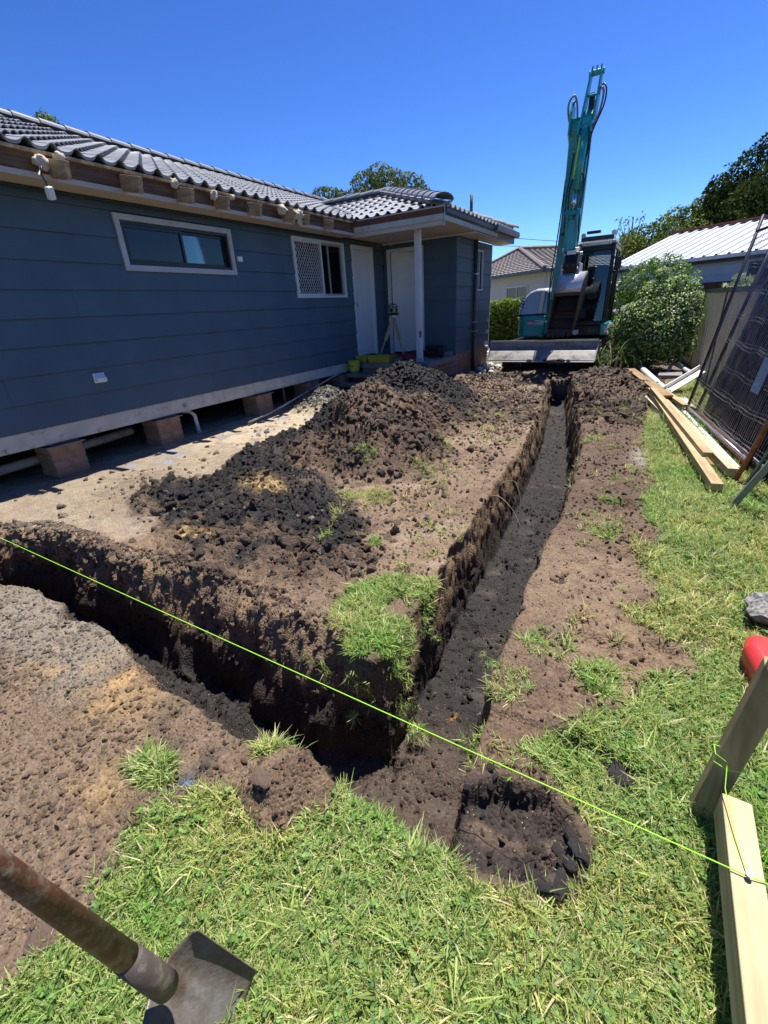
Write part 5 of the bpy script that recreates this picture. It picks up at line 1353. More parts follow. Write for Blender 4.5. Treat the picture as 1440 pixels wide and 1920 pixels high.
cab = cab.build('cab', EBLACK, EX_, bevel=.02)
MB().prism([(caby0 - .01, cz0 + .1), (caby0 - .003, cz0 + .1), (caby0 + .075, cz1 - .1), (caby0 + .068, cz1 - .1)], cabx0 + pl, cabx1 - pl, 'x').build('windscreen', CABG, cab)
MB().b2(cabx1 - .03, cabx1 - .024, caby0 + .13, 12.1, cz0 + .3, cz1 - .1).build('door_glass', CABG, cab)
MB().b2(cabx0 + .02, cabx0 + .026, caby0 + .13, caby1 - .1, cz0 + .3, cz1 - .1).build('side_glass', CABG, cab)
MB().b2(cabx1 - .045, cabx1 - .01, caby0 + .13, 12.1, cz0, cz0 + .3).build('door', EBLACK, cab, bevel=.01)
MB().b2(cabx0 + .01, cabx1 - .01, caby0 + .03, caby1, cz1, cz1 + .06).build('roof', material('cab_roof', (.32, .34, .36), .5), cab, bevel=.03)
MB().b2(cabx0 + .08, cabx1 - .08, caby0 - .02, caby0 + .05, cz1 - .02, cz1 + .045).build('visor', STEEL, cab, bevel=.01)
for i in range(14):
    x_ = cabx0 + .10 + i * .041; MB().b2(x_, x_ + .02, caby0 - .03, caby1, cz1 + .075, cz1 + .135).build('guard_bar', STEEL, cab)
MB().b2(cabx0 + .06, cabx1 - .05, caby0 - .05, caby0 - .028, cz1 + .065, cz1 + .145).build('guard_rail', EGREY, cab)
MB().b2(cabx0 + .16, cabx0 + .42, caby0 - .10, caby0 + .0, cz1 + .19, cz1 + .24).build('light_bar', EBLACK, cab, bevel=.01)
MB().tube([(cabx1 - .15, 12.4, cz1 + .06), (cabx1 - .05, 12.42, cz1 + .55)], .006, 5).build('aerial', EBLACK, cab)
for x_ in (cabx0 + .1, cabx1 - .06):
    MB().tube([(x_, caby0 - .02, cz1 + .17), (x_, caby0 - .08, cz1 + .17)], .045, 14).build('work_light', GREYMET, cab)
MB().b2(-1.66, -1.22, 12.2, 12.35, 1.35, 2.15).build('seat_back', material('seat_cloth', (.09, .10, .11), .9), cab, bevel=.05)
MB().b2(-1.66, -1.22, 11.85, 12.3, 1.22, 1.38).build('seat', MATS['seat_cloth'], cab, bevel=.05)
MB().b2(-1.72, -1.62, 11.7, 12.1, 1.3, 1.5).build('console', material('console_grey', (.20, .21, .22), .6), cab, bevel=.02)
MB().b2(-1.62, -1.50, 11.46, 11.50, 1.10, 1.30).build('monitor', material('console_pale', (.34, .35, .36), .5), cab, bevel=.01)
MB().tube([(-1.40, 11.6, 1.0), (-1.40, 11.56, 1.35)], .013, 6).tube([(-1.52, 11.6, 1.0), (-1.52, 11.56, 1.35)], .013, 6).build('lever', EGREY, cab)
MB().tube([(-1.64, 11.75, 1.45), (-1.64, 11.68, 1.68)], .015, 6).tube([(-1.26, 11.75, 1.45), (-1.26, 11.68, 1.68)], .015, 6).build('joystick', EBLACK, cab)
# mirror, hand rail, left guard frame
mir = MB(); mp_ = [(.055 * math.cos(a), .14 * max(-.8, min(.8, 1.25 * math.sin(a)))) for a in [2 * math.pi * i / 20 for i in range(20)]]
mir.prism([(-.97 + p, 2.12 + q) for p, q in mp_], 11.33, 11.37, 'y'); mir.build('mirror', EBLACK, EX_, bevel=.012)
MB().tube([(-1.09, 11.5, 2.2), (-1.03, 11.40, 2.28), (-.98, 11.38, 2.22)], .010, 6).tube([(-1.09, 11.5, 1.96), (-1.0, 11.40, 1.97)], .010, 6).build('mirror_arm', EBLACK, EX_)
MB().tube([(-1.06, 11.36, 1.98), (-1.0, 11.36, 1.97), (-.965, 11.36, 1.9), (-.985, 11.36, 1.5), (-1.02, 11.36, 1.05)], .013, 8).build('hand_rail', EBLACK, EX_, smooth=True)
MB().tube([(-2.27, 11.9, 2.45), (-2.20, 11.9, 2.58), (-1.9, 11.9, 2.58)], .012, 6).tube([(-2.27, 11.9, 2.45), (-2.40, 11.7, 1.4)], .012, 6).build('guard_frame', EBLACK, EX_)
gm = MB()
for i in range(6):
    z_ = 1.55 + i * .16; gm.bar((-2.40 + (z_ - 1.4) * .12, 11.72 + (z_ - 1.4) * .18, z_), (-2.12, 11.9, z_), .006, .006)
for i in range(4):
    x_ = -2.34 + i * .06; gm.bar((x_, 11.75, 1.5), (x_ + .10, 11.9, 2.4), .006, .006)
gm.build('side_mesh', EBLACK, EX_)
# swing post and boom
MB().b2(-2.30, -1.86, 11.10, 11.55, .80, 1.08).build('swing_bracket', TEALD, EX_, bevel=.04)
MB().tube([(-2.08, 11.22, .76), (-2.08, 11.22, 1.12)], .10, 18).build('swing_pin', EGREY, EX_)
# boom: closed side profile (y,z), extruded in x, swept slightly to the right with height
def skew_prism(prof, half, x_of_z, name, mat, parent, bevel=.02, taper=None):
    n = len(prof); vs = []
    for s_ in (-1, 1):
        for (y_, z_) in prof:
            h_ = half if taper is None else half * taper(z_)
            vs.append((x_of_z(z_) + s_ * h_, y_, z_))
    fs = [(i, (i + 1) % n, n + (i + 1) % n, n + i) for i in range(n)] + [tuple(reversed(range(n))), tuple(range(n, 2 * n))]
    return MB().add(vs, fs).build(name, mat, parent, bevel=bevel)
bx_ = lambda z: -2.13 + (z - 1.0) * .058
bp_ = [(11.28, .98), (11.50, .98), (11.62, 1.6), (11.64, 2.3), (11.52, 2.95), (11.22, 3.65), (10.86, 4.30), (10.70, 4.46), (10.54, 4.44), (10.52, 4.28), (10.80, 3.65), (11.05, 3.05), (11.16, 2.55), (11.20, 2.1), (11.24, 1.5)]
boom = skew_prism(bp_, .125, bx_, 'boom', TEAL, EX_, .02, lambda z: 1.0 if z < 2.5 else max(.62, 1 - (z - 2.5) * .22))
# fork plates at the boom tip
for s_ in (-1, 1):
    skew_prism([(10.78, 4.05), (10.95, 4.2), (10.72, 4.62), (10.50, 4.66), (10.42, 4.50), (10.48, 4.2)], .018, lambda z, s_=s_: bx_(z) + .02 + s_ * .10, 'tip_plate', TEAL, boom, .008)
MB().b2(-2.02, -1.93, 11.02, 11.06, 2.78, 2.90).build('boom_label', WHITE2, boom)
MB().b2(-2.10, -1.92, 11.02, 11.12, 2.70, 2.73).build('boom_strap', EBLACK, boom)
# boom cylinder in front
MB().tube([(-1.93, 11.2, 1.10), (-1.92, 10.98, 2.0)], .055, 14).build('boom_cylinder', TEALD, EX_, smooth=True)
MB().tube([(-1.92, 10.98, 2.0), (-1.91, 10.96, 2.65)], .028, 12).build('boom_rod', CHROME, EX_, smooth=True)
# stick (arm) hanging in front of the boom, its tail standing up above the pivot
ax_ = lambda z: -1.745 + (z - 2.4) * .008 + max(0, z - 4.3) * .10
arm = skew_prism([(10.46, 2.42), (10.62, 2.45), (10.70, 3.0), (10.74, 3.8), (10.66, 4.38), (10.52, 4.50), (10.40, 4.38), (10.38, 3.9), (10.42, 3.1)], .078, ax_, 'stick', TEAL, EX_, .015)
for s_ in (-1, 1):
    skew_prism([(10.42, 4.30), (10.66, 4.36), (10.66, 4.60), (10.56, 4.98), (10.46, 5.02), (10.42, 4.95)], .016, lambda z, s_=s_: ax_(z) + s_ * (.105 - max(0, z - 4.3) * .035), 'tail_plate', TEAL, arm, .006)
for (z_, y_, r_) in ((4.97, 10.50, .045), (4.68, 10.50, .020), (4.42, 10.52, .05)):
    MB().tube([(ax_(z_) - .12, y_, z_), (ax_(z_) + .12, y_, z_)], r_, 14).build('pin', TEAL, arm)
for s_ in (-1, 0, 1): MB().b2(ax_(5.0) + s_ * .07 - .012, ax_(5.0) + s_ * .07 + .012, 10.44, 10.5, 5.0, 5.045).build('lug', TEAL, arm)
MB().box((ax_(4.6), 10.55, 4.55), (.09, .06, .34)).build('tail_web', EBLACK, arm)
# bucket cylinder with the lime stripe
MB().tube([(-1.72, 10.30, 4.16), (-1.765, 10.28, 3.30)], .072, 18).build('bucket_cylinder', TEAL, EX_, smooth=True)
MB().bar((-1.775, 10.215, 4.06), (-1.815, 10.20, 3.46), .030, .012, up=(0, 1, 0)).build('lime_stripe', material('lime_tape', (.38, .62, .04), .4, bump=0), EX_)
MB().tube([(-1.72, 10.30, 4.16), (-1.715, 10.30, 4.22)], .055, 16).build('cylinder_eye', TEAL, EX_)
for s_ in (-1, 1): MB().b2(-1.72 + s_ * .10 - .015, -1.72 + s_ * .10 + .015, 10.24, 10.45, 4.12, 4.28).build('cylinder_lug', TEAL, EX_, bevel=.01)
MB().tube([(-1.82, 10.30, 4.22), (-1.62, 10.30, 4.22)], .03, 12).build('cylinder_pin', TEAL, EX_)
MB().tube([(-1.765, 10.28, 3.30), (-1.775, 10.27, 2.98)], .036, 14).build('bucket_rod', CHROME, EX_, smooth=True)
# linkage
for s_ in (-1, 1):
    x_ = -1.77 + s_ * .085
    MB().prism([(10.34, 3.02), (10.20, 3.0), (10.18, 2.9), (10.24, 2.72), (10.30, 2.30), (10.42, 2.28), (10.40, 2.75)], x_ - .02, x_ + .02, 'x').build('link', TEAL, EX_, bevel=.01)
MB().b2(-1.85, -1.69, 10.26, 10.36, 2.32, 2.86).build('link_web', TEAL, EX_, bevel=.02)
MB().tube([(-1.90, 10.26, 2.95), (-1.64, 10.26, 2.95)], .05, 14).build('link_pin', TEAL, EX_)
MB().tube([(-1.90, 10.34, 2.36), (-1.60, 10.34, 2.36)], .035, 12).build('link_pin', STEEL, EX_)
# hoses
HOSE = material('hydraulic_hose', (.02, .021, .025), .35, bump=0)
HOSEG = material('hose_sleeve', (.22, .23, .24), .5)
hs = [([(-1.98, 10.9, 3.85), (-1.97, 10.75, 4.2), (-2.05, 10.55, 4.42), (-2.06, 10.45, 4.62), (-1.98, 10.45, 4.72), (-1.93, 10.5, 4.62), (-1.90, 10.5, 4.40)], .018, HOSEG),
      ([(-1.95, 10.9, 3.75), (-1.98, 10.7, 4.15), (-2.02, 10.5, 4.35), (-1.99, 10.48, 4.6), (-1.94, 10.5, 4.66)], .014, HOSE),
      ([(-1.66, 10.4, 3.9), (-1.62, 10.35, 4.15), (-1.52, 10.35, 4.40), (-1.50, 10.4, 4.65), (-1.56, 10.45, 4.74), (-1.62, 10.5, 4.6), (-1.64, 10.5, 4.4)], .018, HOSEG),
      ([(-1.66, 10.4, 3.8), (-1.60, 10.3, 4.1), (-1.47, 10.35, 4.45), (-1.46, 10.4, 4.68), (-1.53, 10.45, 4.78), (-1.60, 10.5, 4.64)], .013, HOSE),
      ([(-1.70, 10.28, 3.55), (-1.64, 10.25, 3.45), (-1.64, 10.25, 3.2), (-1.70, 10.28, 2.98)], .013, HOSE),
      ([(-1.84, 10.32, 3.5), (-1.88, 10.3, 3.3), (-1.87, 10.3, 3.0), (-1.86, 10.3, 2.8)], .016, HOSE),
      ([(-1.87, 10.36, 3.9), (-1.90, 10.33, 3.5), (-1.92, 10.3, 3.2), (-1.90, 10.3, 2.7)], .014, HOSE),
      ([(-1.62, 10.36, 4.1), (-1.625, 10.36, 3.6), (-1.66, 10.36, 3.0), (-1.64, 10.34, 2.5)], .012, HOSE),
      ([(-2.24, 11.3, 1.3), (-2.26, 11.25, 1.9), (-2.2, 11.2, 2.5), (-2.12, 11.0, 3.1), (-2.07, 10.85, 3.6)], .012, HOSE),
      ([(-1.90, 11.2, 1.6), (-1.86, 11.05, 2.1), (-1.88, 11.05, 2.5), (-1.93, 11.1, 2.9)], .016, HOSE),
      ([(-1.84, 11.2, 1.5), (-1.82, 11.05, 2.0), (-1.83, 11.05, 2.45), (-1.90, 11.1, 2.8)], .014, HOSE),
      ([(-2.36, 11.26, .82), (-2.20, 11.2, .80), (-2.10, 11.15, .90), (-2.12, 11.15, 1.3), (-2.2, 11.2, 1.5)], .02, TEALD)]
for p, r_, mt_ in hs:
    # smooth the polyline
    q = [Vector(v_) for v_ in p]; out_ = []
    for i in range(len(q) - 1):
        a_, b__, c__, d__ = q[max(i - 1, 0)], q[i], q[i + 1], q[min(i + 2, len(q) - 1)]
        for k in range(5):
            t = k / 5; out_.append(.5 * ((2 * b__) + (-a_ + c__) * t + (2 * a_ - 5 * b__ + 4 * c__ - d__) * t * t + (-a_ + 3 * b__ - 3 * c__ + d__) * t ** 3))
    out_.append(q[-1]); MB().tube(out_, r_, 7).build('hydraulic_hose', mt_, EX_, smooth=True)
# hitch and bucket
hx_ = -1.69
ht = MB().prism([(10.30, 2.38), (10.14, 2.30), (10.08, 2.12), (10.12, 1.95), (10.34, 1.90), (10.52, 1.98), (10.56, 2.2), (10.50, 2.4)], hx_ - .12, hx_ + .12, 'x').build('quick_hitch', EBLACK, EX_, bevel=.02)
MB().b2(hx_ - .08, hx_ + .08, 10.09, 10.13, 2.26, 2.33).build('hitch_plate', STEEL, ht)
for s_ in (-1, 1):
    MB().b2(hx_ + s_ * .155 - .02, hx_ + s_ * .155 + .02, 10.15, 10.45, 1.88, 2.12).build('hitch_ear', STEEL, ht, bevel=.02)
    for z_, y_ in ((2.28, 10.28), (2.02, 10.16), (2.02, 10.42)):
        MB().tube([(hx_ + s_ * .12, y_, z_), (hx_ + s_ * .17, y_, z_)], .03, 12).build('pin', STEEL, ht)
    MB().tube([(hx_ + s_ * .06, 10.115, 2.08), (hx_ + s_ * .06, 10.085, 2.08)], .022, 10).build('bolt', EGREY, ht)
for s_ in (-1, 1): MB().b2(hx_ + s_ * .09 - .015, hx_ + s_ * .09 + .015, 10.12, 10.48, 1.86, 1.99).build('bucket_ear', EGREY, EX_)
# bucket shell: silver curved back at the top, mouth towards the camera, floor plate slanting down to the teeth
sh = [(10.42, 1.60), (10.47, 1.70), (10.48, 1.79), (10.44, 1.87), (10.38, 1.92), (10.30, 1.95), (10.22, 1.95), (10.14, 1.93), (10.07, 1.88), (10.02, 1.82), (9.99, 1.75), (9.98, 1.68), (9.985, 1.62)]
shx = lambda z: -1.635 + (z - 1.9) * .12
half = .235
def shell(prof, t, name, mat, parent, x0, x1):
    n = len(prof); vs = []
    inn = []
    for i, (y_, z_) in enumerate(prof):
        a_ = prof[max(i - 1, 0)]; b__ = prof[min(i + 1, n - 1)]; dx, dz = b__[0] - a_[0], b__[1] - a_[1]; l_ = math.hypot(dx, dz) + 1e-9
        inn.append((y_ + dz / l_ * t, z_ - dx / l_ * t))
    full = prof + inn[::-1]
    m_ = MB(); N_ = len(full)
    for s_ in (x0, x1):
        for (y_, z_) in full: m_.v.append((shx(z_) + s_, y_, z_))
    for i in range(N_): m_.f.append((i, (i + 1) % N_, N_ + (i + 1) % N_, N_ + i))
    for i in range(n - 1):
        m_.f.append((i, i + 1, N_ - 2 - i, N_ - 1 - i)); m_.f.append((N_ + i, N_ + N_ - 1 - i, N_ + N_ - 2 - i, N_ + i + 1))
    return m_.build(name, mat, parent, smooth=(len(prof) > 8))
bkt = shell(sh, .018, 'digging_bucket', STEEL, EX_, -half, half)
shell([(10.42, 1.60), (10.40, 1.40), (10.32, 1.15), (10.16, .98), (10.06, .90)], .02, 'floor_plate', RUSTB, bkt, -half, half)
for s_ in (-1, 1):
    side = [(9.985, 1.62), (9.99, 1.74), (10.05, 1.85), (10.18, 1.93), (10.32, 1.93), (10.44, 1.87), (10.47, 1.76), (10.42, 1.60), (10.40, 1.40), (10.32, 1.15), (10.16, .98), (10.04, .92), (10.0, 1.1), (9.98, 1.35)]
    skew_prism(side, .012, lambda z, s_=s_: shx(z) + s_ * (half + .002), 'side_plate', RUSTB, bkt, .004)
MB().prism([(9.985, 1.62), (10.0, 1.60), (10.03, 1.56), (10.01, 1.56)], shx(1.6) - .23, shx(1.6) + .23, 'x').build('mouth_lip', EGREY, bkt)
MB().bar((shx(.95) - half, 10.07, .93), (shx(.95) + half, 10.07, .93), .06, .03).build('cutting_lip', RUSTB, bkt)
for i in range(5):
    x_ = shx(.9) - half + .04 + i * .097
    MB().bar((x_, 10.07, .94), (x_ - .01, 9.98, .83), .062, .05, w1=.045, h1=.015).build('tooth', RUSTB, bkt)
MB().prism([(10.30, 1.55), (10.36, 1.52), (10.24, 1.28), (10.20, 1.30)], shx(1.4) - .2, shx(1.4) + .2, 'x').build('mud_cake', material('dark_mud', (.035, .026, .02), .9, bump=.5), bkt, bevel=.02)
# ------------------------------------------------------------------ boundary fence (folded steel sheets)
SHEET = material('fence_sheet', (.74, .64, .44), .5, .0, var=.08, scale=3, bump=.04, dirt=(.24, .21, .15), dirt_amt=.3, stretch=(1, 1, .3))
RAILM = material('fence_rail', (.10, .105, .11), .45, .2, var=.12)
def fx(y): return .75 + (11.4 - y) * .068
fence = thing('steel_fence', 'beige folded steel sheet fence with dark grey rails behind the leaning mesh panels', 'fence', (fx(8), 8, 0))
FH = 1.50
def corr(y0, y1):
    mb = MB(); pr = []; y = y0; k = 0
    while y < y1 - 1e-6:
        for dy, dx in ((0, 0), (.10, 0), (.125, .05), (.20, .05), (.225, 0)):
            if y + dy <= y1: pr.append((y + dy, dx))
        y += .26
    pr.append((y1, 0)); n = len(pr)
    for z_ in (.02, FH - .03):
        for (yy, dx) in pr: mb.v.append((fx(yy) + .03 - dx, yy, z_))
    for i in range(n - 1): mb.f.append((i, i + 1, n + i + 1, n + i))
    return mb
y = -2.0
k = 0
while y < 14.5:
    corr(y + .03, y + 2.32).build('sheet', SHEET, fence)
    MB().bar((fx(y) - .012, y, 0), (fx(y) - .012, y, FH), .05, .06, up=(0, 1, 0)).build('post', RAILM, fence)
    MB().bar((fx(y) - .006, y + .03, FH), (fx(y + 2.35) - .006, y + 2.35, FH), .055, .07).build('rail', RAILM, fence)
    y += 2.35
# ------------------------------------------------------------------ leaning temporary fence panels
POLE = material('panel_pole', (.035, .036, .042), .45, .5, var=.3, dirt=(.16, .07, .035), dirt_amt=.25, dirt_scale=8)
WIRE = material('panel_wire', (.42, .43, .45), .35, .8, var=.2, bump=0)
CLOTH = material('shade_cloth', (.012, .013, .020), .85, var=.35, scale=14, bump=.2, dirt=(.05, .052, .06), dirt_amt=.3, dirt_scale=20, stretch=(1, 8, 1))
CLOTH.node_tree.nodes['Principled BSDF'].inputs['Alpha'].default_value = .68
RUSTP = material('rusty_pipe', (.38, .14, .05), .8, .1, var=.3, scale=20, bump=.5, dirt=(.16, .07, .03), dirt_amt=.4, dirt_scale=12)
def temp_panel(b0, b1, lean, Hh, label, rows, vsp, bow=.015, seed=1, cloth=False, ext=.16, vr=.0018):
    """b0,b1 bottom corners, lean = horizontal shift of the top"""
    r_ = random.Random(seed); t = thing('fence_panel', label, 'fence panel', b0, 'temporary fence panels leaning on the fence')
    B0 = Vector(b0); B1 = Vector(b1); U = (B1 - B0); Lh = U.length; U.normalize()
    T = Vector((lean[0], lean[1], 0)); T.z = math.sqrt(max(.01, Hh * Hh - T.x ** 2 - T.y ** 2)); T = T.normalized()
    N_ = U.cross(T).normalized()
    def P(s_, h_, o_=0): return B0 + U * s_ + T * h_ + N_ * o_
    for nm, s_ in (('pole', 0), ('pole', Lh)): MB().tube([P(s_, 0), P(s_, Hh + ext)], .019, 10).build(nm, POLE, t, smooth=True)
    MB().tube([P(0, Hh), P(Lh, Hh)], .016, 8).build('top_rail', POLE, t, smooth=True)
    MB().tube([P(0, .10), P(Lh, .10)], .016, 8).build('bottom_rail', material('galv_rail', (.42, .45, .48), .4, .6), t, smooth=True)
    w = MB(); s_ = vsp
    while s_ < Lh - .02:
        o_ = r_.uniform(-.004, .004); w.tube([P(s_, .06, o_), P(s_ + r_.uniform(-.01, .01), Hh * .5, bow), P(s_ + r_.uniform(-.01, .01), Hh, o_)], vr, 3, cap=False); s_ += vsp
    w.build('upright_wires', WIRE, t, kind='stuff')
    for h_ in rows:
        pts_ = []; s_ = .0
        while s_ <= Lh:
            pts_.append(P(s_, h_ + r_.uniform(-.012, .012) + .014 * math.sin(s_ * 2.1 + seed) , .006 + r_.uniform(-.003, .003))); s_ += Lh / 14
        MB().tube(pts_, .0024, 4, cap=False).build('cross_wire', WIRE, t)
        MB().tube([p + T * .035 for p in pts_], .0020, 4, cap=False).build('cross_wire', WIRE, t)
    if cloth:
        mb = MB(); n1_, n2_ = 14, 12
        for i in range(n1_ + 1):
            for j in range(n2_ + 1):
                mb.v.append(tuple(P(.22 + (Lh - .24) * i / n1_, .08 + (Hh - .12) * j / n2_, -.02 + .018 * math.sin(i * 1.3 + j * .6) + .01 * r_.uniform(-1, 1))))
        for i in range(n1_):
            for j in range(n2_): a = i * (n2_ + 1) + j; mb.f.append((a, a + 1, a + n2_ + 2, a + n2_ + 1))
        c = mb.build('shade_cloth', CLOTH, t, smooth=True)
        md_ = c.modifiers.new('thick', 'SOLIDIFY'); md_.thickness = .002
    return t, P
rws = [.16, .42, .68, .94, 1.20, 1.46, 1.72, 1.98]
pA, PA = temp_panel((.47, 7.20, .0), (.86, 4.86, 0), (.30, .12), 2.12, 'front leaning mesh panel with dark poles and a small blue and white notice', rws, .045, seed=1)
pB, PB = temp_panel((.56, 7.0, .0), (.96, 4.62, 0), (.36, .10), 2.02, 'second leaning panel backed with black shade cloth, just behind the front mesh panel', rws, .048, seed=2, cloth=True, ext=.06)
pC, PC = temp_panel((.70, 6.75, .0), (1.06, 4.40, 0), (.30, .08), 2.1, 'third leaning panel, rearmost of the stack and closest to the steel fence', rws[::2], .06, seed=3, cloth=True, ext=.1)
# small notice on the mesh
nt_ = MB(); 
for (a_, b__) in (((1.82, .62), (2.02, .92)),):
    nt_.add([PA(a_[0], a_[1], .03), PA(b__[0], a_[1], .03), PA(b__[0], b__[1], .03), PA(a_[0], b__[1], .03), PA(a_[0], a_[1], .026), PA(b__[0], a_[1], .026), PA(b__[0], b__[1], .026), PA(a_[0], b__[1], .026)],
            [(0, 1, 2, 3), (7, 6, 5, 4), (0, 4, 5, 1), (1, 5, 6, 2), (2, 6, 7, 3), (3, 7, 4, 0)])
nt_.build('notice', material('notice_blue', (.16, .24, .38), .5, var=.3, scale=30, bump=0), pA)
# pipes and poles at the foot of the panels
def rod(name, pts_, r, mat, label, cat, seg_=12, group=None):
    return MB().tube(pts_, r, seg_).build(name, mat, None, smooth=False, bevel=0, origin=pts_[0], label=label, cat=cat, group=group)
rod('rusty_pipe', [(.53, 7.2, .085), (.70, 6.1, .08), (.875, 4.95, .075)], .032, RUSTP, 'rusty orange pipe lying along the foot of the front mesh panel', 'pipe')
rod('white_pipe', [(.45, 7.15, .04), (.62, 6.0, .04), (.80, 4.78, .04)], .026, PVCW, 'thin white pipe on the grass between the rusty pipe and the timbers', 'pipe')
rod('grey_pipe', [(.66, 7.0, .05), (.98, 4.95, .05)], .03, PVC, 'grey pipe under the stack of panels, behind the rusty one', 'pipe')
rod('rusted_pole', [(.775, 4.60, .0), (.86, 4.50, .52), (.98, 4.3, 1.2)], .019, RUSTP, 'rust brown pole leaning at the near end of the stacked panels', 'pole')
MB().bar((.83, 4.50, 0), (1.0, 4.35, .75), .05, .012, up=(1, 0, 0)).build('steel_picket', material('picket_green', (.07, .085, .08), .6, .3), None, origin=(.83, 4.5, 0), label='dark green steel picket leaning between the rusted pole and the grey batten', cat='picket')
MB().bar((.695, 3.97, .0), (.86, 3.86, .50), .045, .022, up=(0, 1, 0)).build('grey_batten', material('grey_green_timber', (.22, .25, .23), .75, var=.15, bump=.3), None, bevel=.002, origin=(.7, 3.97, 0), label='weathered grey batten propped in the grass nearest the camera beside the fence panels', cat='batten')
# ------------------------------------------------------------------ timber planks
PINE = wood('pine_plank', (.50, .385, .22), (.33, .235, .12), 1, 1.0)
PINED = wood('brown_plank', (.36, .24, .12), (.22, .135, .065), 1, 1.0)
PINEP = wood('pale_plank', (.58, .50, .34), (.42, .33, .20), 1, 1.0)
def plank(p0, p1, w, h, mat, label, roll=0):
    p0 = Vector(p0); p1 = Vector(p1); d = (p1 - p0); L_ = d.length; c = (p0 + p1) / 2
    w *= .86; me_ = MB().box((0, 0, 0), (w, L_, h)).mesh('timber_plank', mat)
    o = bpy.data.objects.new('timber_plank', me_); COL.objects.link(o)
    q = d.to_track_quat('Y', 'Z'); o.rotation_mode = 'QUATERNION'; o.rotation_quaternion = q @ Euler((0, roll, 0)).to_quaternion(); o.location = c
    md_ = o.modifiers.new('bevel', 'BEVEL'); md_.width = .003; md_.segments = 2
    return props(o, label, 'plank', 'loose timber planks beside the fence panels')
def G(x, y, dz=0): return (x, y, gz(x, y) + dz)
plank(G(-.54, 10.65, .05), G(.25, 6.5, .05), .09, .045, PINEP, 'long pale thin plank at the left edge of the timber pile, furthest from the fence')
plank(G(.02, 8.0, .055), G(.60, 4.18, .06), .10, .065, PINE, 'longest lower plank reaching nearest the camera onto the grass')
plank(G(-.34, 10.5, .10), G(.46, 7.15, .10), .10, .045, PINE, 'upper end plank running up to the foot of the front mesh panel')
plank(G(.20, 7.6, .07), G(.74, 4.60, .07), .095, .07, PINEP, 'thick pale plank closest to the panels with its end beside the rusted pole')
plank(G(-.38, 10.0, .06), G(.24, 7.55, .15), .17, .03, PINED, 'wide brown board lying tilted in the middle of the timber pile')
plank(G(.04, 7.8, .13), G(.56, 4.85, .13), .085, .045, PINE, 'middle plank stacked on top of the longest one')
plank(G(.12, 7.3, .02), G(.66, 4.9, .02), .11, .03, PINED, 'brown plank mostly hidden underneath the two near planks')
# pipes, gutter offcut, sheets beyond the planks
pp = MB().tube([(-.31, 11.35, .14), (.25, 8.25, .10)], .055, 16).build('drain_pipe', PVCW, None, smooth=True, origin=(-.3, 11.3, .1), label='thick white drain pipe lying between the planks and the bush', cat='pipe')
MB().tube([(-.325, 11.43, .14), (-.305, 11.33, .14)], .066, 16).build('socket', PVCW, pp)
MB().bar((.21, 8.2, .10), (.68, 8.95, .34), .13, .012, up=(0, -.3, 1)).bar((.17, 8.24, .145), (.64, 8.99, .385), .012, .085, up=(0, -.3, 1)).build('gutter_offcut', PVCW, None, origin=(.21, 8.2, .1), label='white angled gutter offcut propped up towards the fence panels', cat='gutter')
rod('elbow_pipe', [(.28, 11.2, .02), (.30, 11.35, .12), (.34, 11.42, .16), (.42, 11.2, .15), (.66, 10.2, .12)], .035, PVCW, 'thin white pipe with an elbow lying at the foot of the steel fence', 'pipe')
MB().b2(.05, .55, 8.2, 9.9, .02, .028).build('sheet_metal', material('grey_sheet', (.30, .33, .35), .4, .3, dirt=(.2, .17, .13), dirt_amt=.4), None, origin=(.3, 9, .02), label='flat grey sheet lying on the ground beyond the timber planks', cat='sheet')
MB().box((.45, 7.7, .05), (.22, .9, .01), (0, .06, .12)).build('sheet_offcut', material('white_sheet', (.6, .62, .64), .5, dirt=(.3, .27, .22), dirt_amt=.4), None, origin=(.45, 7.7, .05), label='narrow white sheet offcut between the planks and the mesh panel', cat='sheet')
MB().b2(.1, .5, 10.2, 10.7, .02, .09).build('concrete_paver', CONC, None, bevel=.01, origin=(.3, 10.4, 0), label='grey concrete paver in the shade of the bush', cat='paver')
# survey pegs by the bush
for i, (x, y, h_, tl, lb) in enumerate([(-.70, 10.55, .34, .10, 'taller survey peg with battered top standing beside the strappy plant'), (-.63, 10.5, .26, .2, 'shorter pale survey peg leaning against the taller one')]):
    MB().bar(G(x, y, -.05), (x + tl * h_, y, gz(x, y) + h_), .045, .022, up=(0, 1, 0)).build('survey_peg', PINE, None, bevel=.002, origin=(x, y, 0), label=lb, cat='peg', group='survey pegs')

# ------------------------------------------------------------------ foliage helpers
def leaf_quads(cen, nrm_jit, size, asp, rngl, up=.3, norm=None, bend=False):
    """cen (n,3): one leaf per point -> V,F (diamond quads)"""
    n = len(cen)
    d = rngl.normal(0, 1, (n, 3)); d[:, 2] = d[:, 2] * .6 + up
    if norm is not None: d = d * nrm_jit + norm
    d /= np.linalg.norm(d, axis=1, keepdims=True) + 1e-9
    a = rngl.normal(0, 1, (n, 3)); a -= d * (a * d).sum(1, keepdims=True); a /= np.linalg.norm(a, axis=1, keepdims=True) + 1e-9
    b = np.cross(d, a); s = size * rngl.uniform(.6, 1.35, (n, 1))
    V = np.stack([cen - a * s, cen - b * s * asp + a * s * .1, cen + a * s, cen + b * s * asp + a * s * .1], 1)
    V[:, 1] += d * s * .15; V[:, 3] += d * s * .15
    return V.reshape(-1, 3), np.arange(4 * n).reshape(n, 4)
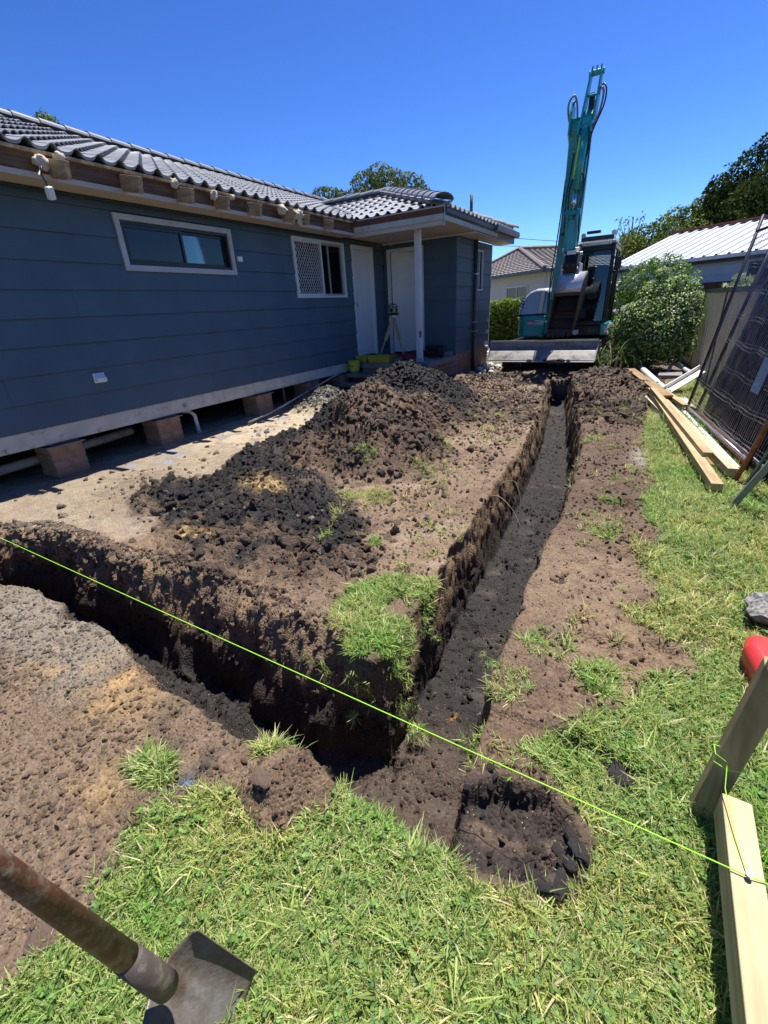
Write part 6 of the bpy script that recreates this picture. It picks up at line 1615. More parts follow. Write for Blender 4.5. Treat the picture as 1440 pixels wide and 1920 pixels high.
def clumps(rngl, blobs, per, shell=.75):
    """leaf positions inside ellipsoid clumps, denser toward their skin"""
    out = []; nr = []
    for (cx, cy, cz, rx, ry, rz) in blobs:
        n = int(per * (rx * rz + rx * ry + ry * rz) / 3)
        v = rngl.normal(0, 1, (n, 3)); v /= np.linalg.norm(v, axis=1, keepdims=True)
        r = rngl.uniform(shell ** 3, 1, (n, 1)) ** (1 / 3); r *= 1 + .16 * vn3(v[:, 0] * 3 + cx, v[:, 1] * 3, v[:, 2] * 3 + cz, 5)[:, None]
        out.append(np.array((cx, cy, cz)) + v * r * np.array((rx, ry, rz))); nr.append(v)
    return np.concatenate(out), np.concatenate(nr)
def foliage(name, parent, blobs, per, size, asp, mat, seed, up=.3, label=None, cat=None, group=None, kind=None, shell=.7):
    rngl = np.random.default_rng(seed); c, nr = clumps(rngl, blobs, per, shell)
    V_, F_ = leaf_quads(c, .8, size, asp, rngl, up, nr * .7)
    off = np.array(wl(parent)) if parent is not None else np.zeros(3)
    me_ = np_mesh(name, V_ - off, F_, mat); o = bpy.data.objects.new(name, me_); COL.objects.link(o)
    if parent is not None: o.parent = parent
    return props(o, label, cat, group, kind)
BARK = material('bark', (.11, .085, .065), .9, var=.3, scale=6, bump=.8, bscale=25, bdist=.02)
def rand_blobs(seed, n, box, rmin, rmax, flat=.8, f=None):
    r_ = random.Random(seed); out = []
    while len(out) < n:
        x = r_.uniform(box[0], box[1]); y = r_.uniform(box[2], box[3]); z = r_.uniform(box[4], box[5])
        if f and not f(x, y, z): continue
        r = r_.uniform(rmin, rmax); out.append((x, y, z, r, r, r * flat))
    return out
def tree(name, label, base, H, crown, per, lsize, mat, seed, tr=.2, group=None, asp=.5, limbs=7):
    t = thing(name, label, 'tree', base, group); r_ = random.Random(seed)
    bx, by, bz = base; cx = sum(b_[0] for b_ in crown) / len(crown); cy = sum(b_[1] for b_ in crown) / len(crown); zl = min(b_[2] for b_ in crown)
    top = (cx, cy, zl + (H - zl) * .45)
    mb = MB().tube([(bx, by, bz - .2), (bx * .7 + cx * .3, by * .7 + cy * .3, bz + (zl - bz) * .5), (bx * .3 + cx * .7, by * .3 + cy * .7, zl), top], [tr, tr * .8, tr * .6, tr * .2], 10)
    tk = mb.build('trunk', BARK, t, smooth=True)
    for b_ in r_.sample(crown, min(limbs, len(crown))):
        s_ = r_.uniform(.45, .95); st = (bx * .3 + cx * .7, by * .3 + cy * .7, bz + (zl - bz) * s_)
        mid = ((st[0] + b_[0]) / 2 + r_.uniform(-.2, .2), (st[1] + b_[1]) / 2, (st[2] + b_[2]) / 2 + .3)
        MB().tube([st, mid, (b_[0], b_[1], b_[2])], [tr * .4, tr * .25, tr * .06], 7).build('limb', BARK, tk, smooth=True)
    foliage('crown', t, crown, per, lsize, asp, mat, seed)
    return t

# bush beside the excavator, glossy sunlit leaves
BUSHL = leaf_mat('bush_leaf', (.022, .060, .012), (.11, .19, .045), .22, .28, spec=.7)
BUSHV = leaf_mat('variegated_leaf', (.06, .16, .025), (.40, .54, .14), .32, .42, straw=(.66, .70, .46), straw_amt=.22, spec=.35)
bush = thing('bush', 'large round glossy bush between the excavator and the steel fence', 'bush', (-.2, 11.6, 0))
bb = [(-.05, 11.5, 1.25, .55, .5, .45), (.22, 11.3, 1.05, .42, .4, .45), (-.30, 11.35, 1.0, .45, .45, .5), (.05, 11.15, .75, .5, .4, .5), (-.55, 11.5, .85, .4, .4, .45), (.32, 11.4, 1.35, .32, .35, .28), (-.25, 11.6, .5, .6, .5, .45), (.3, 11.3, .55, .35, .35, .4), (-.1, 11.6, 1.6, .4, .4, .22), (.36, 11.2, .95, .25, .25, .3)]
bb += [(x_, y_, z_, r__, r__, r__ * .9) for x_, y_, z_, r__ in [(-.62, 11.35, 1.22, .16), (.5, 11.3, 1.2, .13), (-.15, 11.5, 1.86, .14), (.2, 11.4, 1.72, .13), (-.48, 11.2, .55, .2), (.45, 11.1, .8, .14), (-.7, 11.3, .98, .14), (.38, 11.4, 1.62, .12), (-.4, 11.5, 1.5, .15)]]
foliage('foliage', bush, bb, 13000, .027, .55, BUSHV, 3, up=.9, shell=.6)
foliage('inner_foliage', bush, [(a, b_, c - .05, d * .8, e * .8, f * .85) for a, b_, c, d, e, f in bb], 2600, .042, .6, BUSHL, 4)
for i in range(7):
    a = i * .9; MB().tube([(-.15, 11.5, -.05), (-.15 + .2 * math.cos(a), 11.5 + .15 * math.sin(a), .5), (-.1 + .45 * math.cos(a), 11.5 + .3 * math.sin(a), 1.1)], [.03, .02, .008], 6).build('stem', BARK, bush)
bush2 = thing('bush', 'looser taller bush with thin twigs behind the round glossy bush', 'bush', (-.45, 13.0, 0))
foliage('foliage', bush2, [(-.5, 13, 1.75, .55, .5, .5), (-.15, 13, 1.95, .5, .5, .38), (-.85, 13, 1.5, .45, .4, .45), (.15, 13, 1.7, .45, .4, .4), (-.6, 13, 1.2, .6, .5, .5), (.2, 13.1, 1.3, .5, .5, .5), (-.5, 13, .6, .8, .6, .6)], 4200, .036, .5, leaf_mat('bush_leaf_pale', (.05, .13, .02), (.28, .40, .10), .3, .42, straw=(.48, .54, .30), straw_amt=.10, spec=.35), 5, up=.5)
for i in range(9):
    r_ = random.Random(50 + i); x0 = -.5 + r_.uniform(-.2, .3)
    MB().tube([(x0, 13, 0), (x0 + r_.uniform(-.2, .2), 13, 1.2), (x0 + r_.uniform(-.55, .7), 13 + r_.uniform(-.2, .2), 2.0 + r_.uniform(0, .35))], [.02, .012, .003], 5).build('stem', BARK, bush2)
# vine with pale leaves climbing over the fence
vine = thing('climbing_plant', 'pale leaved climber poking over the top of the steel fence', 'plant', (fx(9.6) + .05, 9.6, 1.45))
foliage('foliage', vine, [(fx(9.7) + .1, 9.7, 1.62, .12, .3, .12), (fx(9.2) + .1, 9.3, 1.60, .1, .22, .10), (fx(10.4) + .05, 10.4, 1.55, .1, .2, .07)], 1500, .045, .6, leaf_mat('pale_leaf', (.18, .25, .10), (.42, .50, .28), .3, .4), 6)
MB().tube([(fx(9.6) + .1, 9.6, .2), (fx(9.6) + .12, 9.6, 1.6)], .012, 6).build('stem', BARK, vine)
# strap-leaf plant (agapanthus-like) left of the bush
strap = thing('strappy_plant', 'clump of long arching strap leaves with white flower heads beside the blade', 'plant', (-.72, 11.1, 0))
STRAP = leaf_mat('strap_leaf', (.03, .075, .015), (.16, .26, .06), .3, .35, straw=(.42, .42, .24), straw_amt=.16, spec=.6)
V_ = []; F_ = []; r_ = random.Random(9)
for i in range(210):
    cx, cy = -.72 + r_.gauss(0, .22), 11.1 + r_.gauss(0, .18); th = r_.uniform(0, 6.283); l = r_.uniform(.5, 1.0); w = r_.uniform(.012, .022); tilt = r_.uniform(.1, .7); k = len(V_)
    px, py, pz = cx, cy, gz(cx, cy); sx, sy = -math.sin(th), math.cos(th); n_ = 7
    for s_ in range(n_ + 1):
        t = s_ / n_; ww = w * (1 - t ** 2.5) * .5 + .001; V_ += [(px - sx * ww, py - sy * ww, pz), (px + sx * ww, py + sy * ww, pz)]
        ang = tilt + t * t * 2.0 * r_.uniform(.8, 1.2); px += math.cos(th) * math.sin(ang) * l / n_; py += math.sin(th) * math.sin(ang) * l / n_; pz += math.cos(ang) * l / n_
    for s_ in range(n_): F_.append((k + 2 * s_, k + 2 * s_ + 1, k + 2 * s_ + 3, k + 2 * s_ + 2))
me_ = np_mesh('strap_leaves', np.array(V_) - np.array(wl(strap)), np.array(F_), STRAP); o = bpy.data.objects.new('strap_leaves', me_); COL.objects.link(o); o.parent = strap; o['kind'] = 'stuff'
PET = leaf_mat('white_petal', (.6, .6, .62), (.75, .75, .8), .3, .5)
for i, (x, y, z_) in enumerate([(-.86, 11.0, 1.22), (-1.0, 11.0, .92), (-.92, 10.95, .98), (-.74, 11.0, 1.28), (-.99, 11.0, .82)]):
    MB().tube([(-.75, 11.1, .1), (x * .6 - .3, y, z_ * .6), (x, y, z_)], .006, 5).build('flower_stalk', BARK, strap)
    foliage('flower_head', strap, [(x, y, z_, .06, .06, .045)], 16000, .016, .5, PET, 70 + i, shell=.3)

# hedges
HEDGE = leaf_mat('hedge_leaf', (.06, .12, .012), (.30, .40, .04), .3, .35)
def hedge(label, x0, x1, y0, y1, z1, per, seed):
    t = thing('hedge', label, 'hedge', ((x0 + x1) / 2, (y0 + y1) / 2, 0)); r_ = random.Random(seed); bl_ = []
    x = x0
    while x < x1:
        y = y0
        while y < y1:
            z_ = .2
            while z_ < z1 - .1: bl_.append((x + r_.uniform(-.05, .05), y, z_ + r_.uniform(-.04, .04), .24, .24, .24)); z_ += .3
            y += .3
        x += .3
    foliage('foliage', t, bl_, per, .035, .55, HEDGE, seed, up=.5, shell=.5)
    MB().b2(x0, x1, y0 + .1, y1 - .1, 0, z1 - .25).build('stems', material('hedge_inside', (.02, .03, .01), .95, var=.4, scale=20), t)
    return t
hedge('clipped yellow green hedge in front of the white house, left of the excavator', -7.2, -3.2, 17.5, 18.2, 1.66, 5000, 11)
hedge('bright yellow green hedge behind the excavator mirror and the bush', -2.4, .6, 17.0, 17.6, 1.78, 5000, 12)
# low dark green fence right of the excavator, dark red fence beyond
gf = thing('green_fence', 'low dark green steel fence between the excavator cab and the bush', 'fence', (-1.0, 13.6, 0))
DG = material('dark_green_sheet', (.012, .035, .028), .5)
for i in range(8): MB().b2(-1.9 + i * .2, -1.72 + i * .2, 14.0, 14.03, .05, 1.18).build('sheet', DG, gf)
MB().b2(-1.95, -.2, 13.97, 14.06, 1.18, 1.24).build('rail', DG, gf)
for x in (-1.92, -.25): MB().b2(x, x + .06, 13.98, 14.05, 0, 1.2).build('post', DG, gf)

# ------------------------------------------------------------------ neighbour's white house with ribbed roof
sh_d = unit((.83, -.56, 0)); sh_n = np.array((sh_d[1], -sh_d[0], 0)) # towards the yard
if sh_n[1] > 0: sh_n = -sh_n
A0 = np.array((1.93, 16.45, 0))          # a point under the eave
def S(t, o_, z_): p = A0 + sh_d * t + sh_n * o_; return (p[0], p[1], z_)
neigh = thing('white_house', 'long white neighbouring building with ribbed pale roof, red ridge cap and fence in front', 'house', tuple(S(0, 0, 0)))
WB = material('white_siding', (.50, .56, .64), .6, var=.04, bump=.05)
RR = material('ribbed_roof', (.66, .68, .70), .45, .15, var=.05, bump=.05, dirt=(.45, .44, .42), dirt_amt=.25)
REDC = material('red_capping', (.20, .055, .045), .5, var=.15)
t0, t1 = -4.6, 5.0; EZ, RZ, RO = 2.38, 3.44, -3.1
mb = MB(); pr = []
t = t0
while t < t1:
    for dt, dz in ((0, 0), (.22, 0), (.245, .05), (.30, .05), (.325, 0)): pr.append((t + dt, dz))
    t += .33
for (o_, z_) in ((.18, EZ), (RO, RZ)):
    for (tt_, dz) in pr: mb.v.append(S(tt_, o_, z_ + dz))
n_ = len(pr)
for i in range(n_ - 1): mb.f.append((i, i + 1, n_ + i + 1, n_ + i))
rf = mb.build('roof', RR, neigh)
mb = MB(); 
for (o_, z_) in ((RO, RZ), (RO - 3.2, EZ)):
    for tt_ in (t0, t1): mb.v.append(S(tt_, o_, z_))
mb.f.append((0, 1, 3, 2)); mb.build('rear_slope', RR, rf)
for k in range(12):
    a_ = t0 + k * .8
    MB().bar(S(a_, RO + .02, RZ + .05), S(min(a_ + .795, t1), RO + .02, RZ + .05), .30, .05).build('ridge_cap', REDC, rf)
MB().bar(S(t0, .22, EZ - .04), S(t1, .22, EZ - .04), .10, .09).build('gutter', WHITE2, neigh)
MB().bar(S(t0, .12, EZ - .12), S(t1, .12, EZ - .12), .05, .10).build('fascia', EGREY, neigh)
wl_ = MB().bar(S(t0 + .2, -.1, 1.1), S(t1, -.1, 1.1), .1, 2.2).build('wall', WB, neigh)
for k in range(6):
    z_ = .85 + k * .26; MB().bar(S(t0 + .2, -.035, z_ + .125), S(t1, -.035, z_ + .125), .012, .252).build('weatherboard', WB, wl_)
MB().add([S(t0, 0, 0), S(t0, RO * 2, 0), S(t0, RO * 2, EZ), S(t0, RO, RZ - .05), S(t0, 0, EZ)], [(0, 1, 2, 3, 4)]).build('end_wall', WB, neigh)
win = MB()
for (p, q, z0_, z1_) in ((-.20, 1.3, 1.52, 2.14),):
    MB().bar(S(p, 0, (z0_ + z1_) / 2), S(q, 0, (z0_ + z1_) / 2), .06, z1_ - z0_).build('window', DARK, neigh)
vent_ = MB()
# red brown fence in front of it
rfc = thing('red_fence', 'dark red brown steel fence standing in front of the white neighbouring building', 'fence', tuple(S(0, 1.6, 0)))
RB = material('red_brown_sheet', (.075, .028, .022), .55, var=.12)
for k in range(34):
    a_ = -4.4 + k * .24; MB().bar(S(a_, 1.0, .86), S(a_ + .225, 1.0, .86), .03, 1.62).build('sheet', RB, rfc)
MB().bar(S(-4.4, .98, 1.69), S(3.8, .98, 1.69), .05, .04).build('rail', RB, rfc)
# dark roof corner poking in at the right edge
nh = thing('neighbour_house', 'dark roofed house corner cut off by the right picture edge above the white building', 'house', (3.2, 24, 0))
MB().add([(2.55, 26.5, 4.75), (3.1, 23.5, 4.35), (12, 24, 4.5), (12, 32, 7.5), (6, 30, 7.3)], [(0, 1, 2, 3, 4)]).build('roof', GUTTER, nh)
MB().bar((2.45, 26.6, 4.68), (3.05, 23.4, 4.30), .12, .14).bar((3.05, 23.4, 4.30), (12, 24, 4.4), .12, .14).build('gutter', GUTTER, nh)
MB().add([(2.7, 26.6, 4.6), (3.3, 23.6, 4.2), (12, 24.2, 4.3), (12, 30, 4.6)], [(0, 1, 2, 3)]).build('soffit', SOFFIT, nh)
MB().b2(4.2, 11.5, 25.5, 30, 0, 4.4).build('wall', WHITE, nh)

# ------------------------------------------------------------------ far white house with grey tiled roof
def FQ(p, q, z_): return (p[0], p[1], z_)
fh = thing('tiled_house', 'white rendered house with grey brown tiled hip roof beyond the hedge', 'house', (-5.5, 23, 0))
RT = material('far_roof_tile', (.21, .18, .165), .8, var=.3, scale=8, bump=.5)
WR = material('white_render', (.62, .62, .58), .8, var=.05)
c0 = np.array((-9.6, 24.5)); c1 = np.array((-4.35, 20.3)); c2 = np.array((2.0, 28.0))
ez_ = 2.62; u01 = (c1 - c0) / np.linalg.norm(c1 - c0); u12 = (c2 - c1) / np.linalg.norm(c2 - c1)
n01 = np.array((-u01[1], u01[0]))
apex = np.array((-7.3, 27.6)); az_ = 4.05; ap2 = np.array((-3.0, 31.0))
def courses(name, a, b_, c, d, za, zc, n, parent):
    """stepped tile courses on the roof plane a-b (eave) to d-c (ridge)"""
    mb = MB()
    for i in range(n):
        t0_, t1_ = i / n, (i + 1) / n
        p0 = a + (d - a) * t0_; p1 = b_ + (c - b_) * t0_; q1 = b_ + (c - b_) * t1_; q0 = a + (d - a) * t1_; z0_ = za + (zc - za) * t0_; z1_ = za + (zc - za) * t1_
        L_ = np.linalg.norm(p1 - p0); m__ = max(2, int(L_ / .15)); k = len(mb.v)
        for j in range(m__ + 1):
            f_ = j / m__; pa = p0 + (p1 - p0) * f_; qa = q0 + (q1 - q0) * f_; wv = .022 * (1 if j % 2 else 0)
            mb.v += [(pa[0], pa[1], z0_ + .03 + wv), (qa[0], qa[1], z1_ + wv * .5), (pa[0], pa[1], z0_ - .01)]
        for j in range(m__): e = k + 3 * j; mb.f += [(e, e + 3, e + 4, e + 1), (e + 2, e + 5, e + 3, e)]
    return mb.build(name, RT, parent)
r1 = courses('roof', c0, c1, apex + (c1 - c0) * .0, apex, ez_, az_, 16, fh)
ov = .0
r2 = courses('roof', c1, c2, ap2, apex, ez_, az_, 16, fh)
MB().tube([(c1[0], c1[1], ez_ + .06), (apex[0], apex[1], az_ + .08)], .09, 6).build('hip_cap', RT, fh)
MB().tube([(c0[0], c0[1], ez_ + .06), (apex[0], apex[1], az_ + .08)], .09, 6).build('hip_cap', RT, fh)
MB().tube([(ap2[0], ap2[1], az_ + .05), (apex[0], apex[1], az_ + .08)], .09, 6).build('ridge_cap', RT, fh)
GG = material('gutter_green', (.12, .16, .15), .5)
MB().bar(FQ(c0, 0, ez_ - .04), FQ(c1, 0, ez_ - .04), .12, .12).bar(FQ(c1, 0, ez_ - .04), FQ(c2, 0, ez_ - .04), .12, .12).build('gutter', GG, fh)
i0 = c0 - n01 * -.5; i1 = c1 + n01 * .5 - u01 * .45
w_ = MB().bar((i0[0], i0[1], 1.2), (i1[0], i1[1], 1.2), .1, 2.75); w_.bar((i1[0], i1[1], 1.2), (c2[0] - .5, c2[1] + .2, 1.2), .1, 2.75); w_.build('wall', WR, fh)
def onwall(t, z_, o_=-.07):
    p = i1 - u01 * t + n01 * o_; return (p[0], p[1], z_)
wf = MB(); wx0, wx1, wz0, wz1 = 1.05, 2.55, 1.02, 2.12
wf.bar(onwall(wx0, wz0), onwall(wx1, wz0), .05, .06).bar(onwall(wx0, wz1), onwall(wx1, wz1), .05, .05).bar(onwall(wx0, wz0), onwall(wx0, wz1), .05, .05, up=(0, 1, 0)).bar(onwall(wx1, wz0), onwall(wx1, wz1), .05, .05, up=(0, 1, 0)).bar(onwall((wx0 + wx1) / 2, wz0), onwall((wx0 + wx1) / 2, wz1), .05, .05, up=(0, 1, 0))
wi = wf.build('window', WHITE2, fh)
for a_, b__ in ((wx0 + .03, (wx0 + wx1) / 2 - .03), ((wx0 + wx1) / 2 + .03, wx1 - .03)):
    MB().bar(onwall(a_, (wz0 + wz1) / 2, -.056), onwall(b__, (wz0 + wz1) / 2, -.056), .008, wz1 - wz0 - .06).build('pane', material('far_pane', (.05, .055, .06), .1, spec=.8, var=.4, scale=3, bump=0, stretch=(14, 14, .4)), wi)
MB().bar(onwall(-.1, .72, -.05), onwall(5, .72, -.05), .04, .10).build('base_band', material('brown_band', (.10, .05, .035), .7), fh)
# pale sheets of building material behind the excavator
for i, (x, y, z_, s_, lb) in enumerate([(-4.0, 14.6, .10, (1.6, .5, .05), 'upper white board of the low stack behind the wing corner'), (-4.05, 14.5, .03, (1.7, .6, .06), 'lower grey white board of the low stack behind the wing corner')]):
    MB().box((x, y, z_), s_, (0, 0, -.05)).build('building_board', [WHITE2, WHITE][i], None, origin=(x, y, z_), label=lb, cat='board', group='building boards behind the wing')
foam_b = MB().box((-3.55, 13.7, .10), (.5, .3, .18), (0, .1, .3)).build('white_sack', WHITE, None, bevel=.06, segs=3, origin=(-3.55, 13.7, .1), label='white sack slumped on the dirt behind the excavator track', cat='sack')

# ------------------------------------------------------------------ trees
GUM = leaf_mat('gum_leaf', (.05, .085, .018), (.22, .26, .065), .25, .7, spec=.15)
gc = [(-16.4, 25.6, 7.3, 1.0, 1.0, .55), (-15.3, 25.4, 7.9, .9, .9, .55), (-14.4, 25.2, 8.1, .8, .8, .5), (-13.6, 25, 7.6, 1.0, .9, .6), (-12.6, 25, 7.3, .9, .9, .55), (-12.0, 25, 6.8, .7, .8, .5), (-14.8, 25.2, 7.2, 1.1, 1, .6), (-13.3, 25, 6.8, 1.2, 1, .6), (-15.9, 25.4, 6.7, 1.1, 1, .6), (-14.4, 25.3, 6.4, 1.3, 1, .6), (-12.5, 25, 6.3, 1, 1, .6)]
tree('gum_tree', 'spreading gum tree showing above the porch roof', (-14.4, 25.2, 0), 8.5, gc, 900, .085, GUM, 21, .28, 'trees behind the house')
gc2 = [(-18.8, 25, 7.45, .55, .6, .35), (-18.1, 25, 7.75, .6, .6, .35), (-17.5, 25, 7.7, .5, .6, .32), (-17.0, 25, 7.5, .5, .6, .3), (-18.3, 25, 6.7, 1.1, .8, .5)]
tree('gum_tree', 'smaller lower gum crown just left of the spreading gum above the ridge', (-18, 25, 0), 7.5, gc2, 900, .085, GUM, 22, .2, 'trees behind the house')
tree('gum_tree', 'tip of a tree just showing above the tiled ridge at far left', (-24.4, 14, 0), 9.9, [(-24.5, 14, 9.75, .35, .3, .35), (-24.2, 14, 9.5, .5, .4, .3), (-24.7, 14, 9.3, .5, .4, .4), (-24.4, 14, 8.9, .8, .5, .5), (-24.3, 14, 8.2, .9, .6, .5), (-24.5, 14, 9.55, .2, .2, .4)], 900, .08, GUM, 23, .2, 'trees behind the house')
PINET = leaf_mat('dark_pine_leaf', (.010, .028, .006), (.075, .105, .022), .2, .8, spec=.1)
pc = [(1.3 + i * .45, 26, 4.6 + min(3.2, (i + 1) ** .8 * .60), .75, .75, .6) for i in range(8)] + [(1.0, 26, 4.2, .6, .6, .6), (1.2, 26, 4.9, .6, .6, .5), (1.1, 26, 5.4, .45, .5, .4)] + rand_blobs(31, 85, (1.0, 7.5, 23, 28, 2.5, 8.2), .6, 1.15, .75, lambda x, y, z_: z_ < 4.2 + (x - 1.0) * 1.2 + .3 and z_ > 1.5)
tree('pine_tree', 'huge dark pine filling the upper right edge of the picture', (4.5, 26.5, 0), 8.8, pc, 900, .075, PINET, 31, .45, 'trees at the right', limbs=10)
MIDT = leaf_mat('mid_green_leaf', (.035, .07, .010), (.27, .32, .065), .25, .7, spec=.15)
mc = [(-1.9 + i * .42, 26, 3.72 + i * .175 + .12 * math.sin(i * 2.1), .42, .5, .38) for i in range(9)] + [(-1.7 + i * .5, 26, 3.2 + i * .14, .5, .5, .4) for i in range(8)] + rand_blobs(33, 60, (-1.9, 3.0, 25, 28, 2.6, 5.3), .45, .85, .8, lambda x, y, z_: z_ < 3.75 + (x + 2.0) * .42)
tree('leafy_tree', 'mid green leafy tree rising behind the ribbed roof left of the pine', (.6, 26.5, 0), 5.6, mc, 1000, .07, MIDT, 33, .25, 'trees at the right', limbs=8)
SPARSE = leaf_mat('grey_green_leaf', (.10, .13, .09), (.24, .28, .19), .3, .6)
def sparse(base, H, w, seed, label, lf):
    t = thing('sparse_tree', label, 'tree', base, 'thin trees on the skyline'); r_ = random.Random(seed)
    tk = MB().tube([(base[0], base[1], -.2), (base[0] + .1, base[1], H * .6), (base[0], base[1], H)], [.16, .1, .03], 8).build('trunk', BARK, t); bl_ = []
    for i in range(15):
        a = r_.uniform(0, 6.28); z0_ = H * r_.uniform(.45, .8); x = base[0] + w * math.cos(a) * r_.uniform(.4, 1); y = base[1] + w * .5 * math.sin(a); z1_ = min(H * 1.02, z0_ + H * r_.uniform(.12, .3))
        MB().tube([(base[0] + .05, base[1], z0_), ((base[0] + x) / 2, (base[1] + y) / 2, z0_ + (z1_ - z0_) * .4), (x, y, z1_)], [.05, .03, .012], 5).build('limb', BARK, tk)
        bl_.append((x, y, z1_, w * .25, w * .25, w * .2))
    foliage('crown', t, bl_, lf, .12, .4, SPARSE, seed, shell=.2)
sparse((-3.2, 44, 0), 6.9, 1.5, 41, 'thin sparse tree on the skyline between the cab roof and the leafy tree', 75)
sparse((-6.2, 50, 0), 6.2, 1.6, 42, 'small round topped tree on the skyline just right of the cab roof', 260)
sparse((-9.8, 44, 0), 4.7, 1.5, 43, 'low shrubby tree behind the tiled roof at the wing gutter', 260)
# far vegetation band
rb = rand_blobs(44, 90, (-60, 40, 60, 75, .5, 3.0), 1.5, 3.0, .7)
foliage('distant_trees', None, rb, 60, .35, .6, PINET, 44, label='far belt of trees along the horizon', cat='trees', kind='stuff')
# wires
wr = thing('power_line', 'two thin overhead wires between the wing gutter and the excavator boom', 'power line', (-9, 40, 5))
MB().tube([(-30, 40, 8.9), (-20, 40, 7.2), (-10.8, 40, 5.99), (-7.9, 40, 5.50), (2, 40, 4.0)], .022, 4).build('wire', EBLACK, wr)
MB().tube([(-30, 40, 8.3), (-20, 40, 6.6), (-10.5, 40, 5.43), (-7.7, 40, 5.0), (2, 40, 3.6)], .022, 4).build('wire', EBLACK, wr)

# ------------------------------------------------------------------ foreground: profile stakes, string, shovel, red lid, rock
TRT = wood('treated_stake', (.42, .33, .18), (.23, .165, .08), 2, .9)
TRT2 = wood('treated_rail', (.58, .47, .28), (.40, .30, .16), 1, .8)
st = MB()
sx, sy = .340, 1.195
hh = [.545, .575, .552, .565]
for z_, q in ((-.12, 0), (0, 0)): pass
st.v = [(sx - .032, sy - .02, -.1), (sx + .030, sy - .02, -.1), (sx + .030, sy + .02, -.1), (sx - .032, sy + .02, -.1)]
st.v += [(sx + .055, sy + .085, .565), (sx + .125, sy + .085, .585), (sx + .125, sy + .127, .595), (sx + .055, sy + .127, .575)]
st.f = [(0, 3, 2, 1), (4, 5, 6, 7), (0, 1, 5, 4), (1, 2, 6, 5), (2, 3, 7, 6), (3, 0, 4, 7)]
stake = st.build('stake', TRT, None, bevel=.002, origin=(sx, sy, 0), label='square treated timber stake with splintered top driven in the lawn at right', cat='stake')
sp_ = MB(); r_ = random.Random(4)
for i in range(14):
    x = sx + .059 + i * .0046; h_ = .585 + r_.uniform(.0, .030); yy = sy + .09 + r_.uniform(0, .03); sp_.bar((x, yy, .565), (x + r_.uniform(-.006, .004), yy + r_.uniform(-.004, .01), h_), .007, .009, w1=.002, h1=.002)
sp_.build('splinters', TRT2, stake)
rail = MB().b2(.368, .438, -.9, 1.155, .105, .198).build('profile_rail', TRT2, None, bevel=.003, origin=(.40, 0, .15), label='pale horizontal batten running from the stake towards the camera', cat='rail')
MB().b2(.44, .475, -.75, -.70, -.1, .2).build('rail_peg', TRT, rail)
MB().tube([(.403, .935, .194), (.403, .935, .213)], .004, 8).tube([(.403, .935, .213), (.403, .935, .216)], .008, 8).build('nail', GALV, rail)
LIME = material('lime_string', (.40, .85, .06), .5, var=.05, bump=0)
ny_ = .935
def sag(p0, p1, s_, n_=24):
    p0 = Vector(p0); p1 = Vector(p1); return [p0.lerp(p1, i / n_) - Vector((0, 0, s_ * 4 * (i / n_) * (1 - i / n_))) for i in range(n_ + 1)]
MB().tube(sag((.403, ny_, .205), (-6.2, 1.04, .20), .008), .0017, 6).build('string_line', LIME, None, origin=(0, 1, .2), label='taut lime green builders string crossing above the cross trench', cat='string')
MB().tube([(.403, ny_, .205), (.385, 1.03, .203), (.370, 1.15, .225), (.372, 1.208, .262), (.342, 1.212, .275), (.340, 1.245, .275), (.376, 1.262, .262), (.414, 1.245, .25), (.414, 1.208, .245), (.378, 1.206, .235), (.340, 1.208, .25), (.342, 1.22, .275)], .0013, 6).build('string_tie', LIME, None, origin=(.35, 1.1, .2), label='lime string tail wound round the stake and tied to the nail', cat='string')
MB().tube([(.403, ny_, .207), (.50, .95, .19), (.62, .96, .13), (.9, .95, .08)], .0016, 6).build('loose_string', LIME, None, origin=(.5, .95, .2), label='loose lime string end leaving the nail towards the right edge', cat='string')
MB().tube([(.414, 1.22, .245), (.48, 1.18, .16), (.50, 1.13, .10), (.485, 1.08, .02)], .0012, 6).build('string_end', LIME, None, origin=(.4, 1.1, .2), label='short loose string end hanging right of the stake over the grass', cat='string')
# red container lid and rock
RED = material('red_plastic', (.62, .045, .045), .35, var=.05, bump=.03, spec=.5, dirt=(.5, .16, .13), dirt_amt=.22, dirt_scale=8)
red = MB().add([(.545, 2.010, -.02), (.57, 1.860, -.02), (.80, 1.820, -.02), (.84, 2.030, -.02), (.70, 2.130, -.02), (.565, 2.100, -.02),
                (.530, 2.020, .10), (.560, 1.870, .10), (.80, 1.830, .10), (.85, 2.030, .10), (.70, 2.140, .10), (.552, 2.120, .10),
                (.560, 2.020, .135), (.585, 1.900, .135), (.79, 1.860, .135), (.82, 2.030, .135), (.69, 2.110, .135), (.575, 2.090, .135)],
               [(0, 5, 4, 3, 2, 1)] + [(i, (i + 1) % 6, 6 + (i + 1) % 6, 6 + i) for i in range(6)] + [(6 + i, 6 + (i + 1) % 6, 12 + (i + 1) % 6, 12 + i) for i in range(6)] + [(12, 13, 14, 15, 16, 17)])
red = red.build('red_crate', RED, None, bevel=.016, segs=3, origin=(.65, 1.9, 0), label='red plastic tool box cut off by the right edge above the stake', cat='tool box')
MB().tube([(.62, 1.94, .13), (.62, 1.94, .145), (.74, 1.92, .145), (.74, 1.92, .13)], .008, 6).build('handle', RED, red)
rkm = material('grey_rock', (.30, .29, .27), .9, var=.25, scale=8, bump=.7, bscale=30, dirt=(.06, .06, .065), dirt_amt=.45, dirt_scale=9)
m_ = clod_mesh(91, 3).copy(); m_.materials.clear(); m_.materials.append(rkm); m_.name = 'rock'
o = bpy.data.objects.new('rock', m_); COL.objects.link(o); o.location = (.735, 2.46, .06); o.scale = (.175, .15, .10); o.rotation_euler = (.1, .1, .5)
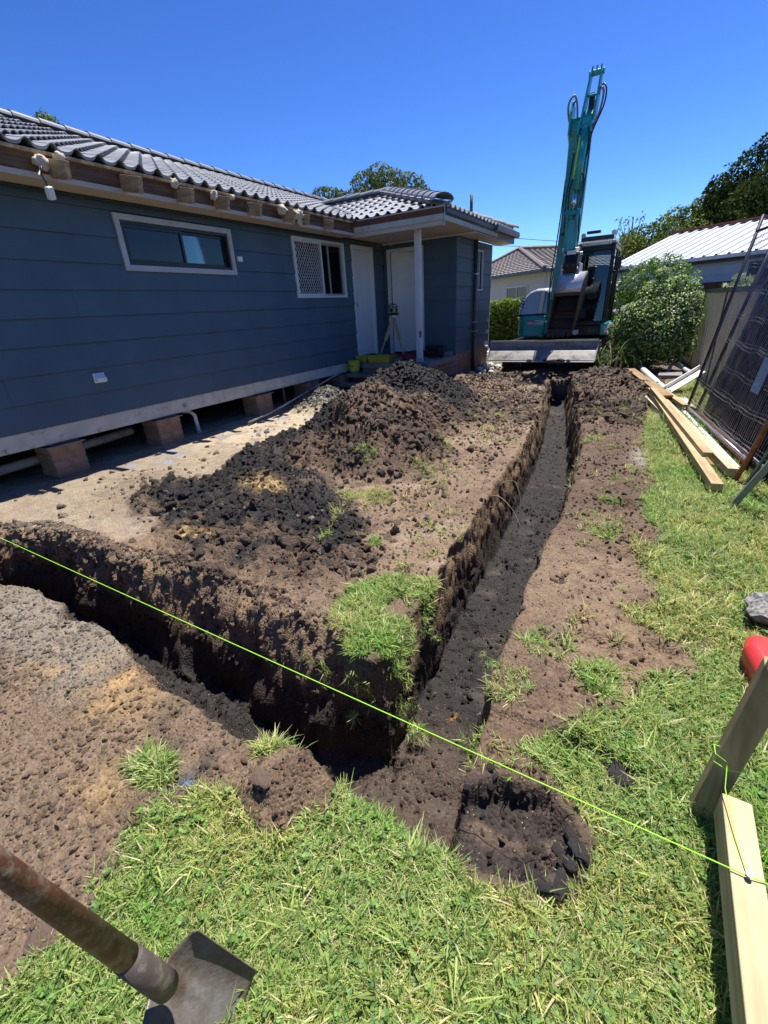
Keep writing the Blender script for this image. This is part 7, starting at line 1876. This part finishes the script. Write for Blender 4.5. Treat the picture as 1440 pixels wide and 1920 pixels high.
props(o, 'mottled grey rock on the grass behind the red tool box', 'rock')
# black lumps of clay on the lawn
BCL = material('black_clay', (.035, .031, .03), .8, var=.3, scale=14, bump=.8, bscale=60, dirt=(.15, .13, .11), dirt_amt=.25, dirt_scale=16)
def lump(x, y, s_, seed, label, group=None, mat=BCL, n_=3, zf=.3):
    m_ = clod_mesh(seed, 4).copy(); co = np.array([v_.co[:] for v_ in m_.vertices])
    co *= (1 + .16 * fbm3(co[:, 0], co[:, 1], co[:, 2], 3.5, 4, seed))[:, None]; m_.vertices.foreach_set('co', co.astype(np.float32).ravel())
    m_.materials.clear(); m_.materials.append(mat); m_.name = 'clay_lump'
    o = bpy.data.objects.new('clay_lump', m_); COL.objects.link(o); o.location = (x, y, gz(x, y) + s_[2] * zf); o.scale = s_; o.rotation_euler = (0, 0, seed)
    return props(o, label, 'clod', group)
lump(.115, 1.25, (.04, .032, .022), 71, 'small black clay lump alone on the lawn right of the trench junction', 'clay lumps on the lawn')
lump(.145, 1.215, (.034, .03, .018), 72, 'smaller lump touching the lone black clay lump', 'clay lumps on the lawn')
lump(.045, .91, (.026, .042, .022), 73, 'long black clay slab at the right edge of the shallow notch', 'clay lumps on the lawn')
lump(.012, .80, (.030, .022, .02), 74, 'crumbled black lump at the near corner of the shallow notch', 'clay lumps on the lawn')
lump(-.90, .60, (.035, .03, .02), 75, 'brown mud clod beside the turf at the cross trench corner', 'clay lumps on the lawn', material('brown_mud', (.15, .105, .075), .9, var=.3, scale=14, bump=.8, bscale=60))
lump(-1.17, .02, (.035, .03, .022), 76, 'single brown clod in the grass left of the shovel blade', 'clay lumps on the lawn', MATS['brown_mud'])
lump(-1.17, .455, (.035, .028, .02), 77, 'dark clod at the lawn edge below the blue sprayed tuft', 'clay lumps on the lawn', MATS['brown_mud'])
for i, (x, y, s_, lb) in enumerate([(.03, .86, .020, 'black lump between the long slab and the near corner lump of the notch'), (-.02, .775, .017, 'small black lump on the near lip of the notch, left of its corner'), (.058, .845, .016, 'small black lump on the grass just right of the notch'),
                        (.02, .955, .018, 'black lump behind the long slab at the far right of the notch'), (-.05, .80, .013, 'little black lump lying inside the near edge of the notch'), (.05, .80, .013, 'little black lump on the grass below the notch corner'), (-.005, .905, .015, 'black lump just left of the long slab inside the notch')]):
    lump(x, y, (s_ * 1.2, s_, s_ * .8), 100 + i, lb, 'clay lumps on the lawn')
# shovel held across the lower left corner
SHAFT = material('rusty_handle', (.13, .058, .032), .5, .15, var=.45, scale=16, bump=.4, dirt=(.30, .25, .20), dirt_amt=.40, dirt_scale=34, stretch=(1, 1, 1))
SOCK = material('socket_steel', (.12, .10, .085), .5, .4, var=.2, scale=10, bump=.3, dirt=(.34, .30, .26), dirt_amt=.35, dirt_scale=30)
BLD = material('shovel_steel', (.17, .165, .15), .5, .3, var=.3, scale=9, bump=.45, bscale=110, dirt=(.12, .085, .06), dirt_amt=.47, dirt_scale=12)
shv = thing('shovel', 'steel shovel with rusty tubular handle across the lower left corner', 'shovel', (-.62, .1, .34))
s0 = Vector((-.670, .110, .250)); sE = Vector((-.710, .024, .788)); dS = (s0 - sE).normalized()
MB().tube([sE + (sE - s0) * .55, sE, s0 - dS * .10], [.0165, .0175, .0235], 28).build('handle', SHAFT, shv, smooth=True)
MB().tube([s0 - dS * .16, s0 - dS * .03, s0 + dS * .012], [.0245, .0270, .0260], 28).build('socket', SOCK, shv, smooth=True)
SLc = Vector((-.728, .208, .210)); SRc = Vector((-.698, .036, .170)); CLc = Vector((-.623, .255, .035)); CRc = Vector((-.564, .105, .012))
nv_ = (SRc - SLc).cross(CLc - SLc).normalized()
if nv_.dot(Vector((0, 0, 1.5)) - s0) < 0: nv_ = -nv_
mb = MB(); n1_, n2_ = 26, 30
def BP(u, v_):
    tip = 1 + .10 * (1 - u * u) if v_ > 0 else 1
    a = SLc.lerp(SRc, (u + 1) / 2); b_ = CLc.lerp(CRc, (u + 1) / 2); vv = v_ * (1 + .10 * (1 - abs(u) ** 2.2) * v_)
    shd = .10 * (1 - abs(u)) ** 1.5 * (1 - v_)
    lip = .012 * math.exp(-((abs(u) - 1) / .06) ** 2)
    return a.lerp(b_, vv - shd * .6) + nv_ * (.040 * u * u + lip - .012 - .03 * v_ * (1 - v_) + .018 * math.exp(-(u / .16) ** 2) * (1 - v_) ** 2)
for i in range(n1_ + 1):
    for j in range(n2_ + 1): mb.v.append(tuple(BP(-1 + 2 * i / n1_, j / n2_)))
for i in range(n1_):
    for j in range(n2_): a = i * (n2_ + 1) + j; mb.f.append((a, a + 1, a + n2_ + 2, a + n2_ + 1))
bl_ = mb.build('blade', BLD, shv, smooth=True)
md_ = bl_.modifiers.new('thick', 'SOLIDIFY'); md_.thickness = .0025; md_.offset = -1
